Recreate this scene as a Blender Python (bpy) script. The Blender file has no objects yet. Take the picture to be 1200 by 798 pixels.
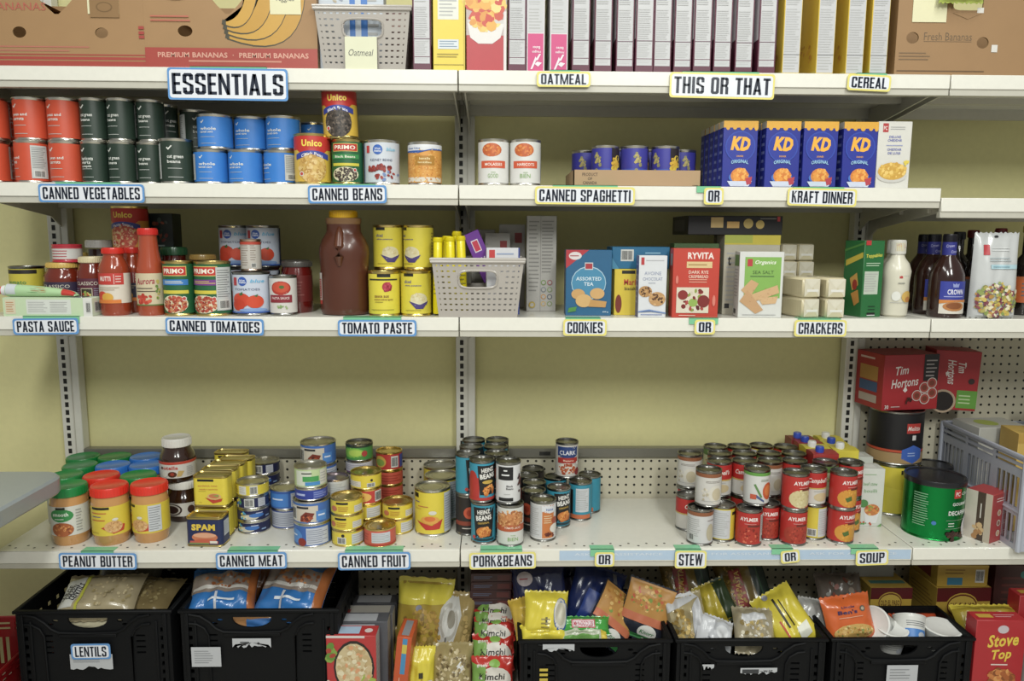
import bpy, bmesh, math, random
from mathutils import Vector, Matrix, Euler

SC = bpy.context.scene
COL = SC.collection
R = math.radians

# ---------------------------------------------------------------- camera
CX, CY, CZ, YAW, PIT, ROL, FPX = 0.0932, -1.9276, 1.4273, -0.0218, 0.1366, 0.0052, 889.33
_cy, _sy, _cp, _sp, _cr, _sr = math.cos(YAW), math.sin(YAW), math.cos(PIT), math.sin(PIT), math.cos(ROL), math.sin(ROL)
_right = Vector((_cy, _sy, 0)); _fh = Vector((-_sy, _cy, 0))
_fwd = _fh * _cp - Vector((0, 0, _sp)); _up = _fh * _sp + Vector((0, 0, _cp))
RIGHT = _right * _cr + _up * _sr; UP = _up * _cr - _right * _sr
cd = bpy.data.cameras.new('camera'); cam = bpy.data.objects.new('camera', cd); COL.objects.link(cam)
cd.sensor_width = 36; cd.lens = FPX / 1200 * 36; cd.clip_start = 0.05; cd.clip_end = 60
mw = Matrix.Identity(4)
for i in range(3):
    mw[i][0] = RIGHT[i]; mw[i][1] = UP[i]; mw[i][2] = -_fwd[i]
mw.translation = (CX, CY, CZ)
cam.matrix_world = mw
SC.camera = cam

# ---------------------------------------------------------------- light
SC.view_settings.view_transform = 'Standard'; SC.view_settings.look = 'None'
SC.view_settings.gamma = 1; SC.view_settings.use_curve_mapping = False
SC.view_settings.exposure = 0.0
w = bpy.data.worlds.new('world'); SC.world = w; w.use_nodes = True
bg = w.node_tree.nodes['Background']; bg.inputs[0].default_value = (0.98, 1.0, 0.95, 1); bg.inputs[1].default_value = 0.33
def area(name, loc, rot, sx, sy, power, color=(0.985, 1.0, 0.95)):
    l = bpy.data.lights.new(name, 'AREA'); l.shape = 'RECTANGLE'; l.size = sx; l.size_y = sy; l.energy = power; l.color = color
    o = bpy.data.objects.new(name, l); COL.objects.link(o); o.location = loc; o.rotation_euler = rot; return o
area('ceiling_tube_light', (-0.55, -1.15, 2.95), (0, 0, 0), 0.35, 1.3, 19)
area('ceiling_tube_light', (1.15, -1.15, 2.95), (0, 0, 0), 0.35, 1.3, 19)
area('ceiling_tube_light', (-0.35, -3.1, 2.95), (R(16), 0, 0), 0.35, 1.3, 62)
area('ceiling_tube_light', (1.15, -3.1, 2.95), (R(16), 0, 0), 0.35, 1.3, 62)

# ---------------------------------------------------------------- helpers
def lin(h):
    h = h.lstrip('#'); o = []
    for i in (0, 2, 4):
        c = int(h[i:i+2], 16) / 255
        o.append(c / 12.92 if c <= 0.04045 else ((c + 0.055) / 1.055) ** 2.4)
    return (o[0], o[1], o[2], 1)

FIN = {'m': (0.28, 1.0, 0), 'g': (0.16, 0, 0.5), 'p': (0.42, 0, 0), 'k': (0.6, 0, 0), 's': (0.3, 0, 0.2), 'w': (0.22, 0, 0.1), 'q': (0.6, 0, 0)}
_mats = {}
def mat(c):
    """'#rrggbb' or '#rrggbb/f' with f a finish: m metal, g glossy coat, p print, k matt card, s satin plastic, w film"""
    if not isinstance(c, str): return c
    if c in _mats: return _mats[c]
    hx, _, f = c.partition('/'); f = f or 'p'
    ro, me, co = FIN[f]
    m = bpy.data.materials.new('paint_' + hx.strip('#') + '_' + f); m.use_nodes = True
    nt = m.node_tree; b = nt.nodes['Principled BSDF']
    b.inputs['Metallic'].default_value = me; b.inputs['Roughness'].default_value = ro
    b.inputs['Coat Weight'].default_value = co
    if f == 'q': b.inputs['Specular IOR Level'].default_value = .2
    tc = nt.nodes.new('ShaderNodeTexCoord'); n = nt.nodes.new('ShaderNodeTexNoise'); n.inputs['Scale'].default_value = 60 if f != 'k' else 25
    n.inputs['Detail'].default_value = 3
    nt.links.new(tc.outputs['Object'], n.inputs['Vector'])
    mx = nt.nodes.new('ShaderNodeMix'); mx.data_type = 'RGBA'
    l = lin(hx)
    if f in 'pkw':      # printing inks and card are a little greyer than the swatch
        y = .25*l[0]+.65*l[1]+.1*l[2]; l = tuple((x*.90+y*.10)*.90 for x in l[:3])+(1,)
    mx.inputs[6].default_value = tuple(x * 0.95 for x in l[:3]) + (1,); mx.inputs[7].default_value = tuple(min(1, x * 1.05) for x in l[:3]) + (1,)
    nt.links.new(n.outputs['Fac'], mx.inputs[0]); nt.links.new(mx.outputs[2], b.inputs['Base Color'])
    _mats[c] = m
    return m

_tx = {}
def text_mesh(s, bold=0.02, shear=0.0):
    k = (s, bold, shear)
    if k not in _tx:
        cu = bpy.data.curves.new('t', 'FONT'); cu.body = s; cu.offset = bold; cu.shear = shear; cu.resolution_u = 2; cu.fill_mode = 'FRONT'
        cu.space_character = 1.0 + bold * 2
        o = bpy.data.objects.new('t', cu); me = bpy.data.meshes.new_from_object(o)
        vs = [(v.co.x, v.co.y) for v in me.vertices]; fs = [tuple(p.vertices) for p in me.polygons]
        bpy.data.objects.remove(o); bpy.data.curves.remove(cu); bpy.data.meshes.remove(me)
        x0 = min(v[0] for v in vs); x1 = max(v[0] for v in vs); y0 = min(v[1] for v in vs); y1 = max(v[1] for v in vs)
        hh = (y1 - y0) or 1
        _tx[k] = ([((x - (x0 + x1) / 2) / hh, (y - (y0 + y1) / 2) / hh) for x, y in vs], fs, (x1 - x0) / hh)
    return _tx[k]

def _glyph(ch):
    w, t, b, c, ci = .46, .165, .145, .09, .035
    B = lambda x0, y0, x1, y1: [(x0, y0), (x1, y0), (x1, y1), (x0, y1)]
    ou = [(c, 0), (w-c, 0), (w, c), (w, 1-c), (w-c, 1), (c, 1), (0, 1-c), (0, c)]
    inn = [(t+ci, b), (w-t-ci, b), (w-t, b+ci), (w-t, 1-b-ci), (w-t-ci, 1-b), (t+ci, 1-b), (t, 1-b-ci), (t, b+ci)]
    def seg(*ks): return [[ou[k], ou[(k+1) % 8], inn[(k+1) % 8], inn[k]] for k in ks]
    cap = lambda x0, x1, y0, y1, d: None
    if ch == 'O': return w, seg(*range(8))
    if ch == 'C': return w, seg(0, 1, 3, 4, 5, 6, 7)+[B(w-t, c, w, .36), B(w-t, .64, w, 1-c)]
    if ch == 'G': return w, seg(0, 1, 3, 4, 5, 6, 7)+[B(w-t, c, w, .5), B(w*.52, .40, w, .53), B(w-t, .66, w, 1-c)]
    if ch == 'D': return w, [B(0, 0, t, 1), B(t*.5, 0, w-c, b), B(t*.5, 1-b, w-c, 1)]+seg(1, 2, 3)
    if ch == 'S': return w, seg(0, 1, 3, 4, 5, 7)+[B(0, .56, t, 1-c), B(w-t, c, w, .44), [(0, .56), (t, .60), (w, .44), (w-t, .40)], [(0, .56), (0, .6), (t, .62), (t, .5)], [(w, .44), (w, .4), (w-t, .38), (w-t, .5)], B(0, c, t, .32), B(w-t, .68, w, 1-c)]
    if ch == 'U': return w, [B(0, c, t, 1), B(w-t, c, w, 1)]+seg(7, 0, 1)
    if ch == 'A': return .5, [[(0, 0), (.16, 0), (.32, 1), (.17, 1)], [(.5, 0), (.34, 0), (.18, 1), (.33, 1)], B(.1, .19, .4, .32)]
    if ch in 'BPR':
        q = [B(0, 0, t, 1), B(t*.5, 1-b, w-c, 1), [(w-c, 1), (w, 1-c), (w-t, 1-b-ci), (w-t-ci, 1-b)], B(w-t, .62, w, 1-c), [(w, .62), (w-t, .62), (w-t-.03, .56), (w-c, .44)], B(t*.5, .44, w-c, .57)]
        if ch == 'B': q += [B(t*.5, 0, w-c, b), [(w-c, 0), (w, c), (w-t, b+ci), (w-t-ci, b)], B(w-t, c, w, .42), [(w, .42), (w-t, .42), (w-t-.03, .46), (w-c+.02, .53)]]
        if ch == 'R': q += [[(w-t, 0), (w, 0), (w, .40), (w-.08, .5), (w-t-.03, .46), (w-t, .38)]]
        return w, q
    if ch in 'EFL':
        q = [B(0, 0, t, 1)]
        if ch != 'F': q.append(B(t*.5, 0, .39, b))
        if ch != 'L': q += [B(t*.5, 1-b, .39, 1), B(t*.5, .44, .35, .575)]
        return .39, q
    if ch == 'H': return w, [B(0, 0, t, 1), B(w-t, 0, w, 1), B(t*.5, .43, w-t*.5, .575)]
    if ch == 'I': return t, [B(0, 0, t, 1)]
    if ch == 'T': return .42, [B(0, 1-b, .42, 1), B(.21-t/2, 0, .21+t/2, 1-b*.5)]
    if ch == 'K': return .48, [B(0, 0, t, 1), [(t*.8, .34), (.31, 1), (.48, 1), (t*.8+.02, .62)][::1], [(.17, .55), (.30, .62), (.49, 0), (.32, 0)]]
    if ch == 'M': return .68, [B(0, 0, .135, 1), B(.545, 0, .68, 1), [(.0, 1), (.15, 1), (.40, .0), (.28, .0)], [(.68, 1), (.53, 1), (.28, .0), (.40, .0)]]
    if ch == 'N': return .5, [B(0, 0, .14, 1), B(.36, 0, .5, 1), [(0, 1), (.15, 1), (.5, 0), (.35, 0)]]
    if ch == 'V': return .5, [[(0, 1), (.17, 1), (.33, 0), (.18, 0)], [(.5, 1), (.33, 1), (.17, 0), (.32, 0)]]
    if ch == 'W': return .72, [[(0, 1), (.15, 1), (.26, 0), (.14, 0)], [(.29, 1), (.43, 1), (.26, 0), (.13, 0)], [(.29, 1), (.43, 1), (.59, 0), (.46, 0)], [(.72, 1), (.57, 1), (.46, 0), (.58, 0)]]
    if ch == '&': return .5, [B(.1, .87, .36, 1), B(.06, .62, .2, .93), B(.28, .66, .42, .93), [(.06, .66), (.2, .66), (.5, 0), (.33, 0)], [(.42, .68), (.28, .68), (.0, .36), (.13, .34)], B(0, .08, .14, .38), B(.06, 0, .34, .13), [(.34, 0), (.24, .1), (.38, .36), (.5, .36)]]
    return .24, []
def sign_text(tx):
    x = 0; P = []
    for ch in tx:
        w, q = _glyph(ch); P += [[(x+a, b) for a, b in p] for p in q]; x += w+.075
    return P
def holed(outline, holes):
    """a flat sheet with openings: (verts 2-D, faces)"""
    cu = bpy.data.curves.new('h', 'CURVE'); cu.dimensions = '2D'; cu.fill_mode = 'BOTH'
    for pl in [outline]+holes:
        sp = cu.splines.new('POLY'); sp.points.add(len(pl)-1); sp.use_cyclic_u = True
        for p, (x, y) in zip(sp.points, pl): p.co = (x, y, 0, 1)
    o = bpy.data.objects.new('h', cu); me = bpy.data.meshes.new_from_object(o)
    r = [(v.co.x, v.co.y) for v in me.vertices], [tuple(p.vertices) for p in me.polygons]
    bpy.data.objects.remove(o); bpy.data.curves.remove(cu); bpy.data.meshes.remove(me); return r
def oval(x, y, rx, ry, n=20, p=1.0):
    return [(x+rx*math.copysign(abs(math.cos(6.2832*k/n))**p, math.cos(6.2832*k/n)), y+ry*math.copysign(abs(math.sin(6.2832*k/n))**p, math.sin(6.2832*k/n))) for k in range(n)]

class G:
    """collects shapes that become ONE mesh"""
    def __init__(s): s.v = []; s.f = []; s.m = []; s.mats = []; s.ix = {}
    def mid(s, c):
        m = mat(c)
        if m.name not in s.ix: s.ix[m.name] = len(s.mats); s.mats.append(m)
        return s.ix[m.name]
    def add(s, vs, fs, c):
        b = len(s.v); s.v += [tuple(v) for v in vs]; mi = s.mid(c)
        for f in fs: s.f.append(tuple(b + i for i in f)); s.m.append(mi)
        return s
    def box(s, x0, y0, z0, x1, y1, z1, c, b=0.0, M=None, cols=None):
        b = min(b, (x1-x0)*.45, (y1-y0)*.45, (z1-z0)*.45)
        lo = (x0, y0, z0); hi = (x1, y1, z1); vs = []; id = {}
        for sx in (0, 1):
            for sy in (0, 1):
                for sz in (0, 1):
                    sg = (sx, sy, sz)
                    for a in range(3):
                        p = [(hi[i] - (b if i != a else 0)) if sg[i] else (lo[i] + (b if i != a else 0)) for i in range(3)]
                        id[sg, a] = len(vs); vs.append(M @ Vector(p) if M else p)
        main = []; fs = []
        for a in range(3):
            i, j = [k for k in range(3) if k != a]
            for sa in (0, 1):
                q = []
                for si, sj in ((0, 0), (1, 0), (1, 1), (0, 1)):
                    sg = [0, 0, 0]; sg[a] = sa; sg[i] = si; sg[j] = sj; q.append(id[tuple(sg), a])
                main.append((a, sa, tuple(q)))
        if b > 0:
            for a in range(3):
                i, j = [k for k in range(3) if k != a]
                for si in (0, 1):
                    for sj in (0, 1):
                        s0 = [0, 0, 0]; s0[i] = si; s0[j] = sj; s1 = list(s0); s1[a] = 1; s0 = tuple(s0); s1 = tuple(s1)
                        fs.append((id[s0, i], id[s1, i], id[s1, j], id[s0, j]))
            for sg in [(x, y, z) for x in (0, 1) for y in (0, 1) for z in (0, 1)]:
                fs.append(tuple(id[sg, a] for a in range(3)))
        base = len(s.v); s.v += [tuple(v) for v in vs]
        for a, sa, q in main:
            k = {(1, 0): 'F', (1, 1): 'B', (0, 0): 'L', (0, 1): 'R', (2, 1): 'T', (2, 0): 'D'}[a, sa]
            s.f.append(tuple(base + i for i in q)); s.m.append(s.mid((cols or {}).get(k, c)))
        mi = s.mid(c)
        for f in fs: s.f.append(tuple(base + i for i in f)); s.m.append(mi)
        return s
    def lathe(s, prof, c, seg=32, sx=1, sy=1, ox=0, oy=0, cols=None, M=None):
        vs = []; n = len(prof); idx = []
        for r, z in prof:
            if r < 1e-6: idx.append([len(vs)] * seg); vs.append((ox, oy, z))
            else:
                idx.append(list(range(len(vs), len(vs) + seg)))
                for k in range(seg):
                    t = 2 * math.pi * k / seg; vs.append((ox + sx * r * math.cos(t), oy + sy * r * math.sin(t), z))
        if M: vs = [M @ Vector(v) for v in vs]
        b = len(s.v); s.v += [tuple(v) for v in vs]
        for i in range(n - 1):
            mi = s.mid(cols[i] if cols else c)
            for k in range(seg):
                k2 = (k + 1) % seg; q = [idx[i][k], idx[i][k2], idx[i+1][k2], idx[i+1][k]]
                q2 = []
                for e in q:
                    if e not in q2: q2.append(e)
                if len(q2) > 2: s.f.append(tuple(b + e for e in q2)); s.m.append(mi)
        return s
    def tube(s, pts, r, c, seg=8):
        pts = [Vector(p) for p in pts]; rings = []; vs = []
        for i, p in enumerate(pts):
            d = (pts[min(i+1, len(pts)-1)] - pts[max(i-1, 0)]).normalized()
            a = d.cross(Vector((0, 0, 1)));
            if a.length < .01: a = d.cross(Vector((1, 0, 0)))
            a.normalize(); bb = d.cross(a); rr = r[i] if isinstance(r, (list, tuple)) else r
            rings.append(range(len(vs), len(vs) + seg))
            for k in range(seg):
                t = 2 * math.pi * k / seg; vs.append(p + a * math.cos(t) * rr + bb * math.sin(t) * rr)
        fs = []
        for i in range(len(pts) - 1):
            for k in range(seg): fs.append((rings[i][k], rings[i][(k+1) % seg], rings[i+1][(k+1) % seg], rings[i+1][k]))
        fs.append(tuple(rings[0])); fs.append(tuple(reversed(rings[-1])))
        return s.add(vs, fs, c)
    def grid(s, fn, nx, ny, c, skip=None):
        """a surface fn(i/nx, j/ny); skip(i, j) leaves a cell open"""
        vs = [fn(i / nx, j / ny) for j in range(ny + 1) for i in range(nx + 1)]
        fs = [(j*(nx+1)+i, j*(nx+1)+i+1, (j+1)*(nx+1)+i+1, (j+1)*(nx+1)+i) for j in range(ny) for i in range(nx) if not (skip and skip(i, j))]
        return s.add(vs, fs, c)
    def art(s, mp, W, H, items, cell=1.0, o0=0.0003):
        """prints flat shapes on a face W wide and H high; u runs -1..1 across it, v 0..1 up it; mp(x, y, o) -> point"""
        fx = W / 2
        for n, it in enumerate(items):
            o = o0 + 0.00016 * n; k = it[0]
            if k == 'r':
                _, u0, v0, u1, v1, c = it
                x0, x1, y0, y1 = u0*fx, u1*fx, v0*H, v1*H
                nx = max(1, math.ceil(abs(x1-x0)/cell)); ny = max(1, math.ceil(abs(y1-y0)/cell))
                s.grid(lambda a, b: mp(x0+(x1-x0)*a, y0+(y1-y0)*b, o), nx, ny, c)
            elif k in ('e', 'c'):
                if k == 'e': _, u, v, ru, rv, c = it; rx, ry = ru*fx, rv*H
                else: _, u, v, rv, c = it; rx = ry = rv*H
                seg = 18; nr = max(1, math.ceil(max(rx, ry)/cell)); vs = [mp(u*fx, v*H, o)]; fs = []
                for q in range(1, nr+1):
                    for i in range(seg):
                        t = 2*math.pi*i/seg; vs.append(mp(u*fx+rx*q/nr*math.cos(t), v*H+ry*q/nr*math.sin(t), o))
                for i in range(seg): fs.append((0, 1+i, 1+(i+1) % seg))
                for q in range(1, nr):
                    for i in range(seg): a = 1+(q-1)*seg; b = a+seg; fs.append((a+i, b+i, b+(i+1) % seg, a+(i+1) % seg))
                s.add(vs, fs, c)
            elif k == 'p':
                _, pl, c = it; cx = sum(p[0] for p in pl)/len(pl)*fx; cy = sum(p[1] for p in pl)/len(pl)*H; n_ = len(pl)
                pl = [(a*fx-cx, b*H-cy) for a, b in pl]; big = max(math.hypot(a, b) for a, b in pl); nr = max(1, math.ceil(big/cell))
                if cell < .5:
                    q_ = []
                    for i in range(n_):
                        a, b = pl[i], pl[(i+1) % n_]; st = max(1, math.ceil(math.hypot(a[0]-b[0], a[1]-b[1])/cell/1.5))
                        q_ += [(a[0]+(b[0]-a[0])*t/st, a[1]+(b[1]-a[1])*t/st) for t in range(st)]
                    pl = q_; n_ = len(pl)
                vs = [mp(cx, cy, o)]+[mp(cx+a*q/nr, cy+b*q/nr, o) for q in range(1, nr+1) for a, b in pl]
                fs = [(0, 1+i, 1+(i+1) % n_) for i in range(n_)]
                for q in range(1, nr):
                    for i in range(n_): a = 1+(q-1)*n_; b = a+n_; fs.append((a+i, b+i, b+(i+1) % n_, a+(i+1) % n_))
                s.add(vs, fs, c)
            elif k == 'k':      # a check mark
                _, u, v, h, c = it; h *= H
                pl = [(-.55, .0), (-.38, .17), (-.15, -.08), (.42, .5), (.58, .34), (-.15, -.42)]
                P = [(u*fx+a*h, v*H+b*h) for a, b in pl]
                s.add([mp(a, b, o) for a, b in P], [(0, 1, 2, 5), (5, 2, 3, 4)], c)
            elif k == 't':
                tx, u, v, h, c = it[1:6]; opt = it[6] if len(it) > 6 else {}
                vs, fs, wd = text_mesh(tx, opt.get('b', .02), opt.get('s', 0)); h *= H
                sx = h * opt.get('x', .85)
                if 'w' in opt: sx = opt['w']*fx/wd
                ca, sa = math.cos(R(opt.get('a', 0))), math.sin(R(opt.get('a', 0))); P = []
                arc = opt.get('arc', 0)
                for a, b in vs:
                    a *= sx; b *= h; b -= arc*H*(a/(wd*sx/2))**2
                    P.append(mp(u*fx+a*ca-b*sa, v*H+a*sa+b*ca, o))
                s.add(P, fs, c)
            elif k == 'T':      # heavy condensed sign lettering
                _, tx, u, v, h, c, opt = it; h *= H; P = sign_text(tx)
                wd = max(x for q in P for x, y in q); sx = opt['w']*fx/wd
                for q in P:
                    vs = [mp(u*fx+(x-wd/2)*sx, v*H+(y-.5)*h, o) for x, y in q]; s.add(vs, [tuple(range(len(vs)))], c)
            elif k == 'd':      # a heap of food: small discs in an ellipse
                _, u, v, ru, rv, num, seed, cs, size = it; rng = random.Random(seed)
                for q in range(num):
                    t = rng.uniform(0, 6.283); rr = math.sqrt(rng.random()); sz = size*H*rng.uniform(.65, 1.25); ec = rng.uniform(.55, 1); an = rng.uniform(0, 3.14)
                    x = u*fx+ru*fx*rr*math.cos(t); y = v*H+rv*H*rr*math.sin(t); P = []
                    for i in range(7):
                        e = 6.283*i/7; a, b = sz*math.cos(e), sz*ec*math.sin(e)
                        P.append(mp(x+a*math.cos(an)-b*math.sin(an), y+a*math.sin(an)+b*math.cos(an), o+q*4e-6))
                    s.add(P, [tuple(range(7))], cs[q % len(cs)])
            elif k == 'l':      # lines of small print
                _, u0, v0, u1, v1, num, c = it; rng = random.Random(int(u0*100)+num)
                for q in range(num):
                    yy = v1-(v1-v0)*(q+.5)/num; e = u1-(u1-u0)*rng.uniform(0, .3); th = (v1-v0)/num*.17
                    x0, x1 = u0*fx, e*fx; nx = max(1, math.ceil((x1-x0)/cell))
                    s.grid(lambda a, b: mp(x0+(x1-x0)*a, (yy-th+2*th*b)*H, o), nx, 1, c)
            elif k == 'b':      # a bar code
                _, u0, v0, u1, v1 = it; rng = random.Random(5)
                nx = max(1, math.ceil(abs(u1-u0)*fx/cell))
                s.grid(lambda a, b: mp((u0+(u1-u0)*a)*fx, (v0+(v1-v0)*b)*H, o), nx, 1, '#cfcfca')
                for q in range(12):
                    a0 = u0+(u1-u0)*(.08+.84*q/12); a1 = a0+(u1-u0)*.84/12*rng.uniform(.3, .7); m = (v1-v0)*.12
                    s.add([mp(a0*fx, (v0+m)*H, o+.0001), mp(a1*fx, (v0+m)*H, o+.0001), mp(a1*fx, (v1-m)*H, o+.0001), mp(a0*fx, (v1-m)*H, o+.0001)], [(0, 1, 2, 3)], '#2a2a2c')
        return s
    def build(s, name='mesh'):
        me = bpy.data.meshes.new(name); me.from_pydata(s.v, [], s.f)
        for m in s.mats: me.materials.append(m)
        me.polygons.foreach_set('material_index', s.m)
        bm = bmesh.new(); bm.from_mesh(me); bmesh.ops.recalc_face_normals(bm, faces=bm.faces); bm.to_mesh(me); bm.free()
        me.shade_smooth(); me.set_sharp_from_angle(angle=R(38)); me.update()
        return me

class Model:
    """root mesh (or None) and parts: (name, mesh, index of the part it belongs to or -1, offset, label)"""
    def __init__(s, w, d, h, root=None): s.w = w; s.d = d; s.h = h; s.root = root; s.parts = []
    def part(s, name, g, of=-1, loc=(0, 0, 0), label=None):
        s.parts.append((name, g.build(name) if isinstance(g, G) else g, of, loc, label)); return len(s.parts) - 1

SPAWNED = []
def spawn(m, name, label, cat, loc, rot=(0, 0, 0), group=None):
    o = bpy.data.objects.new(name, m.root); COL.objects.link(o); o.location = loc; o.rotation_euler = rot
    SPAWNED.append((o, m))
    o['label'] = label; o['category'] = cat
    if group: o['group'] = group
    made = []
    for pn, me, of, lc, lb in m.parts:
        c = bpy.data.objects.new(pn, me); COL.objects.link(c); c.parent = o if of < 0 else made[of]; c.location = lc
        if lb: c['label'] = lb
        made.append(c)
    return o

def structure(name, g):
    o = bpy.data.objects.new(name, g.build(name)); COL.objects.link(o); o['kind'] = 'structure'; return o

def look(x, y, z):
    d = Vector((x - CX, y - CY, z - CZ)); f = d.dot(_fwd)
    return 600 + FPX * d.dot(RIGHT) / f, 399 - FPX * d.dot(UP) / f
def xat(px, y, z):
    """where on the line of depth y and height z the photograph's column px lies"""
    lo, hi = -4.0, 4.0
    for _ in range(40):
        m = (lo + hi) / 2
        if look(m, y, z)[0] < px: lo = m
        else: hi = m
    return lo
def zat(py, x, y):
    lo, hi = 0.0, 2.3
    for _ in range(40):
        m = (lo + hi) / 2
        if look(x, y, m)[1] > py: lo = m
        else: hi = m
    return lo
def on(px, py, z):
    d = RIGHT * ((px - 600) / FPX) - UP * ((py - 399) / FPX) + _fwd
    t = (z - CZ) / d.z; return CX + d.x * t, CY + d.y * t

S1, S2, S3, S4, S5 = 1.829, 1.553, 1.221, 0.600, 0.140     # heights of the shelf tops; S5 is the base deck
def put(m, name, label, cat, px, yf, z, group=None, rz=0, rx=0, ry=0, dx=0):
    """stands a model with its front at depth yf where the photograph's column px is"""
    yc = yf + m.d / 2
    x = xat(px, yf if m.w > m.d * 1.02 or m.w < m.d * .98 else yc, z + m.h / 2) + dx
    return spawn(m, name, label, cat, (x, yc, z), (R(rx), R(ry), R(rz)), group)

# ---------------------------------------------------------------- kinds of thing
METAL, DARKMETAL, GOLD = '#c9c6bd/m', '#8f8e8a/m', '#cdb878/m'
def can(r, h, base, items=(), rim=METAL, lid=None, tab=False, ribs=False, lz=0.007, sides=True):
    m = Model(2*r, 2*r, h)
    g = G(); pr = [(0, .003), (r-.005, .003), (r-.0025, 0), (r-.0004, .0006), (r, .003), (r-.0014, .0055)]
    if ribs:
        k = 9
        for i in range(k):
            z = .012 + (h-.024)*i/(k-1); pr.append((r-.0014 - (.0012 if i % 2 else 0), z))
    pr += [(r-.0014, h-.0055), (r, h-.0035), (r, h-.0006), (r-.0012, h), (r-.003, h-.0006), (r-.0036, h-.0045)]
    g.lathe(pr, rim, 32)
    m.part('can_body', g)
    l = G(); zz = h-.0045
    l.lathe([(r-.0036, zz), (r*.80, zz), (r*.775, zz+.0012), (r*.75, zz), (r*.60, zz), (r*.58, zz+.0008), (r*.56, zz), (0, zz)], lid or rim, 32)
    li = m.part('lid', l)
    if tab:
        t = G(); t.box(-.007, -r*.62, zz+.001, .007, -r*.05, zz+.0022, METAL, .0005); t.tube([(0, -r*.62, zz+.003), (.006, -r*.72, zz+.003), (0, -r*.8, zz+.003), (-.006, -r*.72, zz+.003), (0, -r*.62, zz+.003)], .001, METAL, 5)
        m.part('pull_tab', t, li)
    if base:
        b = G(); rl = r-.0008
        b.lathe([(rl, lz), (rl, h-lz)], base, 40)
        def mp(x, y, o):
            t = x/rl; return ((rl+o)*math.sin(t), -(rl+o)*math.cos(t), lz+y)
        its = list(items)
        b.art(mp, math.pi*rl, h-2*lz, its, cell=.007)
        m.part('label', b)
    return m

def wrap(rl, z0):
    def mp(x, y, o):
        t = x/rl; return ((rl+o)*math.sin(t), -(rl+o)*math.cos(t), z0+y)
    return mp

def jar(prof, body, lid, label=None, sx=1, sy=1, names=('jar_body', 'lid', 'label'), neck=None, cols=None):
    """prof: outline (r, z); lid: (r, z0, z1, colour); label: list of (r, z0, z1, base, items)"""
    rm = max(p[0] for p in prof); h = lid[2] if lid else prof[-1][1]
    m = Model(2*rm*sx, 2*rm*sy, h)
    g = G(); g.lathe([(0, prof[0][1]+.002)] + prof + ([] if prof[-1][0] < 1e-6 else [(0, prof[-1][1])]), body, 36, sx, sy)
    m.part(names[0], g)
    if lid:
        r, z0, z1, c = lid; l = G(); n = 36; vs = []
        rings = [(r*.97, z0), (r, z0+.0012), (r, z1-.003), (r*.975, z1-.0006), (r*.9, z1), (r*.86, z1-.0012), (0, z1-.0012)]
        l.lathe(rings, c, 36)
        for i in range(36):     # grip ridges
            t = 2*math.pi*i/36; M = Matrix.Rotation(t, 4, 'Z'); l.box(r-.0006, -.0009, z0+.002, r+.0009, .0009, z1-.004, c, 0, M)
        m.part(names[1], l)
    for r, z0, z1, base, items in (label or []):
        b = G()
        if base: b.lathe([(r, z0), (r, z1)], base, 40, sx, sy)
        q = wrap(r, z0)
        b.art(lambda x, y, o: (lambda p: (p[0]*sx, p[1]*sy, p[2]))(q(x, y, o)), math.pi*r, z1-z0, items, cell=.007)
        m.part(names[2], b)
    return m

def carton(w, d, h, c, F=(), L=(), Rr=(), T=(), cols=None, b=.0012, seam=True):
    """printed card box: its four seen faces carry their print"""
    g = G(); g.box(-w/2, -d/2, 0, w/2, d/2, h, c, b, cols=cols)
    if F: g.art(lambda x, y, o: (x, -d/2-o, y), w, h, F)
    if L: g.art(lambda x, y, o: (-w/2-o, -x, y), d, h, L)
    if Rr: g.art(lambda x, y, o: (w/2+o, x, y), d, h, Rr)
    if T: g.art(lambda x, y, o: (x, y-d/2, h+o), w, d, T)
    return Model(w, d, h, g.build('carton'))

def pouch(w, h, t, c, F=(), seed=1, wr=.004, crimp=.06, back=None, stand=False, zig=True, B=()):
    """a filled bag: two bulging faces between crimped ends (standing bags have a wide foot)"""
    rng = random.Random(seed); ph = [rng.uniform(0, 6.28) for _ in range(8)]; am = [rng.uniform(.4, 1) for _ in range(4)]
    def th(u, v):
        a = max(0, 1-abs(u)**3)**.55
        if stand: bb = min(1, max(0, (1-v)/.62))**.6*min(1, v/.03+.6)
        else: bb = min(1, max(0, (v-crimp)/.16))**.7*min(1, max(0, (1-crimp-v)/.16))**.7
        return t/2*a*bb+.0006
    def wrk(u, v):
        e = max(0, 1-abs(u)**4)
        return wr*e*(am[0]*math.sin(7*u+9*v+ph[0])+am[1]*math.sin(-11*u+6*v+ph[1])+.6*am[2]*math.sin(19*v+5*u+ph[2])+.5*am[3]*math.sin(17*u-13*v+ph[3]))*.45
    def edge(u, v):
        s = 1-.06*math.sin(math.pi*v)*abs(u) if not stand else 1-.05*v*abs(u)
        return u*w/2*s
    def pt(u, v, sd, o):
        return (edge(u, v), sd*(th(u, v)+o)+wrk(u, v)*(1 if th(u, v) > .002 else .35), v*h+(.0025*math.sin(40*u) if zig and (v < .001 or v > .999) else 0))
    g = G()
    g.grid(lambda a, b: pt(2*a-1, b, -1, 0), 22, 26, c); g.grid(lambda a, b: pt(2*a-1, b, 1, 0), 22, 26, back or c)
    if F: g.art(lambda x, y, o: pt(x/(w/2), y/h, -1, o*2.5), w, h, F, cell=min(w, h)/24, o0=.0005)
    if B: g.art(lambda x, y, o: pt(-x/(w/2), y/h, 1, o*2.5), w, h, B, cell=min(w, h)/24, o0=.0005)
    return Model(w, t, h, g.build('pouch'))

def fine(u0, v0, u1, v1, n, c='#aaaaa8'): return ('l', u0, v0, u1, v1, n, c)
WH = '#dcdad4'

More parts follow.
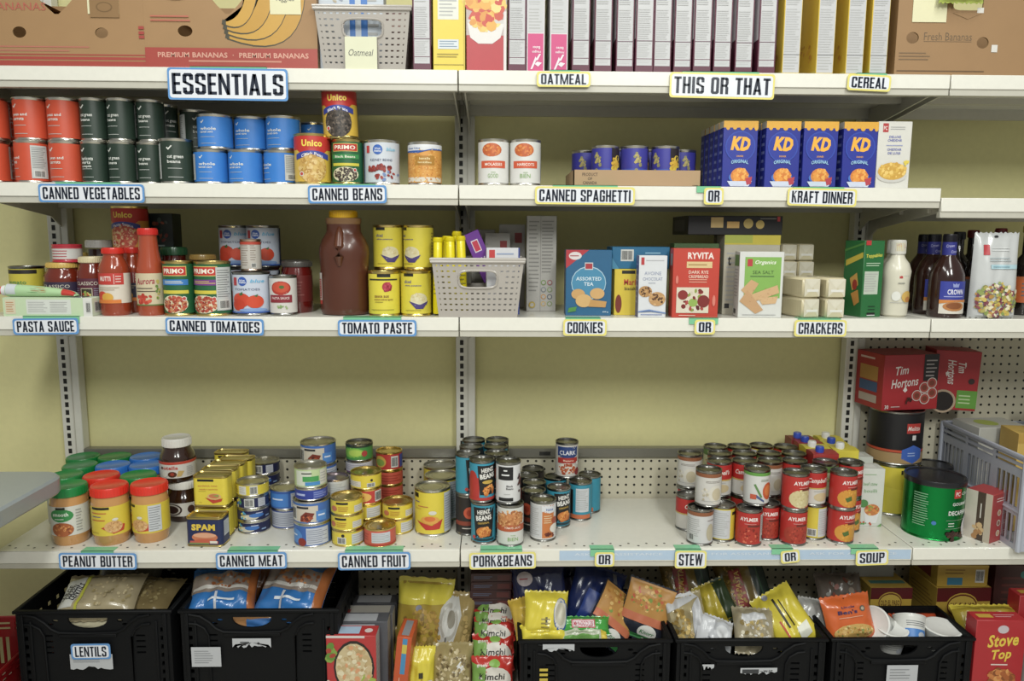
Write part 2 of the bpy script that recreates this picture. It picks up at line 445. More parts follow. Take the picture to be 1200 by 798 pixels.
# ---------------------------------------------------------------- the room
g = G(); g.box(-5, .445, 0, 5, .56, 3.0, '#d6d09b/q'); structure('wall_back', g)
g = G(); g.box(-5, -6, -.1, 5, .56, 0, '#b9b4a8/s'); structure('floor', g)

# ---------------------------------------------------------------- shelving
STEEL, STEELD = '#d0cec4/s', '#b9b6aa/s'
def upright():
    g = G(); g.box(-.03, .3985, 0, .03, .435, 2.25, STEEL, .002)
    for k in range(88):
        z = .06 + k*.0246; g.add([(-.017, .3981, z), (-.006, .3981, z), (-.006, .3981, z+.0155), (-.017, .3981, z+.0155)], [(0, 1, 2, 3)], '#17150f/k')
    g.box(.006, .3962, 0, .009, .3985, 2.25, STEELD)
    return Model(.06, .04, 2.25, g.build('upright'))
up = upright()
for X, lb in ((-1.22, 'beige slotted steel upright at the open end of the shelving beside the folding table'), (0, 'beige slotted steel upright in the middle, behind the tomato paste and pork and beans joint'), (1.22, 'beige slotted steel upright behind the red coffee pod boxes')):
    spawn(up, 'shelf_upright', lb, 'shelf post', (X, 0, 0), group='slotted uprights of the shelving')
# peg holes, one inch apart, as a material of the board
def pegmat():
    m = bpy.data.materials.new('pegboard'); m.use_nodes = True; nt = m.node_tree; b = nt.nodes['Principled BSDF']; b.inputs['Roughness'].default_value = .5
    tc = nt.nodes.new('ShaderNodeTexCoord'); sc = nt.nodes.new('ShaderNodeVectorMath'); sc.operation = 'MULTIPLY'; sc.inputs[1].default_value = (1/.0262, 0, 1/.0262)
    fr = nt.nodes.new('ShaderNodeVectorMath'); fr.operation = 'FRACTION'; su = nt.nodes.new('ShaderNodeVectorMath'); su.operation = 'SUBTRACT'; su.inputs[1].default_value = (.5, 0, .5)
    ln = nt.nodes.new('ShaderNodeVectorMath'); ln.operation = 'LENGTH'; lt = nt.nodes.new('ShaderNodeMath'); lt.operation = 'LESS_THAN'; lt.inputs[1].default_value = .15
    mx = nt.nodes.new('ShaderNodeMix'); mx.data_type = 'RGBA'; mx.inputs[6].default_value = lin('#c3bda8'); mx.inputs[7].default_value = lin('#1b1914')
    nt.links.new(tc.outputs['Object'], sc.inputs[0]); nt.links.new(sc.outputs[0], fr.inputs[0]); nt.links.new(fr.outputs[0], su.inputs[0]); nt.links.new(su.outputs[0], ln.inputs[0])
    nt.links.new(ln.outputs['Value'], lt.inputs[0]); nt.links.new(lt.outputs[0], mx.inputs[0]); nt.links.new(mx.outputs[2], b.inputs['Base Color']); return m
PEG = pegmat()
for x0, x1, z1, lb in ((-1.188, -.032, .735, 'beige pegboard back panel behind the peanut butter and canned fruit'), (.032, 1.188, .735, 'beige pegboard back panel behind the pork and beans and soup cans'), (1.252, 2.4, 1.20, 'tall beige pegboard back panel behind the grey crate and coffee')):
    g = G(); g.box(x0, .405, .14, x1, .412, z1, PEG)
    spawn(Model(1.2, .01, .6, g.build('pegboard')), 'pegboard_panel', lb, 'pegboard', (0, 0, 0), group='pegboard backs of the shelving')
    if z1 < 1:
        g = G(); g.box(x0, .392, z1, x1, .425, z1+.030, '#6c6a60/s', .002); g.box(x0+.2, .391, z1+.008, x0+.235, .3925, z1+.02, '#2b2a26/k')
        spawn(Model(1.2, .03, .03, g.build('rail')), 'back_rail', lb.replace('beige pegboard back panel', 'dark steel rail'), 'rail', (0, 0, 0), group='steel rails over the pegboards')
HOLES = {}
def shelf(x0, x1, z, label, perf=False, depth=.395, strip=None):
    m = Model(x1-x0, depth, .034); W = x1-x0; g = G(); a, b = .0015, W-.0015
    g.box(a, .010, -.02, b, depth, 0, STEEL, .001)
    g.box(a, .06, -.036, b, .075, -.02, STEELD); g.box(a, .20, -.036, b, .215, -.02, STEELD); g.box(a, depth-.012, -.05, b, depth, -.02, STEELD)
    if perf:
        for k in range(int(W/.0245)):
            for yy in ((.022,) if k % 2 else (.037,)):
                c = (.015+k*.0245, yy); g.add([(c[0]+.0035*math.cos(t*.785), c[1]+.0035*math.sin(t*.785), .0003) for t in range(8)], [tuple(range(8))], '#3b382f/k')
    m.part('deck', g)
    r = G(); r.box(a, 0, -.0345, b, .012, 0.0, '#dcdad0/s', .0015); r.box(a, .003, -.050, b, .02, -.0345, STEELD, .001)
    if strip:
        s0, s1, txt = strip; r.add([(s0, -.0004, -.031), (s1, -.0004, -.031), (s1, -.0004, -.004), (s0, -.0004, -.004)], [(0, 1, 2, 3)], '#a9bdd2/s')
        n = max(1, int((s1-s0)/.30)); mpf = lambda x, y, o: ((s0+s1)/2+x, -.0004-o, -.031+y)
        r.art(mpf, s1-s0, .027, [('t', txt, -1+(2*k+1)/n, .62, .26, '#cdd9e6', {'w': 1.5/n}) for k in range(n)])
    m.part('price_rail', r)
    for xx in (.012, W-.016):
        bkt = G(); t = .004
        vs = [(xx+q, y, zz) for q in (0, t) for y, zz in ((.03, -.021), (.03, -.036), (depth-.05, -.075), (depth, -.105), (depth, -.021))]
        bkt.add(vs, [(0, 1, 2, 3, 4), (9, 8, 7, 6, 5)] + [(i, (i+1) % 5, 5+(i+1) % 5, 5+i) for i in range(5)], STEELD)
        m.part('shelf_bracket', bkt)
    spawn(m, 'shelf', label, 'shelf', (x0, 0, z), group='steel shelves')
for x0, x1, sec in ((-1.22, 0, 0), (0, 1.22, 1), (1.22, 2.40, 2)):
    nm = (('under the banana boxes of bright red print', 'under the row of maroon cereal boxes', 'under the plain brown banana box, its short end piece'),
          ('carrying the canned vegetables and canned beans', 'carrying the canned spaghetti and blue dinner boxes', 'set a little lower, empty, beyond the boxed dinners'),
          ('carrying the pasta sauce, tomatoes and tomato paste', 'carrying the cookies and crackers', 'carrying the dark syrup bottles and white pouch'),
          ('carrying peanut butter, canned meat and fruit', 'carrying the pork and beans, stew and soup', 'carrying the coffee and grey crate'))
    for k, z in enumerate((S1, S2, S3, S4)):
        st = None
        if k == 3 and sec == 1: st = (.265, 1.215, 'ASK FOR ASSISTANCE')
        shelf(x0, x1, z-(.024 if (sec == 2 and k == 1) else 0), 'beige steel shelf ' + nm[k][sec], perf=(k == 3), strip=st)
g = G(); g.box(-1.22, -.03, .115, 2.40, .395, S5, STEELD, .002); g.box(-1.22, -.01, 0, 2.40, .01, .115, STEELD)
spawn(Model(3.6, .4, .14, g.build('base_deck')), 'base_deck', 'long beige steel base deck under the black crates', 'shelf base', (0, 0, 0))

# ---------------------------------------------------------------- folding table pushed against the shelving
def table():
    x1, _ = on(79, 553, .812); m = Model(1.2, .7, .81); T = .812
    def outline(ins):
        P = []
        for cx, cy, a0 in ((x1-.06, -.04, 0), (x1-1.3, -.04, 90), (x1-1.3, -.70, 180), (x1-.06, -.70, 270)):
            for k in range(9):
                t = R(a0+90*k/8); P.append((cx+(.06-ins)*math.cos(t), cy+(.06-ins)*math.sin(t)))
        return P
    g = G(); rings = [(0.004, T-.045), (0, T-.040), (0, T-.006), (.006, T)]; vs = []; n = 36
    for ins, z in rings: vs += [(x, y, z) for x, y in outline(ins)]
    fs = [(q*n+i, q*n+(i+1) % n, (q+1)*n+(i+1) % n, (q+1)*n+i) for q in range(3) for i in range(n)] + [tuple(range(n)), tuple(range(3*n, 4*n))]
    g.add(vs, fs, '#8d9395/s'); m.part('tabletop', g)
    s = G(); s.box(x1-.145, -.10, T+.0002, x1-.132, -.075, T+.0008, '#d8d8cc'); m.part('sticker', s, label='small white paper scrap on the tabletop')
    for dx in (-.16, -1.2):
        l = G()
        for y in (-.10, -.62): l.tube([(x1+dx, y, .77), (x1+dx-.02, y, .55), (x1+dx-.02, y, .0)], .014, '#1c1c1e/s', 10)
        l.tube([(x1+dx-.02, -.10, .30), (x1+dx-.02, -.62, .30)], .011, '#1c1c1e/s', 8)
        m.part('leg_frame', l)
    br = G(); br.tube([(x1-.55, -.12, .76), (x1-.16, -.12, .40)], .012, '#1c1c1e/s', 8); m.part('leg_brace', br)
    spawn(m, 'folding_table', 'grey plastic folding table with black legs pushed up to the shelving', 'table', (0, 0, 0))
table()

# ---------------------------------------------------------------- signs along the shelf fronts
INK = '#1d2433/s'
def sign(txt, x0, x1, y0, y1, z, col, tape=None, tilt=0, glare=None):
    yf = -.006; zc = z - .02
    xa, xb = xat(x0, yf, zc), xat(x1, yf, zc); W = xb-xa
    px = (x1-x0)/W; H = (y1-y0)/px*1.02
    bc = {'b': '#5f97d3/w', 'y': '#e8dc74/w'}[col]
    g = G(); b = .0045
    def rr(i, o): # rounded outline
        P = []; r = .007
        for cx, cz, a0 in ((W/2-i-r, H/2-i-r, 0), (-W/2+i+r, H/2-i-r, 90), (-W/2+i+r, -H/2+i+r, 180), (W/2-i-r, -H/2+i+r, 270)):
            for k in range(5): t = R(a0+90*k/4); P.append((cx+r*math.cos(t), -o, cz+r*math.sin(t)))
        return P
    f = rr(0, .0006); bk = rr(0, -.0006); n = len(f)
    g.add(f+bk, [tuple(range(n)), tuple(range(2*n-1, n-1, -1))]+[(i, (i+1) % n, n+(i+1) % n, n+i) for i in range(n)], bc)
    wi = rr(b, .0009); g.add(wi, [tuple(range(n))], '#e3e6ee/w')
    g.art(lambda x, y, o: (x, -.001-o, y-H/2), W, H, [('T', txt, 0, .5, .66, INK, {'w': 2*(W-.021)/W})])
    m = Model(W, .002, H, g.build('sign'))
    xc = (xa+xb)/2
    # height on the photograph's row, taken on the plane of the shelf fronts
    lo, hi = z-.15, z+.05; pyc = (y0+y1)/2
    for _ in range(40):
        q = (lo+hi)/2
        if look(xc, yf, q)[1] > pyc: lo = q
        else: hi = q
    if abs(lo+H/2-z) < .02: lo = min(lo, z-.003-H/2)      # the card hangs from the shelf edge
    if tape:
        t0, t1 = xat(tape[0], yf, z), xat(tape[1], yf, z); t = G()
        t.box(t0-xc, .0022, H/2-.012, t1-xc, .0036, z-lo+.0016, '#78c596/w'); t.box(t0-xc, .0022, z-lo+.0004, t1-xc, .030, z-lo+.0016, '#78c596/w')
        m.part('tape', t, label='green masking tape')
    words = {'b': 'blue', 'y': 'yellow'}[col]
    return m, lo, xc, words
def put_sign(txt, x0, x1, y0, y1, z, col, tape=None, tilt=0, extra='', yf=-.006):
    m, zc, xc, wd = sign(txt, x0, x1, y0, y1, z, col, tape, tilt)
    o = spawn(m, 'shelf_sign', f'{wd} bordered white sign reading {txt}{extra}', 'sign', (xc, yf, zc), (0, R(tilt), 0), 'printed shelf signs')
    for c in o.children:        # the tape lies flat on the shelf however the card hangs
        c.rotation_euler = (0, R(-tilt), 0)
put_sign('ESSENTIALS', 196, 337, 80, 116, S1, 'b', (222, 312), .3)
put_sign('OATMEAL', 629, 692, 79.5, 96.5, S1, 'y', (645, 680), 0)
put_sign('THIS OR THAT', 785, 908, 82, 110, S1, 'y', (800, 890), .8)
put_sign('CEREAL', 993, 1044, 87, 105, S1, 'y', (1005, 1040), 2)
put_sign('CANNED VEGETABLES', 45, 169, 216, 237, S2, 'b', (64, 140), 0)
put_sign('CANNED BEANS', 361, 453, 214.5, 235, S2, 'b', (375, 440), -.5)
put_sign('CANNED SPAGHETTI', 627, 744, 216, 236, S2, 'y', (648, 724), .3)
put_sign('OR', 825, 848, 218, 237, S2, 'y', (817, 845), 0, ' by the boxed dinners')
put_sign('KRAFT DINNER', 923, 1004, 220, 240, S2, 'y', (930, 990), 1)
put_sign('PASTA SAUCE', 15, 92, 373, 392, S3, 'b', (26, 92), -.8)
put_sign('CANNED TOMATOES', 194, 309, 370, 389, S3, 'b', None, 1)
put_sign('TOMATO PASTE', 396, 488, 375, 394, S3, 'b', (402, 470), 0)
put_sign('COOKIES', 660, 711, 374, 393, S3, 'y', (663, 704), 0)
put_sign('OR', 814, 838, 374, 391, S3, 'y', (808, 842), 0, ' under the red crispbread box')
put_sign('CRACKERS', 931, 992, 373, 392, S3, 'y', (936, 986), 0)
put_sign('PEANUT BUTTER', 69, 160, 647, 667, S4, 'b', (94, 132), .5)
put_sign('CANNED MEAT', 253, 336, 647, 667, S4, 'b', (266, 325), -.5)
put_sign('CANNED FRUIT', 396, 481, 647, 668, S4, 'b', (404, 472), -.5)
put_sign('PORK&BEANS', 550, 628, 647, 667, S4, 'y', (563, 612), -.8)
put_sign('OR', 697, 720, 647, 664, S4, 'y', (692, 720), 0, ' right of the pork and beans')
put_sign('STEW', 791, 828, 644, 665, S4, 'y', (792, 822), 0)
put_sign('OR', 915, 937, 641, 656, S4, 'y', (905, 930), -6, ' between stew and soup')
put_sign('SOUP', 1003, 1041, 638, 656, S4, 'y', (998, 1030), -2)

# ================================================================ TOP SHELF
KR, RED = '#a37d50/k', '#a8443a'
def box_shell(w, d, h, c, holes, F=(), T=()):
    """cardboard box with real hand holes cut in its front: holes are (u, v, ru, rv, shape)"""
    m = Model(w, d, h); g = G(); hl = []
    for hu, hv, ru, rv, sh in holes:
        x, y, a, b = hu*w/2, hv*h, ru*w/2, rv*h
        hl.append(oval(x, y, a, b) if sh == 'o' else oval(x, y, a, b, 24, .45) if sh == 's' else [(x-a*.86, y+b), (x-a, y+b*.7), (x-a, y+b*.1), (x-a*.6, y-b*.45), (x-a*.12, y-b), (x+a*.12, y-b), (x+a*.6, y-b*.45), (x+a, y+b*.1), (x+a, y+b*.7), (x+a*.86, y+b)])
    vs, fs = holed([(-w/2, 0), (w/2, 0), (w/2, h), (-w/2, h)], hl)
    for y, cc in ((-d/2, c), (-d/2+.004, '#8a6a44/k')): g.add([(a, y, b) for a, b in vs], fs, cc)
    for pl in hl:
        n = len(pl); g.add([(a, -d/2, b) for a, b in pl]+[(a, -d/2+.004, b) for a, b in pl], [(i, (i+1) % n, n+(i+1) % n, n+i) for i in range(n)], '#8a6a44/k')
    for x in (-w/2, w/2): g.grid(lambda a, b: (x, -d/2+d*a, h*b), 1, 1, c)
    g.grid(lambda a, b: (-w/2+w*a, d/2, h*b), 1, 1, c); g.grid(lambda a, b: (-w/2+w*a, -d/2+d*b, .002), 1, 1, c)
    # turned-in top flaps
    for s in (-1, 1): g.add([(s*w/2, -d/2, h), (s*w/2, d/2, h), (s*(w/2-.09), d/2, h-.03), (s*(w/2-.09), -d/2, h-.03)], [(0, 1, 2, 3)], c)
    pc = []
    for it in F: pc.append(it)
    g.art(lambda x, y, o: (x, -d/2-o, y), w, h, pc)
    m.part('box_body', g)
    return m
def note(w, h, lines, c='#ded9b0/k', tilt=0):
    g = G(); g.box(-w/2, -.0006, 0, w/2, .0002, h, c)
    g.art(lambda x, y, o: (x, -.0006-o, y), w, h, [('t', t, 0, v, hh, '#33343a', {'s': .25, 'b': -.005, 'w': ww}) for t, v, hh, ww in lines])
    return g
# banana box with striped foot (cut by the photograph's edge)
m = box_shell(.44, .34, .24, KR, [(.05, .665, .19, .135, 'v'), (-.37, .352, .075, .055, 'o'), (.53, .352, .072, .052, 'o')],
    [('r', -1, .015, 1, .075, RED), ('r', -1, .088, 1, .115, RED), ('r', -1, .13, 1, .142, RED), fine(-1, .155, .55, .23, 2, '#b8705c'),
     ('t', 'BANANAS', -.36, .60, .075, '#b8604f', {'w': .6, 'b': 0}), ('r', -1, .70, -.06, .735, '#6d7488'), ('r', -1, .76, -.06, .775, '#6d7488'), ('r', -.8, .79, -.4, .84, '#8a4a48'), ('r', .93, .75, 1, .8, '#5566a0'), ('r', .94, .30, 1, .33, RED), ('r', .94, .34, 1, .37, RED), ('r', .94, .39, 1, .42, RED),
     ('r', .42, .50, .74, .73, '#8f6c40/k'), ('e', .58, .60, .09, .05, '#75572f/k'), ('e', .58, .60, .075, .04, '#8f6c40/k')])
p = note(.075, .12, [('veggies', .22, .13, 1.2)]); m.part('paper_note', p, loc=(.125, -.1712, .128), label='pale yellow paper note with handwriting')
put(m, 'banana_box', 'brown cardboard banana box with striped red foot, at the far end above canned vegetables', 'cardboard box', 61, .03, S1, 'banana boxes on the top shelf', dx=0)
# premium banana box
BY = '#c99a34'
def bez(p0, p1, p2, n=12): return [tuple((1-t)**2*a+2*t*(1-t)*b+t*t*c for a, b, c in zip(p0, p1, p2)) for t in [k/n for k in range(n+1)]]
ban = []
for k in (3, 2, 1, 0):
    p0 = (-.07+.01*k, .45-.045*k); p2 = (.36+.17*k, 1.0+.02*k)
    for e, cc in ((.014, '#4a4636'), (0, [BY, '#c2922e'][k % 2])):
        lo_ = bez((p0[0]-e*.6, p0[1]-e), (.30+.22*k, .30-.10*k-e), (p2[0]+e, p2[1])); hi_ = bez((p0[0]-e*.6, p0[1]+e+.02), (.22+.17*k, .50-.05*k+e), (p2[0]-.15-e, p2[1]))
        ban.append(('p', lo_+hi_[::-1], cc))
    ban.append(('p', [(p0[0]-.03, p0[1]+.0), (p0[0]+.02, p0[1]-.015), (p0[0]+.02, p0[1]+.035), (p0[0]-.02, p0[1]+.045)], '#4a4636'))
m = box_shell(.42, .34, .24, KR, [(-.03, .70, .20, .15, 'v'), (-.53, .38, .085, .055, 'o'), (.48, .36, .085, .05, 'o')],
    ban + [('r', -1, .0, 1, .215, RED), ('t', 'PREMIUM BANANAS  ·  PREMIUM BANANAS', .02, .145, .052, '#d8a08c', {'w': 1.75, 'b': .02}), fine(-.5, .06, .6, .11, 1, '#c98672'),
     fine(-.92, .46, -.45, .54, 2, '#c06a55'), ('e', -.62, .80, .22, .12, '#41538f'), ('e', -.62, .82, .205, .115, '#b08a5c')])
p = note(.075, .10, [('veggies', .35, .16, 1.2)]); m.part('paper_note', p, loc=(.135, -.1712, .132), label='pale yellow paper note with handwriting')
put(m, 'banana_box', 'brown cardboard banana box with yellow bananas drawn over a red PREMIUM BANANAS band', 'cardboard box', 270, .03, S1, 'banana boxes on the top shelf')
# plain brown banana box
m = box_shell(.60, .36, .25, '#9c784e/k', [(-.42, .70, .125, .075, 's'), (-.865, .36, .052, .055, 'o'), (-.275, .32, .05, .055, 'o')],
    [('t', 'Fresh Bananas', -.57, .375, .075, '#6d5a44', {'w': .40, 'b': -.005}), ('r', -.77, .325, -.37, .329, '#6d5a44'), fine(-.97, .14, -.70, .23, 3, '#7c6347'), fine(-.98, .03, -.2, .06, 1, '#6d543a'),
     ('r', -.345, .60, -.29, .65, '#d6d2cb'), ('r', -.20, .23, -.15, .30, '#d6d2cb'), ('p', [(-.55, .6), (-.30, .6), (-.42, .54)], '#9c784e/k')])
p = note(.085, .10, [('COFFEE', .70, .16, 1.4)]); m.part('paper_note', p, loc=(-.222, -.1812, .127), label='pale yellow note reading COFFEE')
put(m, 'banana_box', 'plain brown cardboard box printed Fresh Bananas with a COFFEE note', 'cardboard box', 1192, .015, S1, 'banana boxes on the top shelf')
m = pouch(.11, .07, .03, '#a9b84a/w', [fine(-.8, .3, .8, .8, 4, '#e2e6c8')], 5)
put(m, 'coffee_bag', 'pale green shiny bag hanging over the rim of the Fresh Bananas box', 'bag', 1132, -.02, S1+.167)

# grey woven plastic baskets
def basket(w, d, h, c, tp=.016):
    m = Model(w, d, h); g = G(); nx, ny = 60, 42
    def skipf(handle):
        def f(i, j):
            u = -1+2*(i+.5)/nx; v = (j+.5)/ny
            if handle:
                a, b = u/.42, (v-.66)/.14
                e = a**4+b**4
                if e < 1: return True
                if e < 3.2: return False
            if v > .90 or v < .06 or abs(u) > .94: return False
            return j % 4 == 1 and i % 4 in (1, 2)
        return f
    def wall(A, B, hd):
        for e in (0, .003):
            def fn(a, b):
                s = 1-(1-b)*tp/(w/2); p = [A[0]+(B[0]-A[0])*a, A[1]+(B[1]-A[1])*a]
                return (p[0]*s*(1-e*5), p[1]*(1-(1-b)*tp/(d/2))*(1-e*5), h*b)
            g.grid(fn, nx, ny, c, skipf(hd))
    q = [(-w/2, -d/2), (w/2, -d/2), (w/2, d/2), (-w/2, d/2)]
    for k in range(4): wall(q[k], q[(k+1) % 4], k % 2 == 0)
    g.grid(lambda a, b: ((-w/2+tp)+(w-2*tp)*a, (-d/2+tp)+(d-2*tp)*b, .002), 1, 1, c)
    m.part('basket_body', g)
    r = G()
    for z, o in ((h, .004), (h-.006, .002)): r.tube([(x*(1+o*6/w*2*.1), y, z) for x, y in q+[q[0], q[1]]], .0042, c, 8)
    m.part('rim', r)
    hr = G(); pts = []
    for k in range(33):
        t = 2*math.pi*k/32; ca, sa = math.cos(t), math.sin(t)
        a = math.copysign(abs(ca)**.5, ca); b = math.copysign(abs(sa)**.5, sa); v = .66+.15*b; s = 1-(1-v)*tp/(w/2)
        pts.append((a*.44*w/2*s, -d/2*(1-(1-v)*tp/(d/2))-.0005, v*h))
    hr.tube(pts, .003, c, 6); m.part('handle_ring', hr)
    return m
GR = '#a7a19a/s'
bk = basket(.232, .19, .148, GR)
b1 = basket(.232, .19, .148, GR); p = note(.078, .078, [('Oatmeal', .52, .2, 1.55)], '#d9d9ba/k'); b1.part('paper_note', p, loc=(-.005, -.093, .0), label='pale paper note reading Oatmeal')
put(b1, 'storage_basket', 'grey woven plastic basket with an Oatmeal note on the top shelf', 'basket', 425, .01, S1, 'grey woven baskets')
m = carton(.16, .05, .20, '#c3cbd4', [('r', -.05, 0, .12, 1, '#2f74c4'), ('r', .3, 0, .5, 1, '#2f74c4'), ('d', -.5, .88, .3, .06, 20, 2, ['#b8a98a', '#8d97a8'], .02), fine(.5, .3, .9, .9, 6)])
put(m, 'oatmeal_box', 'white and blue oatmeal box standing inside the basket with the Oatmeal note', 'box', 412, .05, S1+.004)
m = carton(.075, .09, .17, '#6b3a2c', [fine(-.8, .3, .8, .9, 5, '#8d5a48')])
put(m, 'oatmeal_box', 'dark red-brown box behind the white and blue oatmeal box in the basket', 'box', 470, .105, S1+.004)
put(bk, 'storage_basket', 'grey woven plastic basket of yellow tubes on the middle shelf joint', 'basket', 560, -.012, S3, 'grey woven baskets')

# cereal boxes, narrow sides out
MAR, PNL = '#5d1f38', '#bfbfc1'
def cereal(kind, seed=0):
    w, d, h = .0445, .19, .30
    if kind == 'pink':
        F = [('r', -.86, .0, .86, .30, '#cf3a7c'), ('r', -.86, .31, .86, 1, PNL), fine(-.75, .33, .7, .5, 7), fine(-.75, .52, .7, .98, 26, '#b3b3b3'), ('t', 'Baies', .1, .19, .022, '#f0d8e2', {'a': 180, 'w': .8}), ('t', 'rouges', .1, .16, .02, '#f0d8e2', {'a': 180, 'w': .95}),
             ('p', [(-.55, .02), (-.35, .02), (.15, .10), (.0, .12)], '#e8dbe2'), ('p', [(-.1, .06), (.3, .04), (.7, .07), (.2, .08)], '#e8dbe2'), ('p', [(-.0, .09), (.25, .09), (.6, .14), (.4, .14)], '#e8dbe2')]
        return carton(w, d, h, '#d8d4d6', F, L=[fine(-.8, .1, .8, .9, 9)])
    if kind == 'yellow':
        F = [('r', -.9, .012, .92, 1, PNL), fine(-.8, .03, .8, .145, 5), ('r', -.9, .152, .92, .157, '#555555'), fine(-.8, .17, .8, .52, 18, '#b3b3b3'), fine(-.8, .54, .8, .98, 26, '#b3b3b3')]
        return carton(w, d, h, '#d9b822', F, L=[('r', -1, .45, -.2, 1, '#2f3c88'), ('r', -1, .42, -.2, .46, '#b8382c'), ('d', .0, .2, .8, .12, 26, 4, ['#c9952c', '#d8a83a', '#c08a28'], .02), ('r', -1, 0, 1, .03, '#d9c65a')])
    F = [('r', -.84, .055, .84, 1, PNL), fine(-.75, .07, .75, .10, 2, '#b3b3b3'), ('r', -.84, .105, .84, .11, MAR), fine(-.75, .12, .75, .235, 8, '#b3b3b3'), ('r', -.84, .245, .84, .252, '#6d5560'), fine(-.75, .26, .75, .5, 14, '#b3b3b3'), fine(-.75, .53, .75, .98, 26, '#b3b3b3')]
    return carton(w, d, h, MAR, F, L=[fine(-.8, .3, .8, .8, 8, '#8a4b66'), ('r', -1, .27, 1, 1, '#c6bfc4')], Rr=[('r', -1, .2, 1, 1, '#c6bfc4')])
ca, cb, cc = cereal('maroon'), cereal('pink'), cereal('yellow')
put(ca, 'cereal_box', 'maroon cereal box standing alone with its white side panel out, beside the oatmeal basket', 'cereal box', 494, .012, S1, 'maroon cereal boxes')
m = carton(.078, .19, .30, '#e2c81c', [('r', -.7, .40, .6, .60, '#d8d8cc'), ('r', -.7, .57, .6, .595, '#c03830'), fine(-.6, .42, .5, .56, 5), ('r', -.7, .17, .6, .245, '#cfd6da'), fine(-.6, .18, .5, .24, 3, '#7088a0'), ('r', -.7, .66, .6, .72, '#d8d8cc'), fine(-.75, .10, .7, .14, 2, '#a08a10'), ('r', -.95, .045, .95, .05, '#a08a10'), ('r', .92, 0, 1, 1, '#c9b018')])
put(m, 'cereal_box', 'bright yellow cereal box side beside the pasta picture box', 'cereal box', 526, .012, S1)
m = carton(.098, .06, .28, '#b8323a', [('r', -1, .30, 1, 1, '#b9a8a4'), ('d', -.05, .62, .95, .28, 170, 11, ['#e0a63a', '#d99230', '#e6bf5a', '#c94a34', '#e3b04c', '#c8402e', '#edcf7a'], .042), ('p', [(-.95, .40), (.9, .40), (.7, .28), (.3, .23), (-.4, .23), (-.8, .28)], '#dcd8d4'), ('p', [(-.95, .40), (.9, .40), (.9, .43), (-.95, .43)], '#c9c4c0'), ('r', .86, 0, 1, .5, '#d8d2d0')])
put(m, 'pasta_dinner_box', 'box with a big photo of pasta in a white bowl beside the yellow box', 'food box', 570, .012, S1)
dist = ['with a maroon edge next to the pasta picture box', 'with pink foot, first of two beside the pasta picture box', 'with pink foot, second of two above the OATMEAL sign']
cen = [606, 628, 655, 682, 708, 735, 756, 777, 802, 825, 848.5, 874, 901]
ordw = ['first', 'second', 'third', 'fourth', 'fifth', 'sixth', 'seventh', 'eighth', 'ninth', 'tenth']
for i, px in enumerate(cen):
    t = dist[i] if i < 3 else f'{ordw[i-3]} maroon one after the two with pink feet'
    put(cb if i in (1, 2) else ca, 'cereal_box', 'narrow white cereal box side ' + t, 'cereal box', px, .010+.004*(i % 3), S1, 'maroon cereal boxes', rz=random.Random(i).uniform(-.8, .8))
for px, t, wd in ((930, 'beside the maroon boxes', 0), (970, 'with a gap before it, second of four', 0), (1005, 'third of four, above the CEREAL sign', 0), (1033, 'beside the Fresh Bananas box, last of four', 0)):
    put(cc, 'cereal_box', 'yellow cereal box with white side panel ' + t, 'cereal box', px, .012, S1, 'yellow cereal boxes')

# ================================================================ SECOND SHELF: vegetables and beans
W1 = '#dfe0da'
def panel(u=1.35): return [('r', u-.3, .06, u+.32, .94, '#bfc2c0'), fine(u-.26, .32, u+.26, .9, 12, '#77797a'), ('b', u-.22, .08, u+.22, .28)]
def check_can(r, h, base, l1, l2, l3=None, pu=1.35, x=0):
    it = [('k', -.34+x, .83, .13, W1), ('t', l1, -.12+x, .60, .10, W1, {'w': .62}), ('t', l2, -.18+x, .49, .075, W1, {'w': .5})]
    if l3: it += [('t', l3, -.16+x, .385, .085, W1, {'w': .52})]
    it += [fine(-.42+x, .30, .2+x, .34, 1, '#b9bcb8'), fine(-.42+x, .08, .25+x, .12, 1, '#b9bcb8')] + panel(pu)
    return can(r, h, base, it)
OR_, GN_, BL_ = '#cf4a26', '#26382d', '#2b7cd0'
vo = check_can(.0405, .1055, OR_, 'peas and', 'carrots'); vo2 = check_can(.0405, .1055, OR_, 'peas and', 'carrots', pu=.58, x=-.35)
vg = check_can(.0335, .1055, GN_, 'cut green', 'beans'); vgh = check_can(.0335, .1055, GN_, 'haricots', 'verts', 'coupés'); vgf = check_can(.0405, .112, GN_, 'cut green', 'beans', pu=-.78, x=.3)
vb = check_can(.0435, .0865, BL_, 'whole', 'kernel corn'); vb2 = check_can(.0435, .0865, BL_, 'whole', 'kernel corn', pu=-.78, x=.15); vb3 = check_can(.0435, .0865, BL_, 'whole', 'kernel corn', pu=.6, x=-.4)
GV = 'canned vegetables with a white check mark'
def veg(m, nm, lab, px, yf, dz=0, rz=0): return put(m, 'vegetable_can', lab, 'can', px, yf, S2+dz, GV, rz=rz)
h = .1055
veg(vo, '', 'orange peas and carrots can in the lower row, cut by the photo edge', -8, .035, rz=0)
veg(vo, '', 'orange peas and carrots can on top, cut by the photo edge', -10, .035, h, 10)
veg(vo, '', 'orange can in the lower row set back behind its neighbours', 20, .11, rz=30)
veg(vo, '', 'orange can on top set back in shadow behind its neighbours', 20, .11, h, 30)
veg(vo2, '', 'orange can in the lower row with its barcode panel turned forward', 44, .035)
veg(vo, '', 'orange can on top of the one showing its barcode panel', 42.5, .04, h, 0)
veg(vo, '', 'orange peas and carrots can in the lower row next to the green cans', 81, .035)
veg(vo, '', 'orange peas and carrots can on top next to the green cans', 78, .04, h)
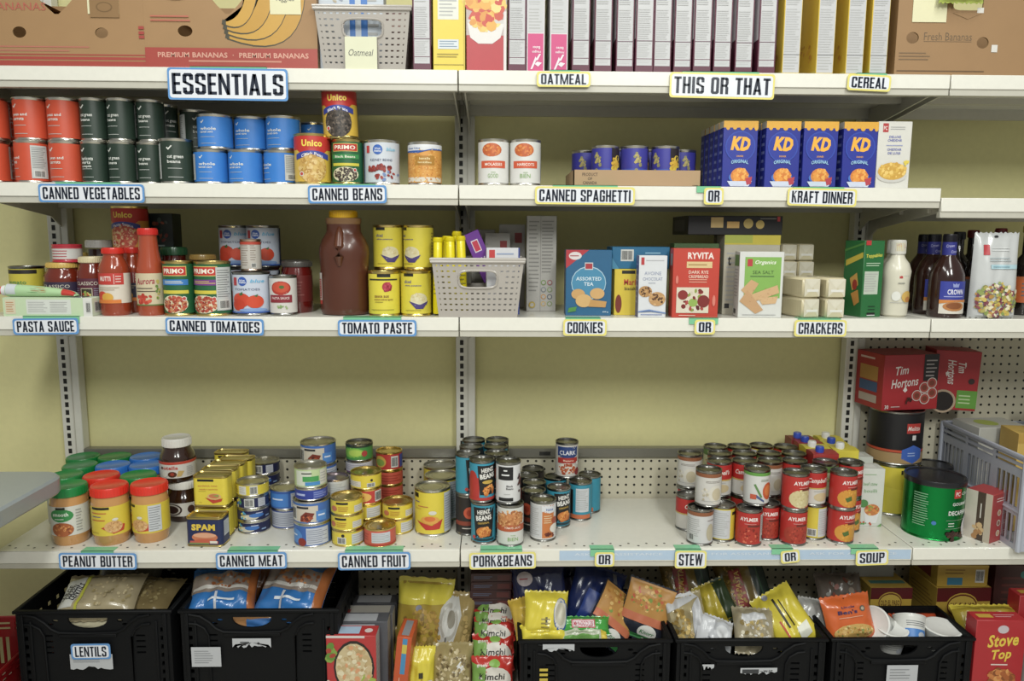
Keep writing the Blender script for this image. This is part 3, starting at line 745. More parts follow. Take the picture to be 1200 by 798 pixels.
for i, (a, b) in enumerate(((114.5, 113), (145.5, 144), (177, 176.5))):
    t = ('next to the orange cans', 'in the middle of three', 'nearest the blue cans')[i]
    veg(vgh if i == 0 else vg, '', 'dark green haricots verts can in the lower row next to the orange cans' if i == 0 else 'dark green cut beans can in the lower row ' + t, a, .04, rz=(0, -4, 3)[i])
    veg(vg, '', 'dark green cut beans can in the upper row ' + t, b, .045, h, (2, -3, 5)[i])
    veg(vg, '', 'dark green can behind the lower row, ' + t, a+15, .115, rz=60)
    veg(vg, '', 'dark green can behind the upper row, ' + t, b+15, .115, h, 60)
veg(vgf, '', 'larger dark green cut beans can in front with white side panel', 209, .03)
veg(vgf, '', 'large dark green can standing on another, set back behind the blue cans', 229, .13, .0865, 20)
veg(vb, '', 'blue can in shadow under the set-back dark green can', 229, .13, 0, 20)
for i, (a, m, rz) in enumerate(((245, vb2, 0), (286, vb, -8), (325, vb3, 0))):
    t = ('nearest the green cans', 'in the middle', 'nearest the yellow chick peas')[i]
    veg(m, '', 'bright blue kernel corn can in the lower row ' + t, a, .03, rz=rz)
    veg(vb, '', 'bright blue kernel corn can in the upper row ' + t, (249, 290, 329)[i], (.032, .05, .05)[i], .0865, (5, -6, -10)[i])
for i, px in enumerate((288, 328, 369)):
    veg(vb, '', 'blue can in the back row behind the corn, ' + ('first', 'second', 'third')[i] + ' from the green cans', px, .16, 0, 25); veg(vb, '', 'shadowed blue can on the back row stack, ' + ('first', 'second', 'third')[i] + ' from the green cans', px, .16, .0865, 25)

YL = '#dcb42c'
def arcband(u, v, w, th, rise, c, n=10):
    P = [(u-w+2*w*k/n, v+rise*(1-((2*k/n)-1)**2)) for k in range(n+1)]
    return ('p', P + [(a, b-th) for a, b in reversed(P)], c)
def unico(r, h, l2, cols, ds, size=.03, seed=1, base=YL, dx=0):
    return can(r, h, base, [('r', -1.2, .70, 1.2, 1, '#c2281f'), ('p', [(-.62+dx, .72), (.62+dx, .72), (.45+dx, .64), (0+dx, .60), (-.45+dx, .64)], '#c2281f'), ('t', 'Unico', dx, .845, .15, '#efd23a', {'w': .72, 'b': .04}),
        ('e', dx, .30, .52, .34, cols[1]), ('d', dx, .30, .48, .31, ds*2, seed, cols, size), arcband(dx, .60, .62, .12, .08, '#38459c'), ('t', l2, dx, .615, .07, '#e6e6ee', {'w': .75, 'arc': .06}), ('c', -.38+dx, .17, .055, '#d9d3cc'), ('c', -.38+dx, .17, .035, '#c2403a')] + panel(1.5), rim=GOLD)
def primo(r, h, l2, band, cols, seed, dx=0, pl=None, size=.028, lab2c='#e8e6d0'):
    return can(r, h, '#1f6238', [('r', -.55+dx, .76, .55+dx, .96, '#d8c060'), ('r', -.52+dx, .775, .52+dx, .945, '#c22c20'), ('t', 'PRIMO', dx, .86, .10, '#f0ead8', {'w': .88, 'b': .03}),
        ('r', -.6+dx, .575, .6+dx, .69, band), ('t', l2, dx, .632, .06, lab2c, {'w': .85}) if l2 else fine(-.4+dx, .60, .5+dx, .67, 2, lab2c), ('r', -.55+dx, .40, .6+dx, .47, '#d3c428'), ('e', dx, .19, .56, .185, '#ddd2b0'), ('d', dx, .19, .50, .16, 120, seed, cols, size), ('c', .40+dx, .30, .05, '#dbd2ca'), ('c', .40+dx, .30, .032, '#c2403a')] + (panel(pl) if pl else []), rim=GOLD)
GB = 'cans over the CANNED BEANS sign'
chick = unico(.046, .125, 'Chick Peas', ['#d7b25c', '#cda24c', '#e0c07a', '#b98c3c'], 70, .05, 1, dx=.12)
blackb = unico(.044, .123, 'Black Beans', ['#38302a', '#4a4038', '#2b2522', '#6a5c50'], 80, .03, 2)
put(chick, 'bean_can', 'yellow and red chick pea can at the end of the blue corn cans', 'can', 364, .012, S2, GB)
pb = primo(.0405, .113, 'Black Beans', '#2c8a44', ['#3a302c', '#54463e', '#2c2422', '#6b5a50'], 3)
put(pb, 'bean_can', 'green black bean can carrying another can on top', 'can', 406, .02, S2, GB)
put(blackb, 'bean_can', 'red and yellow black bean can leaning on top of the green bean can', 'can', 399.5, .024, S2+.114, GB, ry=-2.0, rz=3)
kid = can(.0455, .112, '#c9cfd8', [('r', -1.5, 0, -.72, 1, '#2b55a8'), fine(-1.1, .1, -.78, .9, 9, '#9fb2d8'), ('c', -.06, .82, .125, '#2c62b8'), ('t', 'blue', -.06, .85, .05, '#e0e6f0', {'w': .2}), ('t', 'menu', -.06, .78, .05, '#e0e6f0', {'w': .24}), ('r', -.52, .74, -.38, .92, '#c03434'), ('t', 'blue', .42, .83, .09, '#7fc0dc', {'w': .35, 's': .2}), ('t', 'KIDNEY BEANS', .06, .56, .06, '#3c4468', {'w': .8, 'b': 0}), ('d', -.0, .34, .42, .1, 24, 7, ['#8f2e28', '#a33c30', '#7a2420'], .05), ('d', .3, .16, .5, .1, 14, 8, ['#8f2e28', '#6f88b8', '#a33c30'], .05)])
put(kid, 'bean_can', 'white and blue kidney bean can between the green bean can and the orange one', 'can', 446, .02, S2, GB)
pas = can(.0435, .108, '#dc9a3c', [('d', 0, .42, 1.0, .46, 240, 9, ['#e2a848', '#d28a2c', '#c87f28', '#e8b860'], .022), ('r', -.8, .02, .8, .14, '#d8d0c0'), ('p', [(-1, 1), (1, 1), (1, .86), (.4, .88), (-.2, .78), (-1, .82)], '#dcdee2'), ('p', [(-1, .84), (-.2, .80), (.4, .90), (1, .88), (1, .86), (.4, .875), (-.2, .77), (-1, .81)], '#2f5ca8'), ('t', 'Great Value', -.4, .90, .05, '#3b64ac', {'w': .55}), ('r', -.32, .46, .42, .70, '#b07c1c'), ('t', 'lentils', .05, .63, .06, '#ecd9a0', {'w': .4}), ('t', 'lentilles', .05, .53, .05, '#ecd9a0', {'w': .5})])
put(pas, 'bean_can', 'golden lentil can with white wavy top standing alone', 'can', 498, .02, S2, GB)
# white bean cans and the tray of spaghetti
def pcbean(l1, l2, px=1.35, r=.040, h=.115):
    return can(r, h, '#d9d8d4', [('e', -.08, .80, .42, .165, '#c4602a'), ('d', -.08, .80, .37, .14, 55, 4, ['#d8742c', '#c85c22', '#e08c40'], .03), ('r', -.55, .36, .52, .535, '#d2542c'), ('t', l1, 0, .45, .07, '#f0e4da', {'w': .72}), ('t', l2, -.02, .17, .10, '#7aa84c', {'w': .42, 'b': 0}), fine(-.1, .24, .12, .27, 1, '#7aa84c')] + panel(px))
pg, pn = pcbean('MOLASSES', 'GOOD'), pcbean('HARICOTS', 'BIEN')
put(pg, 'bean_can', 'white bean can with orange band printed GOOD beside the middle upright', 'can', 578.5, .012, S2, 'white cans with an orange bean picture')
put(pn, 'bean_can', 'white bean can with orange band printed BIEN, above the shelf paper', 'can', 615, .012, S2, 'white cans with an orange bean picture')
TW, TD, TH = .325, .21, .041
g = G(); 
for (x0, y0, x1, y1) in ((-TW/2, -TD/2, TW/2, -TD/2+.003), (-TW/2, TD/2-.003, TW/2, TD/2), (-TW/2, -TD/2, -TW/2+.003, TD/2), (TW/2-.003, -TD/2, TW/2, TD/2)): g.box(x0, y0, 0, x1, y1, TH, '#b08f68/k')
g.box(-TW/2, -TD/2, 0, TW/2, TD/2, .002, '#b08f68/k')
g.art(lambda x, y, o: (x, -TD/2-o, y), TW, TH, [('t', 'PRODUCT', -.74, .72, .2, '#5d4a36', {'w': .24}), ('t', 'OF', -.74, .46, .17, '#5d4a36', {'w': .07}), ('t', 'CANADA', -.74, .22, .18, '#5d4a36', {'w': .22}), fine(.86, .05, .95, .14, 1, '#5d4a36')])
put(Model(TW, TD, TH, g.build('tray')), 'cardboard_tray', 'low brown cardboard tray printed PRODUCT OF CANADA holding purple cans', 'tray', 747, .02, S2)
sp = can(.036, .102, '#3b3a9c', [('r', -1.2, 0, 1.2, .34, '#2f68c8'), ('r', -1.2, .3, 1.2, .42, '#3550b4'), ('d', .05, .62, .16, .26, 22, 4, ['#b8a65c', '#8f8a5c'], .045), fine(-.1, .32, .2, .36, 1, '#c8c8e0'), ('r', .72, .5, 1.25, 1, '#2a2226'), ('d', .98, .55, .25, .2, 16, 5, ['#e0c02a', '#d8a81e'], .08), ('r', 1.3, 0, 1.7, 1, '#b9bbc4'), fine(1.33, .1, 1.65, .95, 10)])
spots = [(685, .15, -20), (709, .035, -45), (743, .035, 0), (779, .035, -55), (799, .12, 0), (725, .12, 30), (761, .125, 45)]
lbl = ['at the back by the tray\'s near-upright end', 'in front with its white panel turned out, first in the tray', 'in front in the middle of the tray', 'in front with its white panel turned out, last in the tray', 'at the back by the boxed dinners', 'at the back between the first two front cans', 'at the back between the last two front cans']
for (px, yf, rz), l in zip(spots, lbl): put(sp, 'spaghetti_can', 'purple spaghetti can ' + l, 'can', px, yf, S2+.002, 'spaghetti cans in the tray', rz=rz)
# boxed dinners
KB = '#232f94'
kd = carton(.088, .036, .166, KB, [('r', -1, .90, 1, 1, '#e2a822'), ('e', -.75, .91, .12, .045, '#e2a822'), ('e', -.35, .90, .12, .03, '#e2a822'), ('e', .1, .91, .15, .05, '#e2a822'), ('e', .55, .90, .12, .035, '#e2a822'), ('e', .88, .91, .12, .055, '#e2a822'),
    ('c', 0, .62, .235, '#2c48b0'), ('c', 0, .62, .215, '#27389e'), ('t', 'KD', .02, .66, .21, '#f2b01c', {'w': 1.12, 'b': .06, 's': .15, 'a': -4}), ('t', 'DINNER', 0, .475, .025, '#e0a040', {'w': .4}), ('t', 'ORIGINAL', 0, .40, .052, '#9fd0ec', {'w': 1.0, 'arc': .02}),
    ('e', 0, .155, .62, .09, '#3f6fc0'), ('e', .02, .18, .52, .12, '#d9822a'), ('d', .02, .18, .48, .10, 40, 3, ['#e8962e', '#d87a1e', '#f0ac48'], .03), ('p', [(-.7, .1), (.75, .1), (.55, .02), (-.5, .02)], '#c8d0e4'), ('p', [(.35, .14), (.75, .17), (.7, .06), (.45, .04)], '#b83c4c'), fine(-.4, .02, .4, .05, 1, '#c8cce0')],
    L=[fine(-.7, .1, .7, .85, 6, '#7a86c8'), ('r', -1, .9, 1, 1, '#cfc8b8')], Rr=[fine(-.7, .1, .7, .85, 6, '#7a86c8')])
dl = carton(.086, .036, .168, '#d6d4cc', [('r', -.75, .84, -.42, .97, '#b83838'), ('t', 'PC', -.6, .9, .06, '#e8dcd8', {'w': .22}), fine(-.3, .87, .6, .93, 2, '#a8a8a8'), ('t', 'DELUXE', .0, .77, .035, '#6b72b8', {'w': .7}), ('t', 'CHEDDAR', .0, .72, .035, '#6b72b8', {'w': .85}), ('t', 'CHEDDAR', .0, .585, .035, '#6b72b8', {'w': .85}), ('t', 'DE LUXE', .0, .53, .035, '#6b72b8', {'w': .75}), fine(-.5, .63, .5, .66, 1, '#9aa0cc'),
    ('e', -.05, .19, .90, .10, '#c8c6c0'), ('e', -.05, .26, .86, .13, '#d0a238'), ('d', -.05, .27, .8, .11, 60, 6, ['#e0b648', '#cf9e30', '#ecc868'], .028), ('d', .72, .40, .12, .04, 5, 2, ['#e0c83c'], .03)])
cols = [(867, 5, 'beside the spaghetti tray'), (917, 4, 'second of the four stacks'), (961, 3, 'third of the four stacks'), (1007.5, 3, 'beside the white deluxe box')]
for c, (px, n, t) in enumerate(cols):
    x0 = xat(px, .035, S2+.08)
    for k in range(n):
        spawn(kd, 'macaroni_dinner_box', f'blue KD macaroni box in the column {t}, ' + ('in front', 'second from the front', 'third from the front', 'fourth from the front', 'fifth from the front')[k], 'food box', (x0-.0015*k, .053+.0385*k, S2), (0, 0, 0), 'blue macaroni dinner boxes')
put(dl, 'macaroni_dinner_box', 'white deluxe cheddar macaroni box at the end of the blue ones', 'food box', 1047, .035, S2)

# ================================================================ MIDDLE SHELF: sauces, tomatoes, cookies, crackers
def P3(m, nm, lab, cat, px, yf, dz=0, grp=None, **k): return put(m, nm, lab, cat, px, yf, S3+dz, grp, **k)
# tomato paste box with the tube on it
m = carton(.222, .055, .047, '#cfdcc2', [('r', -1, 0, 1, 1, '#c4d8b0'), ('r', -.48, .1, .52, .9, '#d6dad2'), fine(-.44, .2, .0, .8, 6), fine(.05, .2, .5, .8, 6), ('r', -.95, .12, -.72, .9, '#d8cfb0'), fine(-.93, .2, -.74, .8, 5, '#c08050'), ('r', .8, 0, 1, 1, '#dcdcd6'), ('b', .86, .15, .97, .8)], Rr=[('b', -.6, .2, .5, .8)])
P3(m, 'tomato_paste_box', 'long pale green and white box lying flat above the PASTA SAUCE sign', 'box', 56, .004)
def tube_of_paste():
    m = Model(.23, .03, .03); L = .18; g = G()
    def fn(a, b):
        t = 2*math.pi*a; x = -L/2+L*b; r1 = .0155*(1-b)**.35+.001; r2 = .0155*(1-.25*b)
        return (x, r2*math.cos(t), .0155+r1*math.sin(t)-(.0155-r1)*.85)
    g.grid(fn, 28, 30, '#a9c99a/s')
    g.art(lambda x, y, o: (x, -(.0155*(1-.25*((x+L/2)/L))+o)*math.cos((y-.3)*2.0), .0155+(.0155*(1-(x+L/2)/L)**.35+.001+o)*math.sin((y-.3)*2.0)-(.0155-(.0155*(1-(x+L/2)/L)**.35+.001))*.85), L, 1,
        [('r', -.98, 0, -.7, 1, '#cdd3d8'), ('d', -.1, .5, .25, .3, 20, 3, ['#c8402e', '#d8d0c0', '#4c8a4a', '#e0a050'], .012), ('r', .62, 0, .98, 1, '#c8372a')], cell=.008)
    m.part('tube_body', g)
    c = G(); M = Matrix.Translation((-L/2, 0, .0155)) @ Matrix.Rotation(R(-90), 4, 'Y')
    c.lathe([(0, 0), (.012, 0), (.013, .004), (.013, .012), (.008, .015)], '#d9d9d9/s', 24, M=M); m.part('shoulder', c)
    k = G(); k.lathe([(0, .038), (.0085, .038), (.0095, .034), (.0095, .014), (0, .014)], '#cc3526/s', 24, M=M)
    m.part('cap', k, label='red screw cap')
    e = G(); e.box(L/2-.004, -.016, .0, L/2+.022, .016, .002, '#b9bcc4/m', .0008); m.part('crimp', e, label='silver folded end')
    return m
P3(tube_of_paste(), 'tomato_paste_tube', 'green and red tube of tomato paste lying on the long pale box', 'tube', 46, .012, .0472, rz=-4)
m = can(.043, .12, '#d6c62a', [('r', -.6, .88, .7, .98, '#2a2622'), ('t', 'tomato', -.1, .66, .09, '#3f8a4c', {'w': .8}), ('t', 'tomate', -.05, .36, .09, '#3f8a4c', {'w': .8}), fine(-.5, .5, .1, .54, 1, '#8a3a2a'), ('c', .6, .2, .1, '#b84030')], rim='#8f8e8a/m')
P3(m, 'soup_can', 'yellow tomato soup can behind the long pale box', 'can', 33, .12)
GLR = '#6a2415/g'
def classico(w, h, cap, base, seed):
    r = w/2; pr = [(r*.9, 0), (r, .006), (r, h*.66), (r*.97, h*.74), (r*.82, h*.84), (r*.78, h*.88), (r*.78, h*.93)]
    lab = [(r+.0004, h*.20, h*.62, base, [('t', 'CLASSICO', 0, .80, .15, '#ddd6c4', {'w': .95, 'b': .0}), ('r', -.25, .08, .25, .60, '#c9bfa4'), ('r', -.22, .11, .22, .57, '#3a3428'), ('d', 0, .34, .16, .18, 14, seed, ['#c9c06a', '#8aa04a', '#b03a2a'], .07), fine(.30, .1, .55, .62, 6, '#8f86a0'), fine(-.55, .1, -.3, .62, 6, '#8f86a0')])]
    return jar(pr, GLR, (r*.84, h*.89, h, cap), lab, names=('glass_jar', 'lid', 'label'))
P3(classico(.096, .132, '#c9a95c/s', '#3a2f48', 3), 'sauce_jar', 'large pasta sauce jar with purple label carrying a small white can', 'jar', 76, .07, 0, 'pasta sauce jars')
m = can(.036, .047, '#d2d0cc', [fine(-.5, .15, .4, .8, 3, '#b8404a'), ('r', -1.2, .0, 1.2, .06, '#c04040'), ('r', -1.2, .88, 1.2, 1, '#c23a48')], rim='#b83040/s')
P3(m, 'small_can', 'small white can with a red rim on top of a sauce jar', 'can', 79, .082, .1322)
P3(classico(.075, .148, '#cfc3a0/s', '#5c2438', 5), 'sauce_jar', 'narrower orange-red sauce jar with maroon label beside the red capped jar', 'jar', 109.5, .062, 0, 'pasta sauce jars')
m = jar([(.033, 0), (.035, .006), (.035, .13), (.030, .15), (.030, .165)], '#2a1512/g', (.034, .168, .19, '#c9c6c0/s'), [(.0354, .03, .11, '#2f2730', [fine(-.5, .2, .5, .8, 5, '#6a6070')])])
P3(m, 'sauce_jar', 'dark jar with a pale lid standing at the back', 'jar', 116, .20, 0, 'pasta sauce jars')
m = jar([(.04, 0), (.042, .006), (.042, .11), (.034, .13), (.034, .14)], '#5a1710/g', (.037, .14, .155, '#c2a45a/s'), [(.0424, .03, .10, '#44343c', [fine(-.5, .2, .5, .8, 5, '#7a7080')])])
P3(m, 'sauce_jar', 'sauce jar with gold lid between the two purple and maroon labels, at the back', 'jar', 98, .20, 0, 'pasta sauce jars')
def mutti(base, ban, txt):
    pr = [(.034, 0), (.0365, .006), (.0365, .115), (.034, .128), (.025, .146), (.0235, .152), (.0235, .158)]
    lab = [(.037, .032, .108, base, [('r', -.66, .62, .66, 1, ban), ('t', txt, -.12, .82, .16, '#ecd8d0', {'w': .5, 'b': .04}), ('r', .25, .64, .27, .97, '#e8d8d0'), fine(.32, .68, .6, .94, 3, '#e8c8c0'), ('e', -.3, .22, .28, .18, '#d23a20'), ('e', -.05, .2, .25, .15, '#d9a42c'), ('r', -.66, .0, .5, .12, '#dc7a20'), fine(-.45, .42, .45, .56, 2, '#b8a890')])]
    return jar(pr, '#8f3a22/g', (.026, .156, .172, '#c52f25/s'), lab, names=('glass_jar', 'lid', 'label'))
P3(mutti('#d9cfc0', '#c5342a', 'MUTTI'), 'sauce_jar', 'red capped tomato sauce jar with white, red and orange label, in front', 'jar', 134.5, .015, 0, 'pasta sauce jars')
P3(mutti('#3a3a52', '#8a2a2a', 'MUTTI'), 'sauce_jar', 'dark labelled sauce jar half hidden between the red capped jar and the tall bottle', 'jar', 157, .09, 0, 'pasta sauce jars')
pr = [(.031, 0), (.0335, .006), (.0335, .108), (.031, .125), (.024, .165), (.0215, .20), (.021, .205)]
m = jar(pr, '#9c452c/g', (.0235, .204, .222, '#c4302a/s'), [(.034, .026, .108, '#cdbf9c', [('t', 'Aurora', 0, .76, .20, '#a33040', {'w': .9, 's': .3, 'a': 3}), fine(-.5, .40, .5, .58, 2, '#5a4a40'), ('d', -.05, .2, .4, .12, 16, 6, ['#c8402c', '#d6583c', '#b8341f'], .08), ('r', -1, .0, 1, .04, '#5f7a3a'), ('d', .55, .5, .1, .3, 10, 2, ['#6a8a3a', '#c0b050'], .05)])], names=('glass_bottle', 'cap', 'label'))
P3(m, 'passata_bottle', 'tall bottle of tomato passata with red cap and cream label', 'bottle', 177.5, .018)
m = jar([(.045, 0), (.047, .006), (.047, .12), (.038, .14), (.038, .146)], '#4a120c/g', (.041, .144, .158, '#4a3a34/s'))
P3(m, 'sauce_jar', 'dark jar holding up the big spaghetti sauce can at the back', 'jar', 152, .165, 0, 'pasta sauce jars')
m = unico(.047, .124, 'Pasta Sauce', ['#d8aa70', '#c8543a', '#e0bc8c', '#b8402c'], 60, .04, 6, base='#d8942c')
P3(m, 'pasta_sauce_can', 'tall red can with a plate of spaghetti raised at the back over the tall bottle', 'can', 153, .163, .1582)
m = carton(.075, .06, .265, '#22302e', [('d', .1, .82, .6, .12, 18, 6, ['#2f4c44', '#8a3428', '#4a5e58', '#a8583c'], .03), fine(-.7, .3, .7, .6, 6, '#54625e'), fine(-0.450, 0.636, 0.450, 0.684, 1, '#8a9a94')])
P3(m, 'pasta_box', 'tall dark green box in shadow behind the tall passata bottle', 'box', 189, .26)
pt = ['#b0402a', '#c2543a', '#9a3424', '#c88a5a']
m = primo(.0395, .139, '', '#2f78c0', pt, 3, size=.03); m2 = primo(.0455, .139, '', '#7a3a8a', pt, 5, dx=-.16, pl=.62, size=.03, lab2c='#e0c838')
P3(m, 'tomato_can', 'green can with a blue band and a dish of tomatoes, beside the passata bottle', 'can', 209, .012, 0, 'green cans of tomatoes')
P3(m2, 'tomato_can', 'green can with a purple band and white side panel', 'can', 247, .008, 0, 'green cans of tomatoes')
m = jar([(.035, 0), (.037, .006), (.037, .12), (.03, .14), (.03, .150)], '#4a130c/g', (.034, .15, .172, '#1f4a2c/s'))
P3(m, 'sauce_jar', 'jar with a dark green lid behind the first green tomato can', 'jar', 208, .16, 0, 'pasta sauce jars')
m = jar([(.035, 0), (.037, .006), (.037, .115), (.03, .13), (.03, .137)], '#5c170e/g', (.034, .137, .152, '#a08348/s'))
P3(m, 'sauce_jar', 'jar with a gold lid behind the second green tomato can', 'jar', 238, .17, 0, 'pasta sauce jars')
def pctom(r, h): return can(r, h, '#c2cada', [('c', -.12, .83, .12, '#2b56ae'), ('t', 'blue', -.12, .86, .05, '#dfe4f0', {'w': .2}), ('t', 'menu', -.12, .80, .05, '#dfe4f0', {'w': .24}), ('r', -.5, .72, -.34, .93, '#b53038'), ('t', 'blue', .40, .84, .09, '#5fb0d8', {'w': .5, 's': .2}), ('t', 'TOMATOES', .02, .62, .055, '#3a3f66', {'w': .9, 'b': 0}), ('e', -.2, .34, .34, .19, '#cf3f1f'), ('e', -.3, .22, .26, .15, '#c43818'), ('e', .3, .30, .30, .17, '#d2441f'), ('p', [(-.25, .50), (-.12, .56), (-.1, .48), (-.2, .46)], '#3a6a3a'), ('p', [(.25, .45), (.4, .50), (.36, .42)], '#3a6a3a'), ('e', .25, .08, .5, .05, '#7f9fd0'), ('r', -1.4, 0, 1.4, .04, '#3f63b0'), ('r', .95, 0, 1.6, 1, '#22305c')], rim='#8f8e8a/m')
tm = pctom(.0445, .116)
TG = 'cans with a picture of three tomatoes'
for k, px in enumerate((267, 306)):
    P3(tm, 'tomato_can', 'white and blue tomato can in the back row, lower, ' + ('nearer the green cans' if k == 0 else 'nearer the big jug'), 'can', px, .17, 0, TG)
    P3(tm, 'tomato_can', 'white and blue tomato can high in the back row, ' + ('nearer the green cans' if k == 0 else 'nearer the big jug'), 'can', px, .17, .1162, TG)
P3(pctom(.048, .112), 'tomato_can', 'white and blue tomato can in front with a tiny can on top', 'can', 291, .02, 0, TG)
m = can(.0265, .083, '#bdb7ae', [fine(-.5, .1, .05, .9, 9, '#8f8078'), fine(.15, .3, .5, .9, 7, '#8f8078'), ('b', .2, .05, .5, .22), ('r', -1.4, .9, 1.4, 1, '#b8402c')], rim='#c9b0a0/m')
P3(m, 'paste_can', 'tiny tomato paste can on top of the front tomato can', 'can', 290, .04, .1124)
m = can(.0355, .103, '#d0ccc6', [('e', .05, .72, .48, .20, '#b03020'), ('e', .05, .74, .40, .15, '#c84a2c'), ('e', .1, .75, .12, .05, '#4a6a2c'), ('r', -.55, .30, .58, .52, '#8a2634'), ('t', 'PASTA SAUCE', .02, .43, .07, '#e0ccc8', {'w': .85}), ('d', .1, .16, .25, .06, 12, 4, ['#7a9a5a', '#9ab07a'], .03)], rim='#8f8e8a/m')
P3(m, 'pasta_sauce_can', 'small white can with a bowl of red sauce, beside the front tomato can', 'can', 331, .03)
m = jar([(.037, 0), (.039, .006), (.039, .11), (.036, .118), (.036, .124)], '#5a1512/g', (.039, .122, .137, '#4c4844/s'), [(.0394, .03, .10, '#6a1f1c', [fine(-.4, .2, .5, .8, 5, '#8a4a44')])], names=('glass_jar', 'lid', 'label'))
P3(m, 'sauce_jar', 'dark red jar behind the small white sauce can, nearest the jug', 'jar', 349, .10, 0, 'pasta sauce jars')
P3(m, 'sauce_jar', 'dark red jar in the shadow behind the small white sauce can', 'jar', 333, .19, 0, 'pasta sauce jars')
# the big jug
def jug():
    m = Model(.130, .105, .270); g = G()
    pr = [(.060, .002), (.063, .008), (.064, .02), (.0635, .10), (.062, .125), (.0635, .15), (.065, .170), (.0635, .185), (.057, .203), (.049, .217), (.0445, .226), (.044, .235), (.044, .250)]
    g.lathe([(0, .006)]+pr, '#4f2a1d/s', 40, 1, .80)
    g.lathe([(.044, .246), (.046, .250), (.046, .262), (.036, .264), (.031, .266)], '#7a5a3c/s', 40, 1, .8)
    m.part('jug_body', g)
    h = G(); M = Matrix.Translation((0, -.030, 0))
    h.tube([(-.004, -.047, .135), (-.004, -.052, .16), (-.004, -.048, .185), (-.004, -.041, .205), (-.004, -.034, .222), (-.004, -.030, .238)], [.006, .013, .0135, .0125, .011, .006], '#57301f/s', 12); m.part('handle', h)
    c = G(); c.lathe([(.034, .262), (.0355, .264), (.0355, .280), (.033, .283), (0, .283)], '#dcae1c/s', 36)
    for i in range(44):
        t = 2*math.pi*i/44; c.box(.035, -.0008, .265, .0364, .0008, .279, '#d0a218/s', 0, Matrix.Rotation(t, 4, 'Z'))
    m.part('cap', c, label='yellow ridged screw cap')
    l = G(); mp0 = wrap(.0645, .03)
    mp = lambda x, y, o: (lambda p: (p[0], p[1]*.8, p[2]))(mp0(x, y, o))
    l.art(mp, math.pi*.0645, .085, [('r', -1.3, 0, -.62, 1, '#c4bfba'), ('r', -1.3, .0, -.62, .13, '#b83a30'), ('r', -.92, .18, -.66, .8, '#a83c34'), fine(-.9, .2, -.68, .78, 8, '#d8d0cc')], cell=.006); m.part('label', l)
    for pn, me, of, lc, lb in m.parts:
        for v in me.vertices: v.co.z *= .955
    return m
P3(jug(), 'sauce_jug', 'huge dark red-brown plastic jug with a yellow cap', 'jug', 405, .03, rz=0)
YC = '#dccc1e'
def pot(base=YC): return can(.0405, .117, base, [('r', -.5, .93, -.05, 1, '#22201c'), ('t', 'sliced', -.3, .80, .08, '#544f8a', {'w': .32}), ('t', 'white potatoes', -.08, .70, .05, '#544f8a', {'w': .72}), ('e', .18, .35, .36, .17, '#d8d0a8'), ('d', .18, .36, .32, .14, 22, 4, ['#e0d8b4', '#cfc08a', '#d8cc9c'], .045), ('p', [(-.25, .32), (.0, .24), (.5, .22), (.6, .32), (.35, .12), (.05, .12)], '#4c3f7c'), fine(-.4, .06, .3, .11, 1, '#a89a20')] + [fine(1.1, .1, 1.5, .9, 10, '#a09020')], rim=GOLD)
pc_ = pot()
m = can(.041, .116, '#dfcf1c', [('r', -.2, .92, .35, 1, '#22201c'), ('r', -.62, .84, .7, .88, '#3b3a24'), ('c', .2, .68, .12, '#a8283a'), ('d', .2, .68, .18, .10, 22, 3, ['#b8344a', '#8f1c30', '#c24a58'], .035), ('t', 'sauce aux', -.02, .44, .055, '#8a5a2c', {'w': .6}), ('t', 'canneberges', .05, .36, .055, '#8a5a2c', {'w': .78}), fine(-.3, .28, .1, .32, 1, '#8a7a2c'), fine(-.5, .08, .5, .13, 1, '#a89a20')], rim=GOLD)
PG = 'yellow cans beside the jug'
P3(m, 'cranberry_can', 'yellow cranberry sauce can in the lower row beside the jug', 'can', 449.5, .012, 0, PG)
P3(pc_, 'potato_can', 'yellow sliced potato can in the lower row beside the basket', 'can', 486.5, .02, 0, PG)
P3(pc_, 'potato_can', 'yellow potato can hidden low at the back beside the jug', 'can', 453, .105, 0, PG)
P3(pc_, 'potato_can', 'yellow potato can hidden low at the back beside the basket', 'can', 488, .107, 0, PG)
P3(pc_, 'potato_can', 'yellow potato can in the upper row beside the jug', 'can', 455, .085, .1172, PG)
P3(pc_, 'potato_can', 'yellow potato can in the upper row beside the basket', 'can', 490.5, .07, .1172, PG, rz=-40)
# in the middle basket
ys = [(512, .045, 0, 1), (521, .07, .004, 2), (529, .045, .002, -1), (534, .075, .016, 1), (543, .05, .004, -2)]
tb = jar([(.0105, 0), (.0115, .004), (.0115, .190), (.009, .195)], '#e0d01c/s', (.0118, .185, .198, '#d8c716/s'), [(.0117, .03, .12, None, [fine(-.6, .2, .6, .8, 5, '#a89a10')])], names=('tube_body', 'cap', 'label'))
for k, (px, yf, zt, ry) in enumerate(ys): P3(tb, 'drink_stick_tube', 'yellow tube standing in the grey basket, ' + ordw[k] + ' from the potato cans', 'tube', px, yf, .0045+zt, 'yellow tubes in the basket', ry=ry)
m = carton(.042, .034, .135, '#6a2a92', [('r', -.45, .60, .45, .84, '#d8d0d8'), ('r', -.35, .62, .35, .82, '#c2304a'), ('t', 'W', 0, .42, .12, '#ded6e4', {'w': .9, 'b': .02}), ('t', 'E', 0, .25, .1, '#ded6e4', {'w': .6})], T=[('r', -.3, .3, .3, .7, '#8a5aa8')])
P3(m, 'snack_box', 'purple box leaning at an angle in the grey basket', 'box', 576, .065, .092, ry=-24)
m = carton(.085, .035, .172, '#d2d2d6', [('r', -.85, .84, -.5, .97, '#c83a3a'), fine(-.4, .88, .7, .94, 1, '#90a0c0'), ('r', .92, .0, 1, 1, '#3a4a9a')], Rr=[('r', -1, 0, 1, 1, '#3a4a9a')])
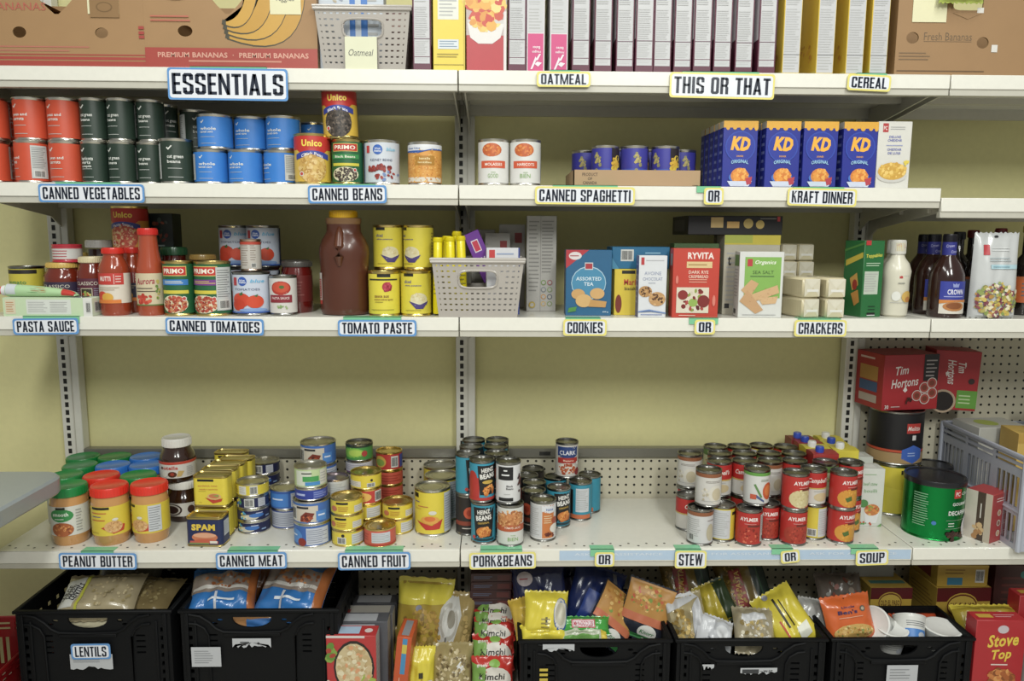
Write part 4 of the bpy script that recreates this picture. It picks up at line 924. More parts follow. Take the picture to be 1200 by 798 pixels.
P3(m, 'snack_box', 'white box with a small red square upright in the grey basket', 'box', 589, .035, .0045, rz=4)
m = carton(.05, .04, .075, '#d4d4d4', [fine(-.8, .2, .8, .8, 3)])
for k, (px, yf, w_, h_, t) in enumerate(((583, .215, .07, .215, 'front one of three behind the grey basket'), (600, .27, .075, .24, 'tallest of three behind the grey basket'), (566, .30, .07, .225, 'furthest back of three behind the grey basket'))):
    m = carton(w_, .05, h_, '#bdb9b2', [('r', .2, .78, .75, .9, '#a83a38'), fine(-.7, .2, .6, .7, 5), fine(-.9, .1, -.75, .9, 9)])
    P3(m, 'snack_box', 'pale grey box with a small red mark, ' + t, 'box', px, yf, 0, 'pale boxes behind the basket')
# tall pale box
m = carton(.082, .055, .262, '#b3b0aa', [('r', -.08, 0, -.05, 1, '#8c8a86'), fine(-.85, .2, -.15, .96, 18, '#8c8a86'), fine(.02, .40, .85, .96, 16, '#8c8a86')] + [('c', .15+.42*(k % 2), .08+.075*(k//2), .028, ['#c9a868', '#8a9a68', '#c9955a', '#6a6f78', '#84898f', '#8fa070', '#80985a', '#a8686a'][k]) for k in range(8)] + [('c', .15+.42*(k % 2), .08+.075*(k//2), .018, '#b3b0aa') for k in range(8)] + [('c', -.62, .07, .035, '#b39a3c'), ('c', -.62, .07, .02, '#b3b0aa')])
P3(m, 'cookie_box', 'tall plain grey-white box of fine print behind the basket end', 'box', 634.5, .17)
m = carton(.120, .055, .172, '#1f5f88', [('p', [(-1, .72), (-1, 1), (.0, 1)], '#b42f3a'), ('e', -.60, .91, .28, .06, '#d8d0d0'), fine(-0.825, 0.889, -0.375, 0.931, 1, '#a83a44'), ('e', 0, .50, .76, .255, '#a8c8d8'), ('e', 0, .50, .73, .24, '#3f87ac'), ('r', -.18, .70, .18, .81, '#c2c8cc'), ('r', -.15, .715, .15, .795, '#a8323c'), ('t', 'ASSORTED', 0, .565, .055, '#cfe0ea', {'w': 1.1}), ('t', 'TEA', 0, .485, .055, '#cfe0ea', {'w': .42}),
    ('e', -.45, .33, .30, .08, '#c89a5c'), ('e', .38, .34, .32, .085, '#cfa264'), ('e', -.2, .23, .36, .10, '#d2a868'), ('p', [(.0, .14), (.75, .13), (.8, .22), (.1, .25)], '#c2904e'), ('p', [(-.9, .05), (-.55, .07), (-.5, .14), (-.85, .12)], '#4a8a3c'), ('t', '350 g', .75, .06, .025, '#cfe0ea', {'w': .25})], cols={'L': '#17405e/p'})
P3(m, 'cookie_box', 'blue assorted tea cookie box standing alone above the COOKIES sign', 'cookie box', 690, .055, rz=-1)
m = carton(.078, .06, .122, '#d8bd1c', [('r', -.5, .90, .4, .97, '#22201c'), ('t', 'Maria', .15, .72, .13, '#c23a2c', {'w': 1.0}), ('t', 'biscuits', .12, .58, .075, '#3a3424', {'w': .85}), ('e', -.7, .25, .22, .2, '#7a2f22')])
P3(m, 'cookie_box', 'yellow biscuit box partly hidden behind the white oatmeal cookie box', 'cookie box', 737, .07)
m = carton(.152, .10, .058, '#1d6b94', [('b', -.70, .35, -.25, .88), fine(0.150, 0.642, 0.750, 0.798, 1, '#8fc0d8'), ('p', [(-1, 0), (-.75, 0), (-1, .5)], '#3f8ab0')], T=[fine(-.8, .2, .8, .8, 4, '#4a8fb4')])
P3(m, 'cookie_box', 'blue box lying flat on top of the yellow biscuit box', 'cookie box', 751, .08, .1222)
m = carton(.072, .045, .159, '#d4d6da', [('r', -.85, .85, -.62, .97, '#b8363a'), fine(-.5, .90, .8, .94, 1, '#b0b0b4'), ('t', 'AVOINE', 0, .715, .055, '#8f98b4', {'w': 1.2, 'b': 0}), ('t', 'CHOCOLAT', 0, .625, .05, '#8f98b4', {'w': 1.4, 'b': 0}), fine(-.3, .54, .3, .58, 1, '#b0b4c0'), ('e', -.5, .42, .48, .09, '#b58850'), ('d', -.5, .42, .42, .075, 22, 3, ['#4a2f1c', '#c89c64', '#6a4428'], .018), ('e', .35, .30, .60, .115, '#bd9058'), ('d', .35, .30, .52, .10, 36, 4, ['#4a2f1c', '#c89c64', '#6a4428', '#d0a670'], .02), ('p', [(-1, .10), (-.2, .13), (1, .08), (1, .06), (-.2, .11), (-1, .08)], '#6a86b8'), fine(-.8, .03, .8, .06, 1, '#5a6fa8')], L=[('r', -1, 0, 1, 1, '#46539c'), fine(-.8, .2, .8, .9, 8, '#7f8ac0')], cols={'L': '#46539c/p'})
P3(m, 'cookie_box', 'small white oatmeal chocolate cookie box in front of the yellow biscuit box', 'cookie box', 765, .018, rz=-2)
m = carton(.118, .05, .178, '#c23a28', [('t', 'RYVITA', .18, .895, .095, '#ecdfd8', {'w': 1.12, 'b': .03}), ('r', -.42, .72, .68, .81, '#d8bc84'), fine(-.35, .74, .6, .79, 1, '#a8844c'), ('t', 'DARK RYE', .10, .66, .045, '#ecc8b4', {'w': .85}), ('t', 'CRISPBREAD', .10, .595, .045, '#ecc8b4', {'w': .85}), fine(-.3, .50, .5, .57, 2, '#e0a088'), ('r', -.82, .07, .58, .44, '#d8cdb8'), ('d', -.1, .26, .66, .16, 46, 5, ['#7a2420', '#a8403a', '#cfc4b0', '#5c1c1c', '#8a9a3c', '#d8d0c0'], .032), ('e', -.1, .22, .2, .06, '#8fae4a'), ('e', -.55, .33, .22, .07, '#8a2a28'), ('e', .35, .24, .26, .09, '#7f2624'), ('e', .80, .25, .07, .08, '#d87a6a'), ('e', -.82, .55, .06, .06, '#d87a6a'), fine(-.7, .02, .2, .05, 1, '#e8c0b0')], L=[('r', -.6, .75, .6, .92, '#9a9a98')], T=[fine(-.8, .2, .8, .8, 3, '#e0a088')])
P3(m, 'crispbread_box', 'red RYVITA crispbread box with figs pictured, above an OR sign', 'cracker box', 816, .012, rz=-3)
m = carton(.12, .05, .19, '#3f5c30', [fine(-.7, .2, .7, .8, 6, '#6a8a4a')], T=[('r', -.6, .2, .2, .9, '#4f7a3c'), ('r', .3, .2, .9, .9, '#8a3428')])
P3(m, 'crispbread_box', 'dark green and red box top showing behind the RYVITA box', 'cracker box', 815, .09)
m = carton(.150, .10, .2125, '#b9b3a0', [('r', -1, .88, 1, 1, '#c9b82c'), fine(-.9, .1, -.5, .8, 12), ('r', -1, .9, .0, 1, '#a8b03c'), ('t', 't', -.80, .68, .12, '#2c2a28', {'w': .12}), ('r', -.92, .08, -.75, .14, '#3a3a3a')], L=[fine(-.8, .1, .8, .9, 10), ('r', -1, .0, -.4, 1, '#7a6f66')])
P3(m, 'cracker_box', 'yellow topped cracker box behind the sea salt crackers', 'cracker box', 886, .10)
m = carton(.150, .10, .2125, '#a8a890', [fine(-.7, .2, .7, .8, 6)], T=[('r', -.9, .1, -.3, .9, '#8a3a3a'), ('r', -.2, .1, .9, .9, '#9fb07a')])
P3(m, 'cracker_box', 'pale red and green topped box furthest back under the black cracker box', 'cracker box', 886, .208)
m = carton(.255, .16, .05, '#19171a', [('r', -.52, .38, -.26, .92, '#c2a668'), ('r', -.18, .36, .08, .70, '#c9a058'), ('c', .27, .60, .26, '#b8a058'), ('c', .52, .55, .23, '#bda254'), fine(0.520, 0.800, 0.940, 0.920, 1, '#8a8680'), ('r', .88, .72, .94, .98, '#b8343a')], L=[('r', -.7, .2, .6, .8, '#4a474a')], T=[fine(-.5, .3, .5, .6, 2, '#3a383a')])
P3(m, 'cracker_box', 'flat black cracker assortment box lying on top of the other cracker boxes', 'cracker box', 861, .10, .2127, rz=1.5)
m = carton(.112, .055, .170, '#d2d3ce', [('r', -.76, .30, .88, .92, '#7fb04a'), ('r', -.65, .78, -.42, .89, '#b8363a'), ('t', 'Organics', .17, .835, .075, '#e8ecd8', {'w': .95, 's': .25}), ('t', 'SEA SALT', .08, .69, .05, '#3f5c30', {'w': .95, 'b': .0}), fine(-.5, .61, .6, .65, 1, '#4f7040'), ('p', [(-.9, .42), (-.45, .58), (-.1, .52), (-.5, .30)], '#c9a070'), ('p', [(-.45, .35), (.75, .50), (.85, .38), (-.3, .24)], '#cfa878'), ('p', [(-.95, .25), (-.6, .42), (.15, .12), (-.2, .06)], '#c2986a'), ('p', [(-.1, .30), (.8, .33), (.7, .22), (.1, .20)], '#d2ac7c'), ('d', .0, .33, .75, .14, 30, 5, ['#a8784a', '#b88a5a'], .006), fine(-.8, .03, .8, .06, 1)], L=[fine(-.7, .3, .7, .75, 9), ('r', -.8, .78, .8, .95, '#5c8a3c'), ('r', -.6, .05, .2, .12, '#3a3a3a')])
P3(m, 'cracker_box', 'white and green sea salt cracker box standing in front', 'cracker box', 892.5, .018, rz=-4)
# cracker sleeves: waxed paper packs
def sleeve(L_, s_, seed):
    g = G(); rng = random.Random(seed)
    g.box(-s_/2, -L_/2, 0, s_/2, L_/2, s_, '#d0c49e/w', .006)
    g.art(lambda x, y, o: (x, -L_/2-o, y), s_, s_, [('r', -.85, .06, .85, .94, '#d6cfb8/w'), ('p', [(-.85, .06), (.85, .06), (.1, .5)], '#c9bf9c/w'), ('p', [(-.85, .94), (.85, .94), (-.1, .5)], '#dcd6c2/w'), ('r', -.6, .30, .7, .42, '#e2e0d8/w')])
    g.art(lambda x, y, o: (-s_/2-o, -x, y), L_, s_, [('r', -.96+.12*k, .08, -.95+.12*k, .92, '#b8a878') for k in range(17)])
    return Model(s_, L_, s_, g.build('sleeve'))
sl = sleeve(.13, .052, 1); sh = sleeve(.13, .047, 2)
CG = 'stacked cracker sleeves'
P3(sl, 'cracker_sleeve', 'cream cracker sleeve at the bottom of the front stack beside the sea salt box', 'crackers', 948, .012, 0, CG, rz=14)
P3(sl, 'cracker_sleeve', 'cream cracker sleeve at the bottom of the front stack beside the green box', 'crackers', 976, .008, 0, CG, rz=4)
P3(sl, 'cracker_sleeve', 'cream cracker sleeve on top of the front stack beside the sea salt box', 'crackers', 950, .010, .0525, CG, rz=12)
P3(sl, 'cracker_sleeve', 'cream cracker sleeve on top of the front stack beside the green box', 'crackers', 978, .004, .0525, CG, rz=3)
for k, z in enumerate((.0, .0475, .095, .1425)):
    for j, px in enumerate((924, 942)):
        P3(sh, 'cracker_sleeve', 'cracker sleeve in the back stack, ' + ('lowest', 'second from the bottom', 'third from the bottom', 'topmost')[k] + (' on the sea salt box side' if j == 0 else ' on the green box side'), 'crackers', px, .185, z, CG)
# right hand bay
m = carton(.062, .075, .200, '#1d6a34', [('r', -.85, .30, .55, .60, '#b9c4b4'), fine(-.8, .33, .5, .58, 8), ('t', 'Toppables', .0, .80, .06, '#d8d03c', {'w': 1.6, 's': .2, 'a': 4}), fine(-.75, .66, .75, .72, 2, '#b8d0b4'), fine(-.3, .08, .4, .16, 2, '#123c20'), ('r', -.4, .03, .4, .06, '#1a1a1a'), ('r', -.4, .02, .4, .03, '#d8d8d8'), ('r', -.9, .94, -.4, 1, '#b83030')],
    L=[('p', [(-.8, .74), (.9, .85), (.9, .78), (-.8, .66)], '#c9b42c'), ('p', [(-.3, .5), (.4, .58), (.6, .42), (.0, .34)], '#c99a44'), ('p', [(-.1, .30), (.6, .36), (.8, .20), (.3, .14)], '#c28a3a'), ('e', .25, .42, .25, .07, '#9a3426'), ('p', [(-1, .88), (1, .98), (1, .95), (-1, .85)], '#4c8a3c')])
P3(m, 'cracker_box', 'green cracker box with two printed faces beside the white dressing bottle', 'cracker box', 1019, .04, rz=14)
pr = [(.027, 0), (.032, .005), (.0335, .03), (.033, .09), (.036, .12), (.030, .14), (.019, .155), (.016, .165)]
m = jar(pr, '#c9c5b4/s', (.0185, .164, .202, '#d0cec6/s'), [(.0345, .03, .115, None, [('r', -.15, .85, 0, 1, '#b83a3a'), fine(.05, .9, .5, .95, 1), fine(-0.200, 0.658, 0.200, 0.742, 1, '#8a8a80'), ('e', .3, .28, .3, .18, '#d0a84c'), ('e', -.25, .3, .2, .15, '#dcdcd4'), ('e', .35, .2, .16, .09, '#b87a3c'), fine(-.5, .08, .4, .12, 1)]), (.0188, .17, .195, None, [('r', -.5, .1, .5, .95, '#c9b878'), ('d', 0, .6, .4, .25, 9, 4, ['#d8b42c', '#b86a2c'], .1)])], names=('bottle', 'cap', 'label'))
P3(m, 'dressing_bottle', 'white salad dressing bottle with white cap beside the green cracker box', 'bottle', 1050, .035)
P3(m, 'dressing_bottle', 'white dressing bottle peeping from behind the front white bottle', 'bottle', 1046, .12)
def syrup():
    pr = [(.040, 0), (.0425, .006), (.0425, .10), (.041, .115), (.032, .14), (.0195, .158), (.0165, .165), (.0165, .20)]
    nk = [('t', t_, (-.25, .2, .15)[k], (.8, .5, .15)[k], .16, '#a8a8d4', {'w': .75, 's': .2, 'a': 5}) for k, t_ in enumerate(('Crown', 'Crown', 'Crown'))]
    return jar(pr, '#2a1410/g', (.0165, .196, .218, '#15131a/s'), [(.0172, .148, .197, '#2a2f86', nk), (.0429, .012, .098, None, [('r', -.55, .42, .55, .98, '#303c9c'), ('r', -.55, .0, .55, .42, '#d6d0c4'), ('t', 'CROWN', .02, .66, .16, '#dcdcec', {'w': .62, 'b': .03}), fine(-.4, .48, .4, .56, 1, '#9aa0d8'), ('p', [(-.1, .8), (-.13, .92), (-.05, .86), (0, .94), (.05, .86), (.13, .92), (.1, .8)], '#8f9ad0'), ('e', .0, .22, .42, .14, '#b8783a'), ('e', .0, .24, .3, .10, '#8a4f24'), ('p', [(-.55, .42), (.55, .42), (.55, .34), (0, .38), (-.55, .30)], '#cf7f2c')])], names=('bottle', 'cap', 'label'))
sy = syrup()
P3(sy, 'syrup_bottle', 'brown syrup bottle in front with its blue and orange CROWN label showing', 'bottle', 1110, .012, 0, 'brown syrup bottles')
P3(sy, 'syrup_bottle', 'brown syrup bottle half hidden behind the front labelled one', 'bottle', 1092, .10, 0, 'brown syrup bottles')
P3(sy, 'syrup_bottle', 'brown syrup bottle furthest back nearest the white dressing', 'bottle', 1081, .20, 0, 'brown syrup bottles')
def dark(capc, labc, h=.215, body='#17120f/g'):
    pr = [(.030, 0), (.032, .006), (.032, .12), (.028, .145), (.013, .165), (.0125, h-.02)]
    return jar([(a, min(b, h-.015)) for a, b in pr], body, (.0145, h-.022, h, capc), [(.0324, .035, .105, labc, [fine(-.5, .2, .5, .8, 4, '#5c5c62'), ('r', -1.2, .9, 1.2, 1, '#a85a2c')])], names=('bottle', 'cap', 'label'))
DG = 'dark bottles behind the white pouch'
for px, yf, cc, lc, h, t in ((1122, .13, '#131216/s', '#3a3a44', .225, 'with black cap behind the CROWN bottle'), (1146, .06, '#131216/s', '#6a6a70', .20, 'with grey label between the CROWN bottle and the white pouch'), (1136, .15, '#7a1c1c/s', '#3c3034', .23, 'with dark red cap behind the CROWN bottle'), (1161, .17, '#17151a/s', '#4a4a50', .21, 'with black cap behind the pouch edge'), (1176, .12, '#7a2024/s', '#4a3a3a', .235, 'with red cap over the top of the white pouch'), (1200, .09, '#b8a43c/s', '#b85a24', .245, 'with yellow cap past the white pouch, at the photo edge')):
    P3(dark(cc, lc, h), 'sauce_bottle', 'dark bottle ' + t, 'bottle', px, yf, 0, DG)
m = pouch(.118, .222, .055, '#c2c4c4/w', [('r', -.65, .74, -.38, .86, '#b8343c'), ('e', -.1, .955, .10, .014, '#2a2a2c'), fine(-.3, .78, .5, .84, 2, '#d2d4d4'), ('r', -.35, .58, .85, .63, '#a8c8d2'), fine(-.4, .66, .7, .72, 2, '#a9b4b8'), fine(-0.250, 0.587, 0.650, 0.623, 1, '#7fa8b8'), ('d', .0, .22, .92, .20, 200, 8, ['#c9b04c', '#8a9a4c', '#d8cc9c', '#7a3a4a', '#a8a04c', '#e0d8b8', '#8a4a54', '#b88a3c'], .024)], 11, .003, .05, stand=True)
P3(m, 'food_pouch', 'white standing pouch with a picture of salad at the photo edge', 'pouch', 1172, .008, rz=-4)

# ================================================================ LOWER SHELF
def P4(m, nm, lab, cat, px, py, grp=None, dz=0, rz=0, zt=None, **k):
    """stands a thing on the lower shelf where its front foot (or, with zt, the middle of its top at that height) shows at px, py"""
    if zt is not None: x, y = on(px, py, S4+zt); z = S4+zt-m.h
    else: x, y = on(px, py, S4); y += m.d/2; z = S4+dz; x = xat(px, y, z+m.h/2)
    return spawn(m, nm, lab, cat, (x, y, z), (R(k.get('rx', 0)), R(k.get('ry', 0)), R(rz)), grp)
PBC = '#b98a55/g'
def peanut(lid, lab, r=.0472):
    pr = [(r*.86, 0), (r*.93, .006), (r*.95, .022), (r, .028), (r, .112), (r*.97, .117), (r*.96, .128), (r*.93, .132), (r*.93, .136)]
    return jar(pr, PBC, (r*.985, .133, .158, lid), [(r+.0005, .030, .110, lab[0], lab[1])], names=('jar_body', 'lid', 'label'))
yl = ('#dcc422', [('r', -.42, .90, .25, .985, '#22201c'), fine(-0.425, 0.738, 0.225, 0.822, 1, '#c24a34'), fine(-0.410, 0.621, 0.010, 0.699, 1, '#4a4a90'), fine(-0.420, 0.498, 0.160, 0.582, 1, '#c24a34'), ('p', [(-.05, .28), (.3, .40), (.75, .32), (.7, .12), (.35, .06)], '#c23f2a'), ('e', .36, .30, .30, .20, '#d8a868'), ('d', .36, .30, .27, .17, 40, 3, ['#c8955a', '#e0b880', '#b8844a'], .03), ('e', .42, .55, .10, .05, '#d8d4c4'), fine(-.45, .08, -.1, .14, 1, '#a8901a')])
yl2 = ('#dcc422', [('r', -.75, .90, -.3, .985, '#22201c'), fine(-0.745, 0.698, -0.495, 0.782, 1, '#4a4a90'), fine(-0.770, 0.541, -0.470, 0.619, 1, '#c24a34'), ('p', [(-.6, .26), (-.3, .36), (.2, .32), (.2, .10), (-.2, .06)], '#c23f2a'), ('e', -.16, .28, .32, .20, '#d8a868'), ('d', -.16, .28, .28, .17, 40, 3, ['#c8955a', '#e0b880', '#b8844a'], .03), ('e', -.12, .55, .10, .05, '#d8d4c4'), ('r', .18, .06, .62, .96, '#c4c8cc'), fine(.21, .1, .58, .92, 10, '#8a8c90')])
gl = ('#cfcfc6', [('e', .02, .70, .42, .22, '#2c8a44'), ('r', -.15, .90, .18, .98, '#22201c'), ('t', 'smooth', .0, .74, .13, '#dce8d8', {'w': .55, 'b': .03}), fine(-0.200, 0.544, 0.200, 0.616, 1, '#dce8d8'), ('e', .04, .22, .38, .24, '#a85a28'), ('d', .04, .22, .34, .20, 34, 4, ['#c87838', '#8a4420', '#d89048'], .035), fine(.5, .1, .72, .9, 8, '#9a9a94')])
GRN, RDL, BLU = '#17783a/s', '#cf3426/s', '#2f6fc0/s'
pg_, py_, py2, pb2 = peanut(GRN, gl), peanut(RDL, yl), peanut(RDL, yl2), peanut(BLU, yl)
PJ = 'peanut butter jars'
P4(pg_, 'peanut_butter_jar', 'peanut butter jar with green lid and white smooth label, front row beside the table', 'jar', 82, 641, PJ)
P4(py_, 'peanut_butter_jar', 'peanut butter jar with red lid and yellow label, front row in the middle', 'jar', 130, 641, PJ)
P4(py2, 'peanut_butter_jar', 'peanut butter jar with red lid and white side panel, front row nearest the chocolate spread', 'jar', 176, 637, PJ)
fy = on(130, 641, S4)[1]+.049
for k, px, m, t in ((1, 79, pg_, 'green lidded jar in the second row beside the table'), (2, 96, pg_, 'green lidded jar in the third row'), (3, 106, pg_, 'green lidded jar furthest back beside another green one'), (3, 142, pg_, 'green lidded jar furthest back in the shadow beside the upright'), (1, 121, py_, 'red lidded jar in the second row between two green lids'), (1, 166, pg_, 'green lidded jar in the second row beside the chocolate spread'), (2, 137, pb2, 'blue lidded jar of the three nearest the red lids'), (2, 178, pb2, 'blue lidded jar behind the chocolate spread'), (3, 180, pb2, 'blue lidded jar furthest back')):
    y = fy+.0985*k-(.012 if k == 3 else 0); spawn(m, 'peanut_butter_jar', 'peanut butter jar, ' + t, 'jar', (xat(px, y, S4+.15), y, S4), (0, 0, R(8*k)), PJ)
def nut(r, h, txt=True):
    pr = [(r*.86, 0), (r*.94, .005), (r, .02), (r, h*.52), (r*.93, h*.62), (r*.76, h*.74), (r*.75, h*.80)]
    it = [('r', -1.3, .84, 1.3, 1, '#c4402c'), ('t', 'nutella', -.12, .64, .22, '#c23a2c', {'w': .66, 'b': .03}), ('t', 'n', -.41, .62, .16, '#2a2624', {'w': .1, 'b': .03}), ('e', .0, .24, .16, .18, '#5a2f1c'), ('e', .0, .26, .07, .1, '#a8402c'), ('p', [(.15, .1), (.3, .1), (.42, .42), (.22, .46)], '#c9a860'), ('e', -.28, .25, .12, .18, '#dcd6cc'), fine(.5, .1, .8, .7, 6)] if txt else [('e', -.2, .5, .36, .46, '#3a2420'), ('e', -.2, .5, .30, .38, '#cfc9c0'), ('e', -.2, .5, .24, .30, '#3a2420'), ('e', .45, .5, .12, .3, '#4a2c22'), fine(.62, .2, .8, .8, 5)]
    return jar(pr, '#301a12/g', (r*.80, h*.80, h, '#d5d3cd/s'), [(r+.0005, .016 if txt else .02, h*.5, '#d3cfc8', it)], names=('jar_body', 'lid', 'label'))
n1, n2 = nut(.0495, .127), nut(.052, .118, False)
CHG = 'chocolate spread jars'
o = P4(n2, 'chocolate_spread_jar', 'dark chocolate spread jar with a round white label, underneath another jar', 'jar', 197, 604, CHG)
spawn(n1, 'chocolate_spread_jar', 'chocolate spread jar reading nutella, raised on top of another jar', 'jar', (o.location.x-.012, o.location.y-.004, S4+.1182), (0, 0, R(4)), CHG)
P4(n1, 'chocolate_spread_jar', 'chocolate spread jar with red banded label standing behind the stacked pair', 'jar', 223, 585, CHG, rz=-60)

def tin(w, d, h, base, F, L=(), rr=.014):
    """rounded square meat tin"""
    def ring(i, z):
        P = []
        for cx, cy, a0 in ((w/2-rr, d/2-rr, 0), (-w/2+rr, d/2-rr, 90), (-w/2+rr, -d/2+rr, 180), (w/2-rr, -d/2+rr, 270)):
            for k in range(6): t = R(a0+90*k/5); P.append((cx+(rr-i)*math.cos(t), cy+(rr-i)*math.sin(t), z))
        return P
    m = Model(w, d, h); g = G(); rs = [(.004, .002), (.002, 0), (0, .002), (.0015, .005), (.0015, h-.005), (0, h-.003), (0, h-.0006), (.0015, h), (.0035, h-.0035)]; vs = []; n = 24
    for i, z in rs: vs += ring(i, z)
    g.add(vs, [(q*n+i, q*n+(i+1) % n, (q+1)*n+(i+1) % n, (q+1)*n+i) for q in range(len(rs)-1) for i in range(n)]+[tuple(range(n))], GOLD); m.part('can_body', g)
    l = G(); l.add(ring(.0035, h-.0035)+ring(.012, h-.0035)+ring(.0128, h-.0022)+ring(.015, h-.0022), [(q*n+i, q*n+(i+1) % n, (q+1)*n+(i+1) % n, (q+1)*n+i) for q in range(3) for i in range(n)]+[tuple(range(3*n, 4*n))], '#c2b47a/m'); m.part('lid', l)
    b = G(); b.add(ring(.001, .006)+ring(.001, h-.006), [(i, (i+1) % n, n+(i+1) % n, n+i) for i in range(n)], base)
    b.art(lambda x, y, o: (x, -d/2+.001-o, .006+y), w-2*rr*.4, h-.012, F)
    if L: b.art(lambda x, y, o: (w/2-.001+o, x, .006+y), d-2*rr*.5, h-.012, L)
    m.part('label', b); return m
spam = tin(.101, .06, .081, '#1f2a56', [('t', 'SPAM', -.02, .70, .26, '#e0c028', {'w': 1.42, 'b': .06}), ('e', .05, .30, .78, .20, '#c8744c'), ('e', .05, .38, .70, .10, '#dca07c'), ('r', -.85, .05, .85, .16, '#b8504a'), ('e', .1, .15, .7, .08, '#c25a3c'), ('r', .35, .06, .8, .16, '#d8d4c8'), ('r', -.9, .04, .3, .08, '#8aa04a')], [('r', -.7, .3, .7, .9, '#c4c8d0'), fine(-.6, .35, .6, .85, 7)])
P4(spam, 'meat_tin', 'dark blue SPAM tin in front of the yellow tins', 'tin', 246, 639, rz=-3)
sm = tin(.097, .052, .087, '#dfca1e', [('r', -.75, .88, .3, .97, '#22201c'), ('t', 'sandwich meat', -.1, .72, .055, '#c2683a', {'w': 1.25}), ('t', 'viande à sandwich', -.05, .59, .05, '#c2683a', {'w': 1.2}), fine(-.7, .5, -.1, .54, 1, '#a8901a'), ('p', [(-.3, .28), (.3, .18), (.85, .26), (.75, .14), (.2, .06)], '#c2402c'), ('e', .30, .32, .46, .12, '#d8b070'), ('e', .30, .34, .34, .08, '#c8784a'), ('p', [(.2, .36), (.6, .40), (.55, .30)], '#8aa04a'), fine(-.7, .08, -.45, .12, 1, '#a8901a')])
YM = 'yellow sandwich meat tins'
bx, by = on(253, 631, S4)
for k in range(5):
    t = ('front', 'second from the front', 'middle', 'fourth from the front', 'furthest back')[k]
    y = by+.03+.056*k; x = xat((251, 265.5, 268.5, 280, 286.5)[k], y, S4+.15)
    spawn(sm, 'meat_tin', 'yellow sandwich meat tin in the lower layer, ' + t, 'tin', (x, y, S4), (0, 0, R((-2, 1, -1, 2, 0)[k])), YM)
    spawn(sm, 'meat_tin', 'yellow sandwich meat tin in the upper layer, ' + t, 'tin', (x-.001, y-.001, S4+.0872), (0, 0, R((-3, 2, 0, 1, -1)[k])), YM)

# stacks of small flat cans
def flat(r, h, base, items, rim=METAL, tab=False, lid=None): return can(r, h, base, items, rim=rim, tab=tab, lid=lid, lz=.003)
NAVY = '#20264f'
tn_y = flat(.0445, .036, '#d9c41e', [('r', -.45, .1, -.1, .9, '#cfcfcb'), fine(-.42, .2, -.14, .8, 4), ('b', .05, .1, .35, .9), fine(-.8, .2, -.5, .8, 3, '#a8901a')])
tn_b = flat(.0445, .036, NAVY, [('b', -.25, .12, .15, .9), ('d', -.55, .5, .14, .35, 12, 3, ['#d8c040', '#4a78b8', '#3a8a5a'], .16), ('r', .3, .1, .62, .9, '#b9bcc8'), fine(.33, .2, .6, .8, 4)])
tn_c = flat(.0445, .036, NAVY, [('e', -.1, .35, .4, .25, '#c9c4b0'), ('e', .2, .5, .3, .2, '#3a70b8'), ('d', -.3, .5, .2, .3, 12, 6, ['#d8c83c', '#e0d8c0', '#4aa0c8'], .15), fine(0.170, 0.600, 0.470, 0.840, 1, '#b8c0dc'), fine(0.575, 0.120, 0.825, 0.480, 1, '#8aa8d0')])
ck = flat(.0455, .057, '#3a66b0', [('r', -.75, .12, .2, .88, '#3f7fcc'), fine(-0.500, 0.430, 0.000, 0.670, 1, '#d0dcf0'), ('p', [(-1, .0), (-.7, 0), (-.75, .6), (-1, .7)], '#9a3a2c'), ('r', .3, .1, .9, .9, '#c4c8d0'), fine(.33, .15, .88, .85, 6), ('r', -1.4, .88, 1.4, 1, '#2f5aa8')])
ckw = flat(.0455, .057, '#b9bdc8', [fine(-.9, .15, .85, .85, 7, '#84889a'), ('r', -1.4, .0, 1.4, .07, '#2f4a98'), ('r', -1.4, .93, 1.4, 1, '#2f4a98')])
ch2 = flat(.0505, .063, '#3f6cb4', [('r', -.78, .08, .32, .86, '#c9bfae'), ('b', -.74, .12, -.46, .8), ('r', -.45, .72, .0, .82, '#22242c'), ('p', [(-.3, .10), (.05, .10), (.2, .5), (-.1, .58), (-.28, .36)], '#7a2f20'), ('d', -.04, .3, .16, .2, 14, 5, ['#a8482c', '#5a2018', '#c2683c'], .07), ('r', .25, .12, .62, .6, '#4a86cc'), fine(0.315, 0.292, 0.565, 0.508, 1, '#d8e0f0')])
ch3 = flat(.0505, .063, '#3a66b0', [('e', -.42, .45, .32, .34, '#4f8ad0'), fine(-0.600, 0.404, -0.300, 0.596, 1, '#d8e0f0'), ('e', -.12, .2, .16, .2, '#8a2c22'), ('r', .05, .08, .85, .88, '#bcc2ce'), fine(.08, .14, .8, .82, 7, '#84889a')])
gw = flat(.043, .056, '#b8cc94', [('r', -.62, .1, .05, .9, '#cfd4c4'), fine(-0.350, 0.664, 0.150, 0.856, 1, '#2a2f2c'), ('r', -.3, .32, .35, .6, '#3f9a4c'), ('r', -.2, .1, .4, .3, '#3f8ac8'), ('r', .4, .1, .8, .9, '#d0cfc2'), fine(.42, .2, .78, .8, 4)])
bl = flat(.044, .034, '#2c3f98', [fine(-0.650, 0.200, -0.150, 0.800, 1, '#a8b4e0'), ('r', .1, .15, .7, .85, '#4a5cae'), fine(.12, .2, .68, .8, 3, '#8a98d0')])
gtop = flat(.0395, .05, '#3f8a3c', [('e', -.15, .5, .6, .34, '#7ab83c'), ('e', .0, .5, .35, .22, '#a8c84a'), ('c', .45, .45, .2, '#a83a34'), ('r', -1.4, .86, 1.4, 1, '#2a3a2a')], rim=DARKMETAL, tab=True)
wlab = flat(.0395, .036, '#c2c0c6', [fine(-.8, .2, .7, .8, 4, '#9490a0'), ('r', -1.4, .0, 1.4, .12, '#7a4a7c')])
